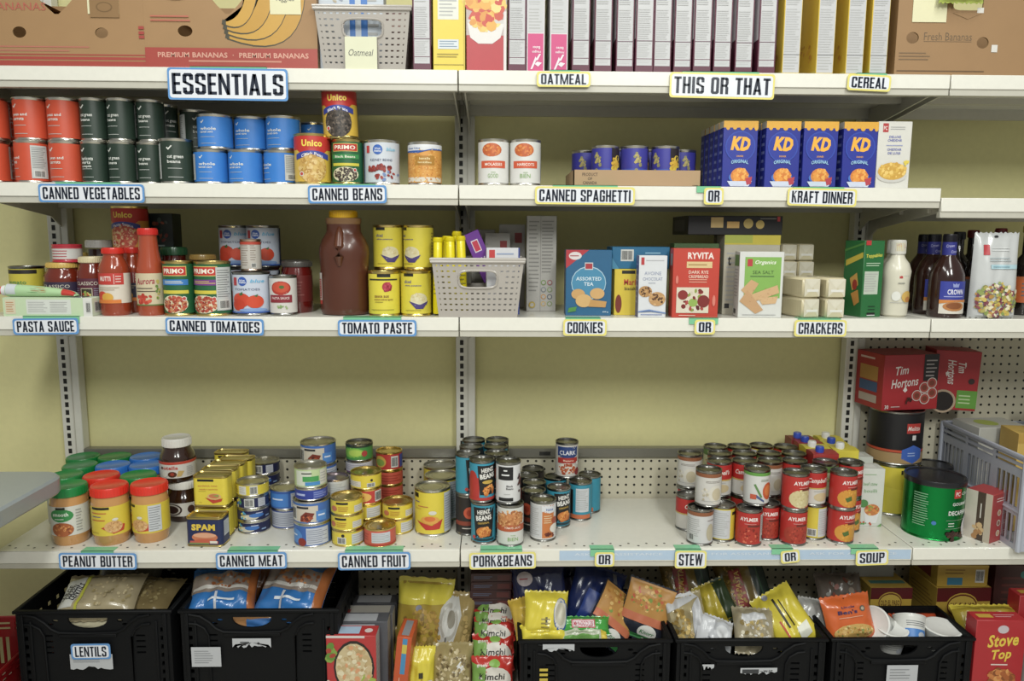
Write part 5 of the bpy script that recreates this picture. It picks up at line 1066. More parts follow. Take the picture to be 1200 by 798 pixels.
wl2 = flat(.041, .052, '#c4c6c4', [fine(-.3, .2, .8, .85, 6, '#a0a4a0'), ('r', -.8, .1, -.32, .9, '#3a9a4c')], rim='#a89ca0/m')
yc = flat(.0435, .0435, '#dcc61e', [('r', -.4, .72, .1, .88, '#2a2620'), ('r', .35, .12, .8, .6, '#cfcac0'), fine(.37, .2, .78, .55, 3), ('e', -.5, .4, .15, .2, '#c4704a'), fine(-.3, .2, .2, .6, 3, '#b8781e')], rim=GOLD)
yc2 = flat(.0435, .0435, '#dcc61e', [('b', -.45, .12, -.08, .62), ('c', -.2, .75, .12, '#2a2620'), ('r', .15, .1, .8, .85, '#c6c8ca'), fine(.18, .15, .78, .8, 4)], rim=GOLD)
yc3 = flat(.0435, .0435, '#dcc61e', [('r', -.8, .12, -.1, .55, '#d0ccc4'), fine(-.78, .18, -.14, .5, 3), ('c', .35, .62, .1, '#2a2620'), ('b', .15, .1, .5, .42)], rim=GOLD, tab=True)
rc = flat(.0435, .05, '#cf5a44', [('r', -.3, .22, .48, .86, '#c6c9d0'), fine(-.27, .28, .45, .8, 5), ('r', -1.4, .0, 1.4, .12, '#b8382c'), fine(-.85, .3, -.4, .8, 3, '#b03a2c')], rim=GOLD, tab=True)
rd = flat(.0435, .0435, '#c23a34', [('e', -.25, .5, .45, .36, '#e0b04c'), fine(-0.550, 0.344, 0.050, 0.656, 1, '#b82c28'), ('b', .35, .1, .75, .9)], rim=GOLD)
rt = flat(.0395, .055, '#b8322c', [('e', -.3, .5, .34, .36, '#c8a43c'), ('e', -.3, .45, .26, .22, '#7f9a3c'), ('b', .28, .15, .66, .85), ('r', .75, .1, 1.2, .9, '#3a4a98')], rim='#d8c07c/m')
rs_ = flat(.0395, .045, '#c2503c', [fine(-.6, .2, .6, .8, 3, '#9a3020')], rim=GOLD)
TS = 'small flat cans on the lower shelf'
HI = ('bottom', 'second up', 'third up', 'fourth up', 'fifth up')
def stack(ms, name, cat, where, px, py=None, zt=None, jit=0):
    """ms from the bottom up: (model, looks)"""
    H = sum(m.h+.0002 for m, _ in ms)
    if py is not None and zt is None: x, y = on(px, py, S4); y += max(m.d for m, _ in ms)/2; x = xat(px, y, S4+H/2)
    else: x, y = on(px, zt, S4+H)
    z = S4; rng = random.Random(int(px))
    for k, (m, t) in enumerate(ms):
        lv = 'single' if len(ms) == 1 else 'top' if k == len(ms)-1 else HI[k]
        spawn(m, name, f'{t}, {lv} in stack {where}' if lv != 'single' else f'{t} {where}', cat, (x+rng.uniform(-1, 1)*.0012, y+rng.uniform(-1, 1)*.0012, z), (0, 0, R(rng.uniform(-12, 12))), TS)
        z += m.h+.0002
stack([(tn_c, 'navy tuna can'), (tn_c, 'navy tuna can'), (tn_b, 'navy barcode tuna can'), (tn_y, 'yellow tuna can')], 'tuna_can', 'can', 'next to the yellow tins', 292, 626)
stack([(tn_c, 'navy tuna can'), (tn_b, 'navy barcode tuna can'), (tn_c, 'navy tuna can'), (tn_b, 'navy white-panel tuna can')], 'tuna_can', 'can', 'behind the navy front stack', 303, zt=541)
stack([(ckw, 'white fine-print tuna can'), (ck, 'blue tuna can')], 'tuna_can', 'can', 'two high beside the navy stack', 330, 622)
stack([(ch3, 'large blue and white tuna can'), (ch2, 'large blue pictured tuna can'), (bl, 'deep blue tuna can'), (gw, 'green and white tuna can')], 'tuna_can', 'can', 'with big blue cans at its foot', 368, 641)
stack([(ck, 'blue tuna can'), (ckw, 'white tuna can'), (ch3, 'large blue tuna can'), (ch2, 'large blue pictured can')], 'tuna_can', 'can', 'behind the green and white can', 381, zt=524)
stack([(wlab, 'white can'), (wlab, 'white can'), (wlab, 'white can'), (wlab, 'white can'), (wlab, 'white can'), (gtop, 'green can')], 'fish_can', 'can', 'topped with green', 420.5, zt=517)
stack([(wl2, 'white can'), (wl2, 'white can'), (wl2, 'white and green can')], 'fish_can', 'can', 'behind the three yellow cans', 412, zt=558)
stack([(yc2, 'yellow can with barcode'), (yc, 'yellow can'), (yc, 'yellow can')], 'chicken_can', 'can', 'of three yellow cans in front', 408, 641)
stack([(rc, 'red-pink pull tab can')], 'fish_can', 'can', 'in front above the CANNED FRUIT sign', 446, 640)
stack([(yc2, 'yellow can'), (yc, 'yellow can')], 'chicken_can', 'can', 'two high behind the red-pink can', 451, zt=592)
stack([(yc, 'yellow can'), (yc2, 'yellow can'), (rd, 'red and yellow can'), (yc3, 'yellow pull tab can')], 'chicken_can', 'can', 'with one red can in it', 447, zt=551)
stack([(rs_, 'red can'), (rs_, 'red can'), (rs_, 'red can'), (rt, 'red can with green picture')], 'fish_can', 'can', 'all red, at the back', 456, zt=527)
bf = can(.0505, .132, '#dfca1e', [('r', -.78, .86, -.5, .97, '#22201c'), fine(-0.700, 0.724, -0.400, 0.796, 1, '#5a4a8a'), fine(-0.525, 0.630, -0.075, 0.690, 1, '#c2683a'), fine(-.7, .58, -.3, .61, 1, '#b8781e'), ('p', [(-.6, .30), (-.1, .20), (.3, .20), (.42, .36), (.3, .12), (-.2, .10)], '#c22e24'), ('e', -.05, .34, .34, .10, '#e0a03a'), ('e', -.05, .37, .2, .06, '#d8702a'), ('e', .05, .52, .14, .05, '#d8d4c4'), ('r', .48, .02, .95, .98, '#b7bcc2'), fine(.51, .08, .92, .92, 14, '#8a9096')], rim=METAL)
FG = 'big yellow fruit cans'
P4(bf, 'fruit_can', 'big yellow fruit can in front beside the middle joint', 'can', 508.5, 626, FG)
P4(bf, 'fruit_can', 'big yellow fruit can, second, just behind the front one', 'can', 515, 604, FG, rz=-25)
P4(bf, 'fruit_can', 'big yellow fruit can furthest back of three', 'can', 518, 589, FG, rz=30)

# pork and beans
TEAL = '#2a8fa8'
def heinz(r=.0345, h=.115, sh=0, base=TEAL): return can(r, h, base, [('p', [(-.55+sh, .95), (.62+sh, .95), (.5+sh, .12), (-.42+sh, .12)], '#1d1c1e'), ('t', 'HEINZ', .03+sh, .83, .12, '#e4e2dc', {'w': .68, 'b': .04, 'a': 6}), ('t', 'BEANS', .03+sh, .67, .14, '#e4e2dc', {'w': .82, 'b': .05, 'a': 6}), ('t', 'ORIGINAL', .02+sh, .53, .055, '#c9a43c', {'w': .6, 'a': 6}), ('e', .02+sh, .28, .38, .14, '#c8742c'), ('d', .02+sh, .28, .36, .13, 30, 3, ['#d8822e', '#b8601e', '#e8a04a'], .045), ('r', -.5+sh, .03, .6+sh, .10, '#1a3a44'), ('c', -.5+sh, .12, .05, '#c03a30')] + panel(1.45+sh), rim=DARKMETAL)
hz, hz2 = heinz(), heinz(sh=.25)
hz3 = can(.0345, .115, '#2f97b4', [('r', -.9, 0, -.15, .62, '#b8322a'), ('e', -.55, .6, .28, .2, '#b8322a'), ('p', [(-.25, .95), (.85, .95), (.75, .15), (-.12, .15)], '#1d1c1e'), ('t', 'HEINZ', .3, .83, .12, '#e4e2dc', {'w': .7, 'b': .04, 'a': 6}), ('t', 'BEANS', .3, .67, .14, '#e4e2dc', {'w': .85, 'b': .05, 'a': 6}), ('e', .3, .5, .3, .05, '#c9a43c'), ('d', .32, .28, .36, .13, 30, 3, ['#d8822e', '#b8601e', '#e8a04a'], .045), ('r', -.9, .0, .9, .08, '#b8322a')], rim=DARKMETAL)
bb = can(.0365, .115, '#d2d2cc', [('e', -.04, .68, .8, .26, '#c8844c'), ('d', -.04, .70, .78, .24, 90, 6, ['#d8985a', '#b8743c', '#e0a868', '#a8622c'], .035), ('r', -.85, .36, .85, .54, '#b8562c'), ('t', 'TOMATO SAUCE', .1, .46, .055, '#ecd8c8', {'w': .8}), ('t', 'BIEN', .12, .15, .10, '#7aa84c', {'w': .5, 'b': 0}), fine(0, .24, .25, .27, 1, '#7aa84c')], rim=DARKMETAL)
bk_ = can(.034, .115, '#d6d6d6', [('r', -.55, .60, .28, .96, '#1c1c1e'), fine(-0.220, 0.806, -0.020, 0.914, 1, '#e0e0e0'), fine(-0.330, 0.686, 0.090, 0.794, 1, '#e0e0e0'), ('t', 'Black', .1, .44, .055, '#4a4a4a', {'w': .34}), ('t', 'Beans', .1, .37, .055, '#4a4a4a', {'w': .36}), ('r', -.5, .03, .28, .12, '#1c1c1e'), ('d', .72, .5, .16, .25, 34, 4, ['#4a2a28', '#2c1c1c', '#6a3a34'], .035), fine(-.2, .2, .2, .24, 1)], rim=DARKMETAL)
dk = can(.0345, .115, '#2a2422', [('c', -.1, .58, .17, '#c8502c'), ('c', -.1, .58, .09, '#a8381c'), ('r', -1, .22, 1, .34, '#8a3a24'), fine(-.5, .1, .4, .18, 1, '#c8c0b4')], rim=DARKMETAL)
wo = can(.0362, .113, '#d4d3d0', [('r', -1.2, .05, -.12, .96, '#c6c7c8'), fine(-.9, .1, -.2, .9, 14), ('r', -.08, .04, .55, .97, '#c87434'), ('p', [(-.1, .97), (.8, .97), (.8, .78), (.3, .74), (-.1, .80)], '#d6d8dc'), ('t', 'Value', .3, .85, .07, '#3f66ae', {'w': .4, 's': .2}), fine(.0, .45, .42, .70, 4, '#e0c8a0'), ('e', .62, .52, .20, .10, '#a84a2c'), ('e', .58, .30, .28, .13, '#ddd8ce'), ('d', .3, .12, .25, .07, 14, 4, ['#5a2418', '#7a3420'], .035), ('e', .95, .15, .12, .12, '#3f62a8')], rim=DARKMETAL)
clk = can(.0345, .108, '#c8c4bd', [('p', [(-.62, .95), (.62, .95), (.62, .66), (.3, .58), (-.3, .58), (-.62, .66)], '#28427c'), ('t', 'CLARK', .0, .76, .14, '#dcdce4', {'w': .98, 'b': .03}), ('r', -.6, .42, .62, .60, '#b03028'), ('t', 'Beans', .05, .51, .06, '#e8c8b0', {'w': .6}), ('e', -.05, .24, .56, .19, '#d8d0c4'), ('d', -.05, .24, .5, .16, 46, 3, ['#b8562c', '#c86a38', '#a8441e'], .04), ('e', .62, .14, .22, .12, '#8a2a30'), ('c', .6, .42, .06, '#dcd8d0')], rim=DARKMETAL)
to_ = can(.0345, .115, TEAL, [('r', -1, 0, -.5, .85, '#2a2220'), ('r', -1, 0, .6, .12, '#c86a3c'), ('r', -.32, .2, .45, .90, '#c9ccd0'), fine(-.28, .25, .42, .86, 11)] , rim=DARKMETAL)
BG2 = 'bean cans over the PORK&BEANS sign'
def bean(m, lab, px, py, zt=None, dz=0, rz=0): return P4(m, 'bean_can', lab, 'can', px, py, BG2, zt=zt, dz=dz, rz=rz)
o = bean(hz, 'teal HEINZ beans can at the bottom of the front stack', 566.5, 638)
spawn(hz3, 'bean_can', 'teal and red HEINZ beans can on top of the front stack', 'can', (o.location.x-.004, o.location.y+.004, S4+.1152), (0, 0, R(3)), BG2)
o = bean(bb, 'white BIEN bean can with a picture of brown beans, bottom of the front stack', 598, 641.5)
spawn(bk_, 'bean_can', 'white and black Black Beans can on top of the BIEN can', 'can', (o.location.x-.006, o.location.y+.006, S4+.1152), (0, 0, R(-3)), BG2)
ax, ay = on(549, 626, S4)
rows_ = ('second', 'third', 'fourth', 'fifth')
for k, (p1, y1, p2, y2) in enumerate(((556, 521, 593.5, 524.5), (556.5, 513, 594, 516.5), (564, 507.5, 594.5, 510.5))):
    for j, (px, py) in enumerate(((p1, y1), (p2, y2))):
        x, y = on(px, py, S4+.2302)
        if j == 0: x = -.0165+.0345+.006*k; y = o.location.y+.075+.0715*k
        else: x = .094; y = o.location.y+.075+.0715*k
        c = 'upright side' if j == 0 else 'inner side'
        spawn((dk, heinz())[0] if (k+j) % 2 == 0 else hz, 'bean_can', f'bean can low in the {rows_[k]} row of the tall block, {c}', 'can', (x, y, S4), (0, 0, R(20+40*k)), BG2)
        spawn(dk if (k+j) % 2 else hz2, 'bean_can', f'bean can high in the {rows_[k]} row of the tall block, {c}', 'can', (x, y, S4+.1152), (0, 0, R(20-40*k)), BG2)
for k, (px, py) in enumerate(((627, 574), (625.5, 564), (622.5, 556), (624, 549))): bean(dk, 'dark labelled bean can in the receding single row, ' + ('nearest', 'second', 'third', 'furthest')[k], px, py, zt=.115, rz=-30)
bean(wo, 'white and orange bean can standing low in front by itself', 636, 635, rz=0)
bean(hz2, 'teal HEINZ can behind the white and orange can', 654.5, 619.5)
o = bean(to_, 'teal and orange can with its white panel turned out', 681, 610)
a = bean(hz, 'teal can under the CLARK can, half hidden', 651, 557.5, zt=.115, rz=30)
b = bean(to_, 'teal and orange can furthest along, half hidden behind the panelled one', 687, 557.5, zt=.115, rz=-40)
x, y = on(664.5, 556, S4+.1152); bean_top = spawn(clk, 'bean_can', 'white and blue CLARK beans can raised on the others', 'can', ((a.location.x+o.location.x)/2-.004, a.location.y+.004, S4+.1152), (0, 0, 0), BG2)

# stew and soup
def aylmer(pic, cols, dx=0, c2=None, pl=None): return can(.0355, .1, '#b8261f', [('t', 'AYLMER', dx, .80, .12, '#ecdcd8', {'w': .92, 'b': .04, 's': .1}), ('e', dx, .30, .66, .30, pic), ('d', dx, .28, .5, .24, 36, 3, cols, .035), ('r', -.05+dx, .56, .55+dx, .62, '#6a2a20'), fine(-.2+dx, .64, .4+dx, .67, 1, '#e0b8b0')] + ([('p', [(-.3+dx, .3), (.0+dx, .38), (.05+dx, .24), (-.2+dx, .18)], c2)] if c2 else []) + (panel(pl) if pl else []), rim=DARKMETAL)
ayt = aylmer('#b03020', ['#c2442c', '#9a2418', '#d86a4a', '#7f1d14'], -.2, None, .72); ayr = aylmer('#a83422', ['#c2442c', '#9a2418', '#8a2c1c'], -.05)
ayy = aylmer('#d08f22', ['#d99a28', '#cf8a1c', '#e0a838'], .1, '#4f6a2c'); ayc = aylmer('#cfc08c', ['#d8cc9c', '#c4b47c'], .1)
wb = can(.0355, .1, '#cdcac4', [('r', -1.4, .88, 1.4, 1, '#8f5634'), fine(-.3, .70, .5, .78, 2, '#7a6f66'), ('e', .25, .34, .40, .30, '#d4cfc2'), ('e', .28, .34, .26, .2, '#c4b89a'), ('d', -.35, .35, .2, .2, 10, 3, ['#b8ad94', '#d8d2c4'], .05), fine(-.5, .1, .5, .14, 1)], rim=DARKMETAL)
wb2 = can(.0355, .1, '#c9c9c9', [('r', -1.4, .88, 1.4, 1, '#8f5634'), fine(-.9, .2, -.1, .8, 9), ('b', -.75, .06, -.45, .3), ('e', .4, .34, .24, .28, '#b8b094'), fine(.2, .7, .7, .76, 1, '#7a6f66')], rim=DARKMETAL)
wg = can(.0355, .1, '#d0d0cc', [('r', -1.4, .90, 1.4, 1, '#5f9a3c'), ('e', .42, .40, .32, .28, '#c8582c'), ('e', .42, .42, .22, .18, '#d87a3c'), ('p', [(-.35, .62), (-.25, .64), (.1, .22), (.0, .2)], '#5f8a4c'), ('r', -.5, .14, -.2, .3, '#c85a3c'), ('p', [(-.2, .3), (.2, .1), (.2, .04), (-.2, .2)], '#4a5a8a'), fine(.0, .72, .6, .80, 2, '#7a8a70')], rim=DARKMETAL)
yw = can(.0355, .1, '#d8c21e', [('r', -.75, .03, .25, .97, '#c2c5c8'), fine(-.7, .1, .2, .9, 12), ('r', .35, .8, .7, .9, '#2a2620')], rim=DARKMETAL)
yw2 = can(.0355, .1, '#d8c21e', [('r', .0, .03, .9, .97, '#c2c5c8'), fine(.05, .1, .85, .9, 12), ('b', -.5, .05, -.05, .3)], rim=DARKMETAL)
cmp_ = can(.0355, .1, '#ccc8c0', [('r', -1.4, .52, 1.4, 1, '#b4201c'), ('t', "Campbell's", -.05, .74, .2, '#e8dcd4', {'w': 1.1, 's': .3}), ('e', .1, .22, .4, .14, '#c8b48a'), ('r', -1.4, .48, 1.4, .52, '#c9a84c'), fine(-.3, .38, .4, .44, 1)], rim=DARKMETAL)
pale = can(.0355, .1, '#c4c49a', [('r', -1.4, .8, 1.4, 1, '#5a7a3a'), ('d', 0, .4, .6, .3, 30, 5, ['#a8a85a', '#cf9a4c', '#8a9a4c', '#d8cfa0'], .05)], rim=DARKMETAL)
SG = 'soup cans in the double layer'
def soup(m, lab, px, py, zt=None, rz=0): return P4(m, 'soup_can', lab, 'can', px, py, SG, zt=zt, rz=rz)
fr = [(wb2, 'white can with brown rim at the STEW end', 821, 640), (yw, 'yellow can with white panel beside the brown-rimmed one', 848.5, 637), (ayt, 'red AYLMER tomato can with side panel', 876, 641), (ayr, 'red AYLMER can partly tucked behind its neighbours', 903, 635), (ayr, 'red AYLMER can above the small OR sign', 930, 640), (yw2, 'yellow can with white panel between two red cans', 957, 635), (ayy, 'red AYLMER can with a yellow soup bowl at the SOUP end', 983, 638)]
base = [soup(m, 'bottom layer, ' + t, px, py) for m, t, px, py in fr]
tops = [(wb, 'top layer, white can with brown rim at the STEW end', 830, 595, 0), (wg, 'top layer, white can with green rim and a carrot soup bowl', 886.5, 593.5, 0), (ayc, 'top layer, red AYLMER can with a cream soup bowl', 932, 598.5, 4), (cmp_, 'top layer, red and white can between two AYLMER cans', 957, 595, 10), (ayy, 'top layer, red AYLMER can with a yellow soup bowl at the SOUP end', 985.5, 598, 4)]
for m, t, px, py, rz in tops:
    x, y = on(px, py, S4+.1002); x = xat(px, y+.0355, S4+.15); spawn(m, 'soup_can', t, 'can', (x, y+.0355, S4+.1002), (0, 0, R(rz)), SG)
# rows behind, both layers
rk = [cmp_, ayr, wb, ayy, pale, cmp_, yw, ayc]
wherec = ('at the STEW end', 'second column from the STEW end', 'third column from the STEW end', 'middle column', 'third column from the SOUP end', 'second column from the SOUP end', 'at the SOUP end')
fy = max(q.location.y for q in base)
for c in range(7):
    for k in range(1, 5):
        if c > 4 and k > 1: continue
        y = fy+.0735*k; px = (807, 846, 874, 903, 932, 957, 985)[c]-(0 if c == 0 else 2*k)
        if y > .355: continue
        x = xat(px, y, S4+.1); rowt = ('second', 'third', 'fourth', 'fifth')[k-1]
        m1, m2 = rk[(c*3+k) % 8], rk[(c*5+k*2+1) % 8]
        if c == 0: m1 = cmp_
        spawn(m1, 'soup_can', f'soup can in the bottom layer, {rowt} row back, {wherec[c]}', 'can', (x, y, S4), (0, 0, R(25*k)), SG)
        if c or k == 2: spawn(wb if c == 0 else m2, 'soup_can', f'soup can in the top layer, {rowt} row back, {wherec[c]}', 'can', (x, y, S4+.1002), (0, 0, R(-15*k+5*c)), SG)
# cartons
def broth(base, name_, band):
    m = Model(.074, .056, .212); g = G(); w_, d_, h_ = .074, .056, .212
    g.box(-w_/2, -d_/2, 0, w_/2, d_/2, h_-.003, base, .0012)
    g.add([(-w_/2, -d_/2, h_-.003), (w_/2, -d_/2, h_-.003), (w_/2, d_/2, h_-.003), (-w_/2, d_/2, h_-.003), (-w_/2, 0, h_), (w_/2, 0, h_)], [(0, 1, 5, 4), (2, 3, 4, 5), (0, 4, 3), (1, 2, 5)], base)
    g.art(lambda x, y, o: (x, -d_/2-o, y), w_, h_-.003, [('r', -.8, .80, .7, .88, band), fine(-.7, .70, .6, .78, 1), ('e', 0, .35, .6, .15, '#d8a85c'), fine(-.55, .55, .55, .61, 1, band)])
    m.part('carton_body', g); return m
def cap(c):
    g = G(); g.lathe([(.011, -.004), (.0115, .002), (.0115, .014), (.0105, .016), (0, .016)], c, 20)
    for i in range(20): g.box(.0112, -.0005, .001, .012, .0005, .013, c, 0, Matrix.Rotation(6.2832*i/20, 4, 'Z'))
    return g
by_, br_ = '#dccb1e', '#a8322e'
spec = [(940, 512, '#8a2a2a', '#3f57b8/s', 'dark red', 'furthest back by the soup cans'), (952, 517, br_, '#3148a8/s', 'red', 'second from the back by the soup cans'), (962, 523, by_, '#dcdcd8/s', 'yellow', 'with a white cap in the soup can column'), (972, 530, br_, '#3148a8/s', 'red', 'nearest the front of the cartons'),
        (976, 511, by_, '#dcdcd8/s', 'yellow', 'with white cap at the very back by the upright'), (984, 517, by_, '#2f4aa8/s', 'yellow', 'with blue cap by the coffee cans'), (992, 523, by_, '#dcdcd8/s', 'yellow', 'with white cap nearest the front by the coffee cans')]
cx0 = [xat(963, .2, S4+.2), xat(963, .2, S4+.2)+.078]
for k, (px, py, c, cc, cn, t) in enumerate(spec):
    col, i = (0, k) if k < 4 else (1, k-4)
    m = broth(c, 'broth', '#22201c' if c == by_ else '#d8c8b8'); m.part('screw_cap', cap(cc), loc=(-.012, -.008, .212))
    x = cx0[col]+.001*i; y = (.355-.058*i) if col == 0 else (.355-.065*i)
    spawn(m, 'broth_carton', f'{cn} broth carton {t}', 'carton', (x, y, S4), (0, 0, 0), 'broth cartons with screw caps')
sc_ = carton(.073, .058, .172, '#cfd2ca', [fine(-.6, .88, .4, .92, 1, '#8fae84'), ('t', 'beef stew', -.1, .74, .06, '#5f9a54', {'w': 1.1, 'b': 0}), ('t', 'bouilli', -.05, .62, .06, '#5f9a54', {'w': 1.0, 'b': 0}), ('e', -.55, .40, .38, .07, '#4f8a48'), ('p', [(-.45, .28), (.75, .28), (.55, .06), (-.3, .06)], '#dedede'), ('e', .15, .29, .60, .10, '#c87a3a'), ('d', .15, .29, .54, .085, 34, 4, ['#d88a3c', '#b8522c', '#8a9a3c', '#e0b060'], .022), ('d', -.3, .05, .5, .03, 10, 4, ['#5f9a54', '#c85a3c'], .018), ('p', [(.6, .0), (.95, .0), (.95, .06)], '#6a9a58')], T=[('r', -.3, .2, .5, .8, '#e0e0dc')], L=[('r', -.6, .85, 0, .95, '#b8343a')])
P4(sc_, 'soup_carton', 'white and green soup carton in front at the end of the soup cans', 'carton', 1014, 616, 'soup cartons', rz=-2)
P4(sc_, 'soup_carton', 'white and green soup carton right behind the front one', 'carton', 1003, 600, 'soup cartons', rz=-2)

# coffee bay
def coffee(r, h, base, items, lidc='#17171a/s', lh=.016, rim=METAL, ribs=False):
    m = can(r, h, base, items, rim=rim); l = G()
    l.lathe([(r+.0015, h-.010), (r+.002, h+.001), (r+.0005, h+.005), (r*.94, h+.005), (r*.90, h+.002), (0, h+.002)], lidc, 44); m.part('plastic_lid', l); m.h = h+.005; return m
ycn = can(.0775, .155, '#d8c61c', [('r', -.1, .86, .5, .95, '#22201c'), fine(-0.025, 0.580, 0.525, 0.700, 1, '#6a9a4c'), ('p', [(-.9, 0), (.9, 0), (.9, .45), (-.9, .60)], '#e0d02a'), fine(.0, .50, .5, .56, 1, '#a89a20')], rim=METAL)
o = P4(ycn, 'coffee_can', 'big yellow coffee can underneath the black coffee can', 'can', 1029, 597, 'coffee cans')
mel = can(.0775, .162, '#17161a', [('r', -.05, .62, .34, .82, '#b8342c'), ('t', 'Melitta', .14, .72, .09, '#e0d0c8', {'w': .34, 's': .2}), ('p', [(.1, .58), (.2, .58), (.2, .48), (.1, .48)], '#d0d0d0'), ('r', -1.3, .22, 1.3, .27, '#c24a28'), ('r', -1.3, .0, 1.3, .21, '#a88a5c'), ('p', [(-.14, .28), (.14, .38), (.42, .28), (.42, .10), (.14, .0), (-.14, .10)], '#3a62b8'), fine(.0, .14, .28, .24, 2, '#a8bce0')], rim=DARKMETAL)
spawn(mel, 'coffee_can', 'big black coffee can with red badge stacked on the yellow one', 'can', (o.location.x+.002, o.location.y+.002, S4+.1552), (0, 0, 0), 'coffee cans')
TR = '#a82028'
tim = carton(.186, .13, .168, TR, [('t', 'Tim', -.35, .72, .15, '#e0d8d4', {'w': .46, 's': .3, 'b': .015, 'a': 6}), ('t', 'Hortons', -.23, .50, .16, '#e0d8d4', {'w': .98, 's': .3, 'b': .015, 'a': 6}), ('p', [(-.28, .36), (-.2, .44), (-.12, .36), (-.2, .32)], '#e0d8d4'), ('r', .42, .52, .95, 1, '#1f1c1e'), fine(.5, .58, .9, .92, 5, '#a8a0a0')] + [q for (u, v) in ((.48, .40), (.74, .48), (.22, .26), (.76, .30), (.50, .20)) for q in (('c', u, v, .10, '#c9c2bc'), ('c', u, v, .085, '#a8443a'), ('c', u, v, .05, '#7a3a2a'))] + [('t', '30', -.85, .07, .07, '#e0d8d4', {'w': .14}), fine(-.7, .05, -.3, .09, 1, '#d8c0bc'), ('d', -.12, .18, .15, .05, 8, 3, ['#4a1c14', '#3a1610'], .025)],
    L=[('r', -.7, .5, .6, .76, '#b8863c'), ('r', -.7, .30, .6, .48, '#3a5a8a'), ('r', -.7, .1, .6, .24, '#b8a8a0'), fine(-.7, .85, .6, .95, 1, '#d8b8b4')])
t1 = spawn(tim, 'coffee_pod_box', 'red coffee pod box lying on top of the black coffee can', 'coffee box', (o.location.x+.018, o.location.y-.032, S4+.3174), (0, 0, R(9)), 'red coffee pod boxes')
tim2 = carton(.128, .10, .182, TR, [('t', 'Tim', .22, .72, .12, '#e0d8d4', {'w': .5, 's': .3, 'b': .015, 'a': -86}), ('t', 'Hortons', -.22, .64, .13, '#e0d8d4', {'w': 1.18, 's': .3, 'b': .015, 'a': -86}), ('p', [(-.5, .62), (-.4, .66), (-.36, .60), (-.44, .56)], '#e0d8d4'), ('r', .1, .04, 1, .34, '#5f9a34'), fine(.2, .1, .9, .28, 3, '#b8d09a'), ('c', -.48, .14, .20, '#b09a80'), ('c', -.48, .14, .165, '#1c1412'), ('c', .68, .50, .05, '#3a2424')])
x = xat(1117, .10, 1.0)
# grey lattice crate
def lattice(w, d, h, c):
    m = Model(w, d, h); g = G(); q = [(-w/2, -d/2), (w/2, -d/2), (w/2, d/2), (-w/2, d/2)]
    def skip(i, j):
        if j >= 26: return j in (29, 31) and i % 20 not in (0, 19)
        if j <= 1 or j in (12, 13, 14): return False
        return i % 20 not in (0, 1, 18, 19) and i % 3 != 0
    for k in range(4):
        A, B = q[k], q[(k+1) % 4]
        for e in (0, .004):
            s = 1-e*6
            g.grid(lambda a, b: ((A[0]+(B[0]-A[0])*a)*s, (A[1]+(B[1]-A[1])*a)*s, h*b), 60, 34, c, skip)
    g.grid(lambda a, b: (-w/2+w*a, -d/2+d*b, .003), 1, 1, c); m.part('crate_body', g)
    r = G(); r.tube([(x_, y_, h-.004) for x_, y_ in q+[q[0], q[1]]], .007, c, 8); r.tube([(x_, y_, h*.40) for x_, y_ in q+[q[0], q[1]]], .0045, c, 6)
    for x_, y_ in q: r.tube([(x_, y_, 0), (x_, y_, h)], .007, c, 8)
    m.part('rim', r); return m
CW, CD, CH = .46, .40, .258
CXc, CYc = xat(1096, .375, S4+.2)+CW/2+.012, .165
spawn(lattice(CW, CD, CH, '#a3a7b2/s'), 'lattice_crate', 'pale grey plastic lattice crate full of tea boxes and bags in the end bay', 'crate', (CXc, CYc, S4), (0, 0, R(-2)))
spawn(tim2, 'coffee_pod_box', 'red coffee pod box standing on end with sideways lettering above the grey crate corner', 'coffee box', (t1.location.x+.172, t1.location.y+.020, S4+.3095), (0, R(2.0), R(-10)), 'red coffee pod boxes')
c0 = CXc-CW/2
m = carton(.16, .12, .272, '#bcbcb4', [fine(-.8, .2, .8, .8, 5)], T=[('e', -.2, .5, .4, .3, '#a8b83c')]); spawn(m, 'tea_box', 'pale box with a green leaf print at the back corner of the grey crate', 'box', (c0+.10, .285, S4+.004), (0, 0, R(4)))
m = carton(.135, .10, .285, '#c9a64a/k', [('r', -1, .9, 1, 1, '#b8923a'), ('r', -.2, 0, -.15, 1, '#b8923a')], T=[('r', -.05, 0, .05, 1, '#b8923a'), fine(-.8, .1, .8, .4, 2, '#a8832e')]); spawn(m, 'tea_box', 'plain tan card box sticking out of the grey crate', 'box', (c0+.135, .145, S4+.004), (0, 0, R(-8)))
m = carton(.17, .14, .34, '#c2c2bc', [('e', .1, .9, .5, .06, '#a8b83c'), fine(-.8, .5, .5, .8, 4)], T=[('e', 0, .5, .5, .3, '#a8b83c'), ('r', .4, .1, .9, .8, '#b0b8c0')], L=[('e', .1, .85, .6, .04, '#a8b83c'), fine(-.7, .5, .7, .75, 3)]); spawn(m, 'tea_box', 'tall white tea box with green print standing in the grey crate', 'box', (c0+.31, .22, S4+.004), (0, 0, R(3)))
m = pouch(.17, .17, .06, '#c6c6c4/w', [fine(-.5, .3, .5, .5, 2, '#aab0b0')], 21, .012); spawn(m, 'plastic_bag', 'crumpled clear-white bag lying in the grey crate in front of the white tea box', 'bag', (c0+.29, .10, S4+.245), (R(-58), 0, R(-15)))
m = pouch(.14, .16, .06, '#bdbdb8/w', [], 23, .012); spawn(m, 'plastic_bag', 'whitish plastic bag in the grey crate near its front', 'bag', (c0+.21, .04, S4+.215), (R(-50), 0, R(12)))
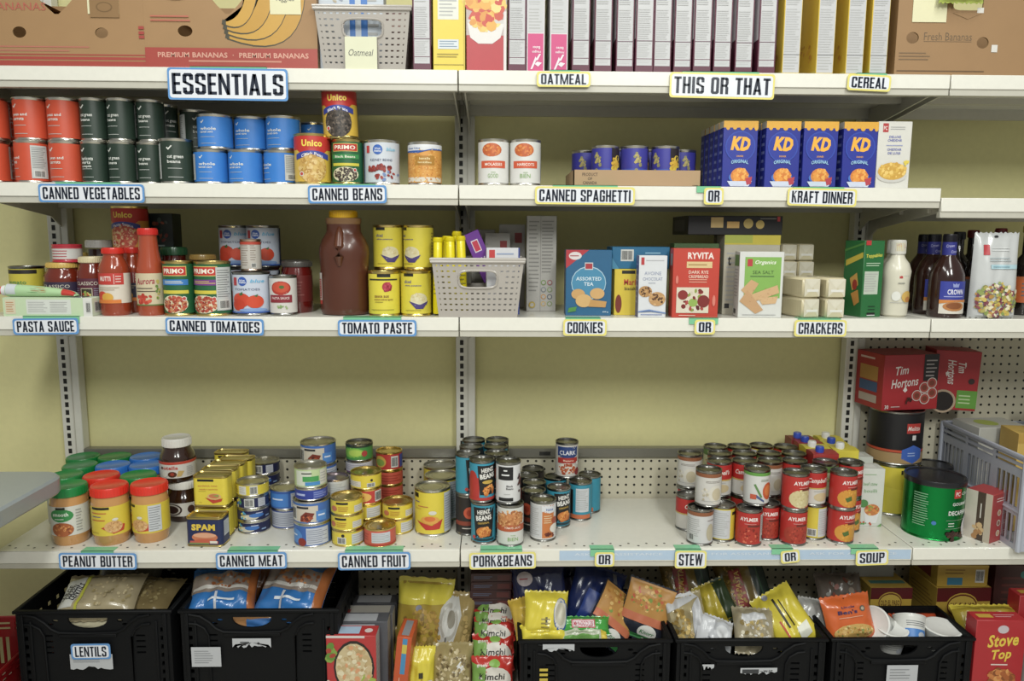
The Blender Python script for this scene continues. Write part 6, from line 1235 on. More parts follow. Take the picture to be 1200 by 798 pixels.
dg = coffee(.078, .162, '#23914b/m', [('r', .10, .78, .30, .95, '#b8342c'), ('t', 'PC', .2, .86, .08, '#e8dcd8', {'w': .12}), ('t', "Choice", .52, .86, .06, '#d0dcd0', {'w': .4, 's': .3}), ('t', 'GOURMET', .32, .67, .06, '#d8e0d8', {'w': .5}), ('t', 'DECAFFEINATED', .42, .50, .085, '#e0e4e0', {'w': .86, 'b': .03}), ('r', -.05, .36, .8, .365, '#a8b8a8'), ('r', -.05, .20, .8, .205, '#a8b8a8'), fine(.0, .23, .2, .33, 2, '#c8d4c8'), ('e', .72, .20, .34, .26, '#c9c9cc'), ('e', .74, .22, .26, .20, '#e0e0e0'), ('e', .75, .23, .20, .15, '#2a1a14'), ('d', .2, .06, .26, .08, 22, 4, ['#3a1c14', '#2a120c', '#4c2a1c'], .04)] + [fine(-.75, .2, -.4, .85, 14, '#7ab88a'), ('c', -.3, .3, .04, '#3a78b8')], rim='#2a8a48/m')
P4(dg, 'coffee_can', 'green decaffeinated coffee can with black lid in front', 'can', 1094.5, 634, 'coffee cans')
st = can(.041, .125, '#a29e98/m', [('r', -.2, .3, .5, .65, '#8a2a28'), ('t', 'illy', .15, .48, .2, '#d8d0cc', {'w': .5})], rim='#b9b5ad/m')
P4(st, 'coffee_can', 'slim steel coffee can with a red square behind the green decaf can', 'can', 1066, 608, 'coffee cans', rz=-20)
dk2 = coffee(.052, .135, '#1c1a1c', [fine(-.6, .3, .6, .7, 3, '#6a5a50')])
P4(dk2, 'coffee_can', 'dark canister with a black lid behind the green decaf can', 'can', 1092, 543, 'coffee cans', zt=.14)
rbx = carton(.080, .072, .138, '#a83a3a', [fine(-.5, .82, .5, .92, 2, '#e0c8c4')] + [('c', -.1, .60-.21*k, .065, '#cfc0b4') for k in range(3)] + [('c', -.1, .60-.21*k, .045, ['#b88a6a', '#8a5a48', '#c9a07a'][k]) for k in range(3)] + [fine(.25, .55-.21*k, .8, .65-.21*k, 3, '#d8a8a4') for k in range(3)],
    L=[('r', -1, 0, -.1, 1, '#c4bcae'), ('r', -.1, 0, .5, 1, '#4a3a30'), ('r', .5, 0, 1, 1, '#b8ab98'), ('d', .0, .2, .4, .15, 14, 3, ['#a87a4a', '#c9a878'], .05), ('r', 0.160, 0.470, 0.240, 0.770, '#d8d0c8')], cols={'L': '#c4bcae/p'})
P4(rbx, 'latte_box', 'small red box with cream sides standing beside the green decaf can', 'box', 1155, 635, rz=28)

# ================================================================ UNDER THE SHELF: crates and what they hold
BK = '#0b0c0e/q'
def black_crate(w, d, h, hx=0.0, moon=True):
    m = Model(w, d, h); g = G(); hz_ = h-.022; holes = []
    hw = .052; mo = [(hx-hw, hz_)]+[(hx-hw*math.cos(R(q*15)), hz_-.030*math.sin(R(q*15))**.8) for q in range(1, 12)]+[(hx+hw, hz_)]
    holes.append(mo)
    for s in (-1, 1):
        for k in range(4): x0, z0 = s*(w*.30), h-.075-.016*k; holes.append([(x0-.012, z0), (x0+.012, z0), (x0+.012, z0+.005), (x0-.012, z0+.005)])
        for k in range(2): x0, z0 = hx+s*(.085+.013*k), h-.030-.010*k; holes.append(oval(x0, z0, .008, .0035, 10))
    for s in (-1, 1):
        for k in range(7): x0, z0 = s*(w*.445), h-.05-.024*k; holes.append([(x0-.006, z0-.012), (x0+.006, z0-.012), (x0+.006, z0), (x0-.006, z0)])
    holes = [q for q in holes if min(p[1] for p in q) > .01]
    vs, fs = holed([(-w/2, 0), (w/2, 0), (w/2, h), (-w/2, h)], holes)
    for sy in (-1, 1):
        for e in (0, .005): g.add([(a, sy*(d/2-e), b) for a, b in vs], fs, BK)
    for sx in (-1, 1):
        for e in (0, .005): g.grid(lambda a, b: (sx*(w/2-e), -d/2+d*a, h*b), 30, 20, BK, lambda i, j: 3 < j < 17 and i % 4 in (1, 2) and j % 5 != 0 and 2 < i < 27)
    g.box(-w/2, -d/2, 0, w/2, d/2, .006, BK)
    m.part('crate_body', g)
    r = G()
    for x0, y0, x1, y1 in ((-w/2-.006, -d/2-.006, w/2+.006, -d/2+.006), (-w/2-.006, d/2-.006, w/2+.006, d/2+.006), (-w/2-.006, -d/2, -w/2+.006, d/2), (w/2-.006, -d/2, w/2+.006, d/2)):
        r.box(x0, y0, h-.009, x1, y1, h, BK, .002)
    m.part('rim', r)
    q = G(); yy = -d/2-.003
    for s in (-1, 1):   # curved stiffening ribs around the handle, posts at the corners
        q.tube([(hx+s*x_, yy, h-.012-z_) for x_, z_ in ((.165, .0), (.135, .006), (.112, .022), (.095, .040), (.075, .050), (.0, .052))], .0035, BK, 6)
        q.tube([(hx+s*x_, yy, h-.012-z_) for x_, z_ in ((.165, .026), (.145, .028), (.125, .040), (.115, .060), (.113, h-.03))], .003, BK, 6)
        q.box(s*(w/2-.015)-.005, yy-.002, 0, s*(w/2-.015)+.005, yy+.004, h-.01, BK, .001)
        q.box(s*(w/2-.038)-.003, yy-.001, 0, s*(w/2-.038)+.003, yy+.004, h-.03, BK, .001)
    q.box(hx-.075, yy-.002, h-.075, hx+.075, yy+.004, h-.066, BK, .001)
    m.part('front_ribs', q)
    return m
def paper(w, h, lines, torn=True, seed=3):
    g = G(); rng = random.Random(seed); n = 14
    bot = [(-w/2+w*k/n, (rng.uniform(0, .012) if torn else 0)) for k in range(n+1)]; pl = bot+[(w/2, h), (-w/2, h)]
    c = (0, h*.6); g.add([(c[0], 0, c[1])]+[(a, 0, b) for a, b in pl], [(0, 1+i, 1+(i+1) % len(pl)) for i in range(len(pl))], '#b9bbbf/k')
    g.art(lambda x, y, o: (x, -o, y), w, h, lines); return g
hA = zat(714.5, -.98, -.01)-S5; hC = zat(749, .36, -.02)-S5; YF = -.012
rimA, rimC = S5+hA, S5+hC
CRG = 'black plastic crates'
mA = black_crate(.405, .31, hA, -.015); mA.part('paper_label', paper(.112, .045, [fine(-.85, .45, .6, .85, 3, '#8a8c90')], True, 4), loc=(-.008, -.1635, hA-.165), label='torn white paper label')
put(mA, 'black_crate', 'black plastic crate with the LENTILS sign below the peanut butter', 'crate', 113, YF, S5, CRG)
mB = black_crate(.415, .31, hA, -.02); mB.part('paper_label', paper(.078, .056, [fine(-.8, .15, .5, .85, 6, '#8a8c90')], False), loc=(-.142, -.1635, hA-.158), label='square white paper label'); mB.part('paper_label', paper(.102, .028, [fine(-.6, .4, -.1, .8, 1, '#55575a'), ('r', -.45, .3, -.3, .5, '#2a2a2c'), ('c', .35, .5, .12, '#2a2a2c')], True, 8), loc=(-.02, -.1635, hA-.106), label='torn white strip label')
put(mB, 'black_crate', 'black plastic crate holding blue bags below the canned meat', 'crate', 306, YF, S5, CRG)
mC = black_crate(.405, .29, hC, .01); g = paper(.085, .022, [], True, 12); mC.part('paper_label', g, loc=(-.10, -.1535, hC-.03), label='torn remains of a white sticker')
y_ = G(); 
for k in range(4): y_.box(-.150, -.1525, hC-.086-.014*k, -.128, -.1515, hC-.079-.014*k, '#c9b02c/k')
mC.part('yellow_marks', y_)
put(mC, 'black_crate', 'black plastic crate of noodle packs below the pork and beans OR sign', 'crate', 697, YF-.01, S5, CRG)
mD = black_crate(.405, .29, hC, -.02); mD.part('paper_label', paper(.10, .020, [('r', -.9, .2, .0, .8, '#3a3c40'), ('t', 'W 27', .5, .5, .4, '#2c2e32', {'w': .5})], True, 9), loc=(.02, -.1535, hC-.100), label='worn white label strip'); mD.part('paper_label', paper(.032, .016, [], True, 2), loc=(-.118, -.1535, hC-.085), label='scrap of white sticker')
put(mD, 'black_crate', 'black plastic crate of pasta bags below the STEW sign', 'crate', 879, YF-.01, S5, CRG)
mE = black_crate(.385, .175, hC, -.01); mE.part('paper_label', paper(.085, .06, [fine(-.8, .3, .6, .85, 4, '#8a8c90')], False), loc=(.0, -.096, hC-.135), label='white paper label')
put(mE, 'black_crate', 'black plastic crate with the orange rice pouch and white cups', 'crate', 1055, YF-.01, S5, CRG)
# its sign
m_, zc_, xc_, wd_ = sign('LENTILS', 86, 132, 750, 769, S5+.28, 'b')
spawn(m_, 'shelf_sign', 'blue bordered white sign reading LENTILS stuck on the black crate', 'sign', (xc_-.002, YF-.0105, zc_), (0, R(-.5), 0), 'printed shelf signs')

def bag(m, name, label, cat, px, py, z, rx=0, ry=0, rz=0, group=None, y=None):
    """lays a bag so that its middle shows at px, py at height z, or on the plane of depth y"""
    if y is None: x, y = on(px, py, z)
    else:
        x = xat(px, y, .35); z = zat(py, x, y); x = xat(px, y, z)
    E = Euler((R(rx), R(ry), R(rz))).to_matrix()
    p = Vector((x, y, z)) - E @ Vector((0, 0, m.h/2))
    if y is not None and y < .2:        # keep it behind the crate's front wall
        me_ = ([m.root] if m.root else [])+[q[1] for q in m.parts]
        low = min((E @ v.co).y for q in me_ for v in q.vertices)+p.y
        if low < .004: p.y += .004-low
    return spawn(m, name, label, cat, p, (R(rx), R(ry), R(rz)), group)
# lentil crate
lent = pouch(.21, .15, .06, '#a89a78/w', [('p', [(-1, .2), (-.55, .2), (-.4, .8), (-1, .8)], '#c4c4bc'), ('t', 'LARGE', -.84, .5, .13, '#23242a', {'w': .5, 'a': 70, 'b': .03}), ('t', 'GREEN', -.68, .5, .12, '#23242a', {'w': .45, 'a': 70, 'b': .03}), ('t', 'LENTILS', -.54, .5, .12, '#23242a', {'w': .5, 'a': 70, 'b': .03}), ('p', [(-.48, .1), (-.40, .1), (-.28, .9), (-.36, .9)], '#b8b82c'), ('d', .3, .5, .6, .3, 50, 3, ['#b8a67c', '#9a8a5c', '#c4b48c'], .03)], 31, .006)
bag(lent, 'lentil_bag', 'pale bag of lentils with black lettering at the front of the LENTILS crate', 'bag', 112, 706, rimA-.02, rx=-62, rz=4, y=0.05)
m = pouch(.20, .16, .05, '#7d6c44/w', [('d', 0, .5, .8, .35, 60, 4, ['#8a7a4c', '#6a5a38', '#9a8a5c'], .03)], 33, .006); bag(m, 'lentil_bag', 'brown bag of lentils deeper in the LENTILS crate, beside the pale one', 'bag', 165, 701, rimA-.035, rx=-70, rz=-6, y=0.13)
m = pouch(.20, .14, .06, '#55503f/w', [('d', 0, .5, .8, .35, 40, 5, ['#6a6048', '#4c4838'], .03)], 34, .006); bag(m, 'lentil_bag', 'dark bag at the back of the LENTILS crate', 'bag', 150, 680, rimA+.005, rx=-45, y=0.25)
m = pouch(.14, .05, .05, '#c8c0a0/w', [], 35, .003); bag(m, 'lentil_bag', 'pale bag end seen through the handle hole of the LENTILS crate', 'bag', 108, 735, rimA-.045, rx=0, y=0.022)
# blue bag crate
BB_ = '#2a72b8/w'
def snack(seed, w, h):
    return pouch(w, h, .07, BB_, [('p', [(-1, .45), (1, .40), (1, .75), (-1, .80)], '#8d7f74/w'), ('p', [(-.9, .5), (.9, .46), (.9, .52), (-.9, .56)], '#c9c4bc'), fine(-0.350, 0.220, 0.550, 0.340, 1, '#dce4ec'), ('d', .1, .62, .7, .12, 30, seed, ['#a8642c', '#b8783a', '#8a4c20'], .03), ('p', [(.78, 0), (1, 0), (1, 1), (.78, 1)], '#a8602c/w'), ('p', [(-.15, .05), (-.08, .05), (-.08, .4), (-.15, .4)], '#c9ccd4')], seed, .010)
bag(snack(41, .185, .17), 'pasta_bag', 'shiny blue bag in the crate, nearer the LENTILS crate', 'bag', 262, 697, rimA-.005, rx=-60, rz=8, y=0.09)
bag(snack(44, .20, .19), 'pasta_bag', 'shiny blue bag with a grey window in the crate, nearer the rice boxes', 'bag', 345, 694, rimA-.005, rx=-58, rz=-10, y=0.1)
m = pouch(.19, .15, .06, '#9a5c2c/w', [('p', [(-1, .6), (1, .6), (1, 1), (-1, 1)], '#2566a4/w')], 46, .008); bag(m, 'pasta_bag', 'brown and blue bag lying at the back of the blue bag crate', 'bag', 322, 672, rimA+.02, rx=-30, rz=12, y=0.24)
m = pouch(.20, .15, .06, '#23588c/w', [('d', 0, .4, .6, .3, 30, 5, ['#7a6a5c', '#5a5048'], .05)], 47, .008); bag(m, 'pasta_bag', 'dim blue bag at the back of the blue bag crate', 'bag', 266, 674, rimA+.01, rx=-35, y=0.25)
m = pouch(.16, .06, .06, '#c08a54/w', [('p', [(-.1, .3), (.9, .3), (.9, .8), (-.1, .8)], '#3a78c0')], 48, .003); bag(m, 'pasta_bag', 'tan and blue bag end seen through the handle hole of the crate', 'bag', 295, 729, rimA-.045, rx=0, y=0.026)

# between the crates: rice boxes, pasta
def box_at(m, name, label, cat, px, pytop, yf, group=None, rz=0, ry=0, rx=0):
    """a box on the base deck whose top front edge shows at px, pytop; tall enough to stand there"""
    x = xat(px, yf, .3); return spawn(m, name, label, cat, (x, yf+m.d/2, zat(pytop, x, yf)-m.h), (R(rx), R(ry), R(rz)), group)
def std_h(px, pytop, yf): return zat(pytop, xat(px, yf, .3), yf)-S5
h1 = std_h(412, 745, -.02)
m = carton(.133, .055, h1, '#b83030', [('r', -1, .97, .55, 1, '#cfc8c4'), ('e', .10, .60, .82, .34, '#2a2220'), ('e', .10, .60, .74, .305, '#cbb78a'), ('d', .10, .60, .70, .285, 130, 3, ['#d8c69c', '#c2a876', '#e0d4b0', '#b89a68', '#ccb488', '#d89a6a'], .032), ('p', [(.35, .42), (.95, .38), (.98, .46), (.5, .52)], '#9ab03c'), ('d', -.80, .80, .12, .14, 12, 5, ['#7fa03a', '#5f8a2c', '#a8402c'], .05), ('e', -.95, .35, .12, .10, '#c4c0b8')], Rr=[('r', -.9, 0, .9, 1, '#c4c2bc'), fine(-.8, .3, .7, .9, 10)], T=[('r', -.95, .2, .3, .9, '#a8c0d8'), ('c', .65, .5, .2, '#d8c8c4')], cols={'R': '#c2c0ba/p'})
spawn(m, 'noodle_bowl_box', 'red box with a black bowl of noodles in front beside the crates', 'box', (xat(412, -.02, .3), .0075, S5), (0, 0, R(-1)), 'boxed noodles beside the crates')
h2 = std_h(425, 728, .06); g2 = carton(.14, .055, h2, '#5b5c62', [('r', -.9, .88, .5, .97, '#b8bcc2'), fine(-.8, .5, .6, .8, 5)], T=[('r', -.85, .1, .55, .85, '#b4b6bc')], cols={'R': '#b9b9b4/p'})
spawn(g2, 'noodle_bowl_box', 'grey topped box second in the row behind the red bowl box', 'box', (xat(424, .05, .35), .0775+.006, S5), (0, 0, 0), 'boxed noodles beside the crates')
h3 = std_h(430, 718, .13); g3 = carton(.14, .055, h3, '#6a6a6e', [fine(-.8, .5, .6, .9, 5)], T=[('r', -.95, .1, .85, .9, '#a8a39a'), ('r', -.95, .1, -.75, .5, '#8a3430')], cols={'R': '#b9b6ac/p'})
spawn(g3, 'noodle_bowl_box', 'pale topped box third in the row behind the red bowl box', 'box', (xat(431, .12, .35), .150, S5), (0, 0, 0), 'boxed noodles beside the crates')
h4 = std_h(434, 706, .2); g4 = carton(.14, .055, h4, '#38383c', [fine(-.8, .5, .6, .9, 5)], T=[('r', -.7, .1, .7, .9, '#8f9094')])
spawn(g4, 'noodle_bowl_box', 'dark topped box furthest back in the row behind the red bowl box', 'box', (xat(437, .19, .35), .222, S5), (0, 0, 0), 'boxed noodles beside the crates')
m = carton(.040, .10, std_h(466, 748, -.01), '#c2501e', [('r', -.2, .5, .45, .98, '#3f8ab8'), ('r', -.2, .78, .45, .9, '#c9b83c'), ('r', -0.240, 0.150, -0.160, 0.450, '#e0c8b0'), fine(-.8, .05, .0, .4, 4, '#e0a888')], T=[('r', -.5, .1, .5, .9, '#8a8a90')])
spawn(m, 'rice_box', 'narrow orange box leaning beside the pasta bags', 'box', (xat(466, -.01, .3), .045, S5+.002), (0, R(6), R(-4)))
PBG = 'pasta bags between the crates'
py1 = pouch(.165, .25, .07, '#a88f2a/w', [('p', [(-1, .70), (1, .74), (1, 1), (-1, 1)], '#cfc02a/w'), ('d', -.05, .45, .8, .22, 130, 3, ['#9a7a2c', '#b8943a', '#7f6420', '#a8842e'], .026), ('r', -1, .06, 1, .16, '#c9b82a'), ('c', -.2, .68, .035, '#8f90a0')], 51, .007)
bag(py1, 'pasta_bag', 'yellow topped bag of brown pasta at the back between the crates', 'bag', 497, 728, .31, rx=-14, ry=4, group=PBG)
m = pouch(.14, .13, .07, '#8f7a38/w', [('d', 0, .5, .8, .35, 60, 4, ['#a88c44', '#7f6a30', '#b89c54'], .04)], 55, .008); bag(m, 'pasta_bag', 'clear bag of pasta shells low between the yellow bags', 'bag', 490, 762, .235, rx=-25, group=PBG)
m = pouch(.085, .16, .05, '#d8c81e/w', [fine(-.1, .1, .2, .7, 2, '#3a3620'), ('r', .45, .1, .8, .45, '#c4c4bc'), ('r', 0.060, 0.200, 0.140, 0.500, '#a8901a')], 52, .004); bag(m, 'pasta_bag', 'plain yellow pasta bag in front between the boxes and the white leaf bag', 'bag', 493, 790, .21, rx=-6, rz=3, group=PBG)
m = pouch(.115, .22, .06, '#a08a52/w', [('p', [(-.95, .06), (-.2, .06), (.35, .72), (.1, .95), (-.5, .95), (-.95, .6)], '#c4c3bd'), ('e', -.25, .62, .45, .24, '#a8a49a'), ('e', -.25, .62, .36, .18, '#c4c3bd'), ('e', -.15, .66, .2, .12, '#8f8a7c'), ('r', -0.390, 0.130, -0.310, 0.430, '#5c5a54'), ('d', .65, .4, .25, .4, 40, 4, ['#b89c5c', '#8f7a40'], .03)], 53, .006); bag(m, 'pasta_bag', 'bag with a white swirled label leaning between the crates', 'bag', 531, 738, .29, rx=-16, ry=6, group=PBG)
m = pouch(.115, .16, .07, '#9a8a5a/w', [('d', 0, .5, .85, .42, 150, 6, ['#c2b288', '#a8966a', '#8f7c50', '#d0c29c', '#6a5a38'], .032), ('p', [(.0, .55), (.5, .75), (.6, .6), (.15, .45)], '#d0d0cc')], 54, .006); bag(m, 'bean_bag', 'bag of pale beans in front under the swirled label bag', 'bag', 530, 792, .215, rx=-20, group=PBG)
# kimchi noodle packs
def kimchi(seed): return pouch(.118, .10, .035, '#b8281c/w', [('e', .12, .40, .80, .36, '#d0cbc0'), ('p', [(-1, .25), (-.35, .35), (-.3, .75), (-1, .85)], '#6f9a3c'), ('t', 'Kimchi', -.02, .50, .17, '#23201e', {'w': 1.25, 's': .1}), ('t', 'Noodle Soup', .25, .30, .08, '#b83a30', {'w': .8}), ('e', .1, .84, .26, .09, '#7aa83c'), ('t', 'green', -.5, .78, .08, '#d8d8c8', {'w': .5}), ('d', .6, .15, .3, .1, 8, 3, ['#c8803c', '#a84a2c'], .05)], seed, .004)
KG = 'kimchi noodle packs'
for k, (py, z, rx, y) in enumerate(((790, .222, -12, 0), (764, .262, -30, 0), (744, .295, -42, 0), (731, .315, -50, 0), (719, .333, -55, 0))):
    bag(kimchi(60+k), 'noodle_pack', 'red Kimchi noodle pack, ' + ('lowest in front with its whole face showing', 'second from the front', 'third from the front', 'fourth from the front', 'furthest up the slope')[k], 'noodles', 577+.8*k, py, z, rx=rx, rz=(0, 3, -2, 2, -3)[k], group=KG)
m = pouch(.12, .12, .03, '#8a2a1c/w', [('d', 0, .5, .7, .3, 50, 4, ['#b8602c', '#a8441e', '#c8803c', '#5f6a2c'], .035), ('e', -.8, .2, .2, .2, '#4a6a2c')], 66, .004); bag(m, 'noodle_pack', 'dark red noodle pack with a picture of stew behind the Kimchi packs', 'noodles', 578, 706, .35, rx=-25, group=KG)
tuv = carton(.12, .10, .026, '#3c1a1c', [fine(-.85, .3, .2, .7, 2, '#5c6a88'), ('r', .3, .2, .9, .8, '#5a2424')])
xs = xat(575, .16, .4); zb = S5
st_h = zat(668, xs, .16)
nb = int((st_h-S5)/.0262)
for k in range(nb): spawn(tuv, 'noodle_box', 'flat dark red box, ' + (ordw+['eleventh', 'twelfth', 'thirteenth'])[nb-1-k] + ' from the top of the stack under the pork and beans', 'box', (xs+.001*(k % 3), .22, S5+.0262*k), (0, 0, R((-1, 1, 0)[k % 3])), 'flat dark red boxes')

# noodle crate
m = pouch(.125, .125, .045, '#d8c61e/w', [('e', .62, .50, .36, .36, '#2f5aa0'), ('e', .60, .52, .32, .33, '#c9c6bc'), ('e', .60, .52, .24, .24, '#b9b4a0'), fine(-.1, .15, .0, .6, 1, '#3a3620'), fine(-.3, .2, .2, .45, 3, '#8a7a1c')], 71, .006); bag(m, 'food_packet', 'yellow packet with a pale round picture in the noodle crate', 'packet', 640, 720, rimC+.045, rx=-25, ry=5, rz=6, y=0.055)
m = pouch(.13, .05, .035, '#dccb20/w', [fine(-.6, .3, .3, .7, 2, '#b8a41a')], 72, .004); bag(m, 'food_packet', 'flat yellow packet lying at the front rim of the noodle crate', 'packet', 637, 742, rimC+.008, rx=-55, rz=4, y=0.03)
m = pouch(.10, .11, .04, '#c9a82a/w', [], 73, .006); bag(m, 'food_packet', 'orange-yellow packet tucked behind the yellow one in the noodle crate', 'packet', 620, 722, rimC+.03, rx=-20, ry=-15, y=0.09)
m = pouch(.145, .05, .04, '#3a9a34/w', [('r', -.5, .30, .42, .75, '#b83a4c'), ('r', -.46, .36, .38, .69, '#d8c8cc'), ('t', 'Mr.NOODLES', -.04, .52, .25, '#b83a4c', {'w': .75})], 74, .003); bag(m, 'noodle_pack', 'green noodle packet with a red and white name plate in the crate', 'noodles', 684, 733, rimC+.018, rx=-40, rz=-1, y=0.05)
m = pouch(.13, .06, .035, '#b8bfa8/w', [('p', [(.7, 0), (1, 0), (1, 1), (.7, 1)], '#d8c030'), fine(-.8, .3, .5, .7, 2, '#98a884'), ('r', -.9, .0, .6, .25, '#6aa04a')], 75, .006); bag(m, 'noodle_pack', 'shiny pale noodle packet lying under the green one', 'noodles', 685, 744, rimC+.004, rx=-60, y=0.025)
kn = lambda s: pouch(.14, .165, .03, '#2c2f3a/w', [('p', [(-.96, .42), (.96, .42), (.96, .97), (-.96, .97)], '#c08a3c'), ('d', -.1, .72, .8, .22, 70, s, ['#d8a850', '#c8923c', '#b87a2c', '#7f9a3c', '#c8603c', '#e0b868'], .032), ('p', [(-.96, .30), (.96, .30), (.96, .44), (-.96, .44)], '#c9704a'), ('e', .25, .17, .40, .13, '#d8d8d0'), ('t', 'Knorr', .25, .17, .07, '#2f7a3c', {'w': .6, 's': .2}), ('p', [(-.96, .03), (.96, .03), (.96, .10), (-.96, .10)], '#2f7a3c')], s, .002)
bag(kn(4), 'side_dish_packet', 'packet with a big food picture tilted in the noodle crate', 'packet', 719, 723, rimC+.05, rx=-38, ry=40, rz=0, group='side dish packets', y=0.1)
bag(kn(9), 'side_dish_packet', 'packet with a food picture upright at the corner of the noodle crate', 'packet', 757, 716, rimC+.045, rx=-16, ry=16, rz=-12, group='side dish packets', y=0.1)
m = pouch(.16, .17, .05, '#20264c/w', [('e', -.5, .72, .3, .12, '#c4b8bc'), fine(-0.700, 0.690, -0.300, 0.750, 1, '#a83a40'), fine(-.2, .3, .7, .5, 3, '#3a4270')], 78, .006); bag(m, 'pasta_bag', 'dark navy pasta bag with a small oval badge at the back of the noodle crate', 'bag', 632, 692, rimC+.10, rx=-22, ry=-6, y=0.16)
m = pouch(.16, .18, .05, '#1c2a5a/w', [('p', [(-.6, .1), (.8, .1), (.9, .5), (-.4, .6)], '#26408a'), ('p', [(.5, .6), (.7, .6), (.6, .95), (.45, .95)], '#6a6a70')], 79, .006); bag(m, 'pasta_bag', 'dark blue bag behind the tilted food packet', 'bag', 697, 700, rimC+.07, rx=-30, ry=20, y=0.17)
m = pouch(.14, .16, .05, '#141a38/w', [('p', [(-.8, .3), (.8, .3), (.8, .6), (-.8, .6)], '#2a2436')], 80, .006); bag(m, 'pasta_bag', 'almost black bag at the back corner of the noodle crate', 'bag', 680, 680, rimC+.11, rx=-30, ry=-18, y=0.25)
# pasta crate
CL = '#a89a72/w'
m = pouch(.115, .16, .06, CL, [('p', [(.0, .1), (.9, .1), (.8, .9), (.3, .75)], '#c4c5c8'), ('d', -.4, .45, .45, .35, 60, 3, ['#c2a458', '#a88a40', '#d0b46a', '#8f7434'], .035), ('p', [(-.9, .75), (.8, .9), (.5, 1), (-.8, 1)], '#c9cacc')], 81, .013); bag(m, 'pasta_bag', 'crinkled clear bag of pasta with a white twist in the crate below STEW', 'bag', 806, 730, rimC+.035, rx=-22, ry=-14, y=0.075)
m = pouch(.11, .10, .05, '#c4c6ca/w', [('e', .2, .5, .5, .3, '#b0b2b6'), ('e', .2, .5, .36, .2, '#c8cacc'), fine(-.6, .2, .6, .3, 1, '#8a8c94')], 82, .008); bag(m, 'pasta_bag', 'white labelled bag lying in front in the pasta crate', 'bag', 838, 745, rimC+.012, rx=-45, ry=22, y=0.035)
m = pouch(.115, .13, .055, '#9f9478/w', [('d', 0, .5, .7, .35, 40, 7, ['#b8a05c', '#8f7a44', '#c8c0a8', '#d0d0cc'], .04), ('p', [(-.7, .6), (.6, .7), (.5, .85), (-.6, .8)], '#c9cacd')], 83, .012); bag(m, 'pasta_bag', 'clear bag of small pasta in the middle of the pasta crate', 'bag', 884, 740, rimC+.018, rx=-45, rz=-8, y=0.055)
m = pouch(.125, .175, .05, '#d6c41c/w', [('p', [(-.1, .35), (.0, .35), (.0, .85), (-.1, .85)], '#2c2a20'), ('p', [(.15, .35), (.2, .35), (.2, .8), (.15, .8)], '#2c2a20'), ('p', [(-.75, .05), (-.35, .05), (-.35, .22), (-.75, .22)], '#2c2a20'), ('r', -0.340, 0.200, -0.260, 0.500, '#c2402c'), ('p', [(.1, .1), (.7, .15), (.8, .35), (.2, .3)], '#d8d8c8'), ('c', -.3, .93, .05, '#9a9aa4')], 84, .005); bag(m, 'pasta_bag', 'bright yellow pasta bag tilted over the rim of the pasta crate', 'bag', 921, 726, rimC+.035, rx=-40, ry=-32, y=0.085)
it_ = lambda s: pouch(.15, .22, .06, '#6a5620/w', [('p', [(.4, 0), (1, 0), (1, 1), (.3, 1)], '#16261c'), ('p', [(.6, 0), (.66, 0), (.6, 1), (.54, 1)], '#2f4a34'), ('r', -.55, .30, -.05, .80, '#7a1c18'), ('r', -.5, .32, -.1, .78, '#8a2420'), ('t', 'ITALPASTA', -.3, .55, .07, '#c9a84c', {'w': 1.3, 'a': 82}), ('d', -.5, .5, .4, .4, 60, s, ['#8a6c2c', '#6f5420', '#a07f34'], .02)], s, .006)
bag(it_(86), 'pasta_bag', 'dark green pasta bag with a red ITALPASTA panel, nearest the noodle crate', 'bag', 806, 690, rimC+.085, rx=-28, ry=-8, group='dark green pasta bags', y=0.2)
bag(it_(87), 'pasta_bag', 'dark green pasta bag with a red ITALPASTA panel in the middle of the pasta crate', 'bag', 873, 692, rimC+.085, rx=-28, ry=-14, group='dark green pasta bags', y=0.2)
m = pouch(.10, .12, .04, '#b8a41c/w', [('p', [(.2, 0), (1, 0), (1, 1), (.2, 1)], '#2a3a20')], 88, .006); bag(m, 'pasta_bag', 'yellow and dark green bag between the two dark green pasta bags', 'bag', 839, 706, rimC+.06, rx=-30, ry=-25, y=0.14)
# rice crate
m = pouch(.145, .13, .04, '#d4601c/w', [('t', "Uncle", -.05, .76, .05, '#3a2a5a', {'w': .55}), ('t', "Ben's", -.1, .66, .085, '#3a2a5a', {'w': .8, 'b': .03}), ('c', .52, .70, .06, '#5a5a50'), ('c', .52, .70, .035, '#b8a890'), fine(-.5, .53, .5, .57, 1, '#e0a888'), ('e', .0, .24, .82, .17, '#c9a050'), ('d', .0, .24, .78, .15, 80, 4, ['#d8b464', '#c2923c', '#e0c480', '#a8702c', '#7f8a3a'], .022), ('c', -.05, .93, .012, '#3a1a10')], 91, .004); bag(m, 'rice_pouch', 'orange rice pouch standing at the corner of the last crate', 'pouch', 994, 725, rimC+.045, rx=-22, ry=-6, rz=4, y=0.065)
def cup(r, h, blue=False):
    m = jar([(r*.72, 0), (r*.74, .003), (r*.98, h-.006), (r, h-.004), (r, h)], '#cfcfca/s', None, [])
    m.h = h; l = G(); l.lathe([(r, h), (r+.002, h+.001), (r+.002, h+.003), (r*.95, h+.004), (r*.9, h+.0025), (0, h+.0025)], '#dcdcd8/s', 32); m.part('foil_lid', l)
    b = G(); rr = lambda z: r*.74+(r*.24)*(z-.003)/(h-.009)
    b.art(lambda x, y, o: ((rr(.004+y)+o)*math.sin(x/r), -(rr(.004+y)+o)*math.cos(x/r), .004+y), math.pi*r, h-.012, [('r', -.6, .2, .5, .55, '#3f7fc8') if blue else fine(-.6, .3, .5, .8, 4, '#9a9a98'), fine(-.5, .65, .5, .9, 3, '#55575c'), ('e', .2, .3, .2, .15, '#b8bcc4')], cell=.006); m.part('print', b); return m
UG = 'white noodle cups'
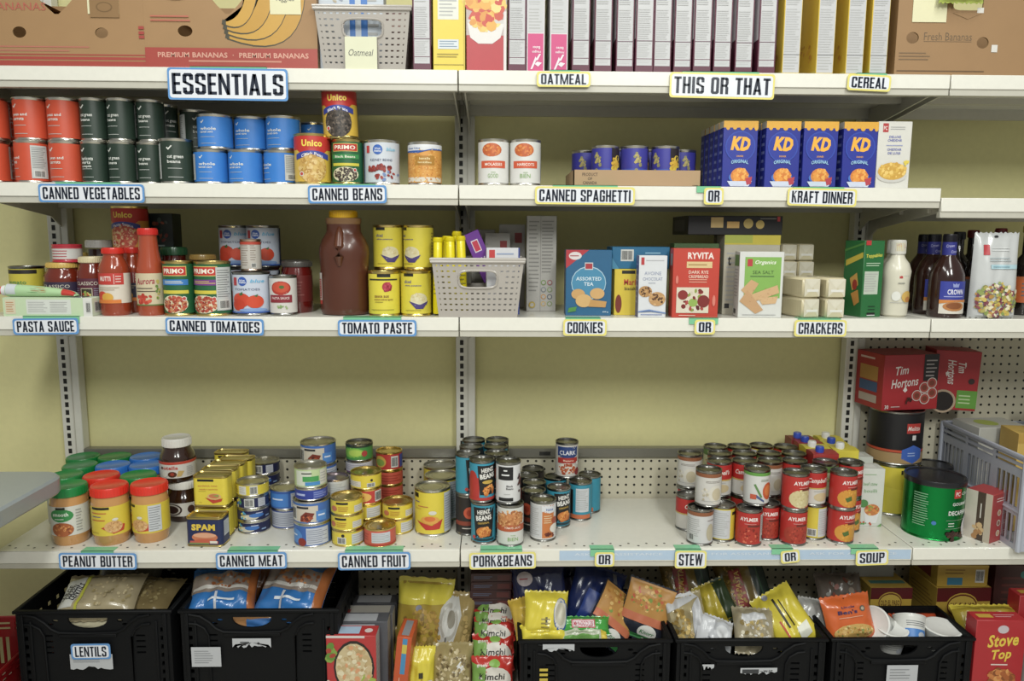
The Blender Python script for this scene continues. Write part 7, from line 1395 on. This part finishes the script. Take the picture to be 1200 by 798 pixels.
bag(cup(.046, .075), 'noodle_cup', 'white noodle cup lying tipped beside the orange rice pouch', 'cup', 1031, 733, rimC+.018, rx=20, ry=-62, rz=10, group=UG, y=0.08)
bag(cup(.040, .07), 'noodle_cup', 'white noodle cup with its flat lid up in the middle of the crate', 'cup', 1046, 752, rimC-.025, rx=6, group=UG, y=0.04)
bag(cup(.042, .075, True), 'noodle_cup', 'white noodle cup with a blue patch lying on its side', 'cup', 1067, 740, rimC+.005, rx=-38, ry=12, rz=0, group=UG, y=0.06)
bag(cup(.048, .08), 'noodle_cup', 'widest white noodle cup with a round lid at the crate corner', 'cup', 1105, 753, rimC-.022, rx=5, group=UG, y=0.045)
m = pouch(.15, .05, .03, '#c2481c/w', [('d', 0, .4, .5, .3, 10, 3, ['#8a3014', '#a83c18'], .1)], 93, .004); bag(m, 'rice_pouch', 'red-orange pouch lying flat behind the white cups', 'pouch', 1072, 728, rimC+.045, rx=-50, rz=4, y=0.13)
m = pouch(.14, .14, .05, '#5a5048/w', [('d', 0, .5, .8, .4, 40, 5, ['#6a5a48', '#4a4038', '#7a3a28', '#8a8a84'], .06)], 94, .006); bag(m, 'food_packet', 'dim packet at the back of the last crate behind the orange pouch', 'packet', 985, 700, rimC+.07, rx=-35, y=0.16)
m = pouch(.10, .10, .04, '#b0b0ac/w', [], 95, .006); bag(m, 'food_packet', 'pale packet peeping out beside the orange pouch', 'packet', 955, 722, rimC+.03, rx=-35, ry=10, y=0.12)
# boxes of taco shells behind and beside the last crate
def taco(w, d, h): return carton(w, d, h, '#b8962c', [('r', -1, .62, 1, 1, '#5c1a1c'), ('e', -.05, .50, .60, .36, '#b8962c'), ('e', -.05, .50, .56, .32, '#5c1a1c'), ('e', -.05, .50, .52, .28, '#c2a23a'), ('t', 'OLD EL PASO', -.05, .50, .18, '#4a1a14', {'w': .92}), ('e', .5, .12, .3, .1, '#8a5a2c')], T=[('r', -.8, .2, .9, .35, '#3f7a70'), ('r', -.8, .45, .9, .60, '#b8962c'), ('r', -.8, .7, .9, .85, '#3f7a70')], L=[fine(-.8, .2, .8, .8, 6, '#8a6a1c')])
TG2 = 'yellow and maroon taco boxes'
t1_ = taco(.125, .14, .095); yb = .075
hb = zat(689, xat(1046, .185, .4), .185)
s1 = carton(.17, .14, hb-.0955-S5, '#4a3a2a', [fine(-.8, .2, .8, .8, 5, '#6a5a44')])
spawn(s1, 'food_box', 'dark box under the taco box at the back of the last crate', 'box', (xat(1046, .185, .4), .257, S5), (0, 0, 0))
spawn(t1_, 'taco_box', 'yellow and maroon taco box behind the last crate under the SOUP sign', 'box', (xat(1046, .185, .4), .257, hb-.095), (0, 0, 0), TG2)
m = carton(.15, .07, .10, '#8f8f88', [('t', 'EXPRESS', .1, .55, .3, '#7a2422', {'w': 1.5}), ('r', -1, .85, 1, 1, '#a8a8a0')])
spawn(m, 'rice_box', 'pale box printed EXPRESS high at the back under the shelf', 'box', (xat(1022, .25, .45), .294, hb+.0004), (0, 0, 0))
xb = xat(1130, .185, .38); h_b = zat(689, xb, .185)
t2_ = taco(.165, .15, h_b-S5 if h_b-S5 < .13 else .115)
s2 = carton(.165, .15, h_b-t2_.h-S5-.0004, '#a8862a', [('r', -1, .5, 1, .9, '#5c1a1c'), fine(-.8, .1, .8, .4, 3, '#8a6a1c')])
spawn(s2, 'taco_box', 'yellow and maroon taco box at the bottom of the stack beside the last crate', 'box', (xb, .262, S5), (0, 0, 0), TG2)
spawn(t2_, 'taco_box', 'yellow and maroon taco box in the middle of the stack beside the last crate', 'box', (xb, .262, h_b-t2_.h), (0, 0, R(1)), TG2)
m = carton(.15, .14, .068, '#b8962c', [('r', -.6, .08, .0, .42, '#2f7a9a'), ('b', .5, .2, .85, .8), fine(-.7, .55, .3, .85, 2, '#8a6a1c'), ('r', -1, .9, 1, 1, '#c9a83a')], L=[('r', -.6, .2, .5, .9, '#7a2a20')])
spawn(m, 'taco_box', 'yellow box with a bar code and blue patch on top of the taco stack', 'box', (xb-.002, .262, h_b+.0004), (0, 0, R(-2)), TG2)
# stuffing boxes
def stove(w, d, h): return carton(w, d, h, '#b02028', [('e', .08, .90, .22, .045, '#c4b8bc'), ('t', 'Stove', .10, .78, .14, '#e0c02c', {'w': 1.25, 's': .3, 'a': 6, 'b': .03}), ('t', 'Top', .10, .61, .14, '#e0c02c', {'w': .78, 's': .3, 'a': 6, 'b': .03}), fine(-.3, .49, .5, .53, 1, '#e0d0c8'), ('e', .2, .32, .55, .14, '#b86a2c'), ('d', .15, .34, .5, .12, 50, 4, ['#c87a38', '#a85a24', '#d8964c', '#8a4a1c'], .035), ('d', -.65, .18, .35, .12, 30, 5, ['#c8803c', '#a8602c', '#d89a50'], .04), ('e', .2, .10, .50, .10, '#cfc4b8'), ('e', .2, .10, .42, .08, '#b8401c')], T=[('r', -.8, .3, -.2, .7, '#c9a02c'), fine(-.1, .3, .8, .7, 2, '#d8a0a0')])
hs = std_h(1170, 727, -.02)
spawn(stove(.135, .05, hs), 'stuffing_box', 'red Stove Top stuffing box standing in front beside the last crate', 'box', (xat(1171, -.02, .3), .005, S5), (0, 0, R(-2)), 'red stuffing boxes')
hs2 = std_h(1215, 698, .09)
spawn(stove(.13, .05, hs2), 'stuffing_box', 'red stuffing box behind and past the front one, at the photo edge', 'box', (xat(1217, .09, .3), .115, S5), (0, 0, 0), 'red stuffing boxes')
m = pouch(.20, .10, .06, '#a8921c/w', [('d', 0, .5, .8, .3, 30, 4, ['#8a7a1c', '#c2ac2c', '#6a5a14'], .05), ('r', -1, .85, 1, 1, '#d0bc24')], 97, .006); bag(m, 'food_packet', 'yellow packet wedged behind the front stuffing box', 'packet', 1158, 729, .33, rx=-45, y=.10)
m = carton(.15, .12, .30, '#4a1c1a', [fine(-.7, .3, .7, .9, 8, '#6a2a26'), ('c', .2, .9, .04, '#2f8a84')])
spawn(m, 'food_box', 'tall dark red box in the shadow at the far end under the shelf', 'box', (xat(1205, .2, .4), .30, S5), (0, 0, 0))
m = carton(.14, .16, .22, '#b9b9b2', [fine(-.7, .3, .7, .9, 8)])
spawn(m, 'food_box', 'pale box low at the photo edge beside the front stuffing box', 'box', (xat(1171, -.02, .3)+.145, -.01, S5), (0, 0, 0))
# red crate beside the lentil crate
m = lattice(.40, .36, .27, '#8f1a1e/s'); spawn(m, 'lattice_crate', 'red plastic crate on the floor under the folding table', 'crate', (xat(24, .05, .3)-.225, .10, 0.0), (0, 0, R(3)))

# ================================================================ nudge neighbours apart so that nothing on a shelf stands inside another thing
def settle():
    SKIP = ('basket', 'tray', 'crate', 'sign', 'shelf', 'bag', 'packet', 'pouch', 'noodle', 'upright', 'rail', 'panel', 'deck', 'folding_table', 'taco', 'rice', 'stuffing', 'tube', 'snack', 'pod', 'tea_box', 'oatmeal', 'food_box', 'banana_box', 'paste_box')
    items = []
    for o, m in SPAWNED:
        if o.name.split('.')[0] == 'oatmeal_box' or any(k in o.name for k in SKIP) or o.location.z < S4-.01 or 'leaning' in o['label']: continue
        rnd = abs(m.w-m.d) < 1e-6 and not o.name.startswith(('cracker_sleeve', 'meat'))
        a = abs(o.rotation_euler.z); hw = (m.w*math.cos(a)+m.d*abs(math.sin(a)))/2; hd = (m.d*math.cos(a)+m.w*abs(math.sin(a)))/2
        if a > .4 and not rnd: hw = hd = max(m.w, m.d)/2*1.15
        if rnd: hw = hd = m.w/2
        items.append([o, rnd, hw+.0004, hd+.0004, o.location.z, o.location.z+m.h])
    n = len(items); par = list(range(n))
    def root(i):
        while par[i] != i: i = par[i]
        return i
    for i in range(n):
        for j in range(n):
            A, B = items[i], items[j]
            if i != j and abs(A[4]-B[5]) < .0012 and (A[0].location.xy-B[0].location.xy).length < .014: par[root(i)] = root(j)
    mem = {}
    for i in range(n): mem.setdefault(root(i), []).append(i)
    for it in range(320):
        worst = 0
        for i in range(n):
            for j in range(i):
                ri, rj = root(i), root(j)
                if ri == rj: continue
                A, B = items[i], items[j]
                if min(A[5], B[5])-max(A[4], B[4]) < .0008: continue
                la, lb = A[0].location, B[0].location; dx, dy = la.x-lb.x, la.y-lb.y
                if abs(dx) > A[2]+B[2] or abs(dy) > A[3]+B[3]: continue
                if A[1] and B[1]:
                    d = math.hypot(dx, dy) or 1e-6; p = A[2]+B[2]-d
                    if p <= 0: continue
                    nx, ny = dx/d, dy/d
                else:
                    px_, py_ = A[2]+B[2]-abs(dx), A[3]+B[3]-abs(dy)
                    if px_ < py_: p, nx, ny = px_, math.copysign(1, dx), 0
                    else: p, nx, ny = py_, 0, math.copysign(1, dy)
                worst = max(worst, p); p *= .9
                back = (ri, 1) if la.y >= lb.y else (rj, -1); front = (rj, -1) if back[0] == ri else (ri, 1)
                top = max(items[k][0].location.y+items[k][3] for k in mem[back[0]])
                fb = .8 if top+p*abs(ny) < .389 else .25
                for (r_, s), f in ((back, fb), (front, 1-fb)):
                    for k in mem[r_]: items[k][0].location.x += s*nx*p*f; items[k][0].location.y += s*ny*p*f
        for r_, ks in mem.items():      # keep every stack on its shelf
            hi = max(items[k][0].location.y+items[k][3] for k in ks); lo = min(items[k][0].location.y-items[k][3] for k in ks)
            d = min(0, .3895-hi)
            if lo+d < .003: d = .003-lo
            for k in ks: items[k][0].location.y += d
        if worst < .0004: break
    return worst
settle()
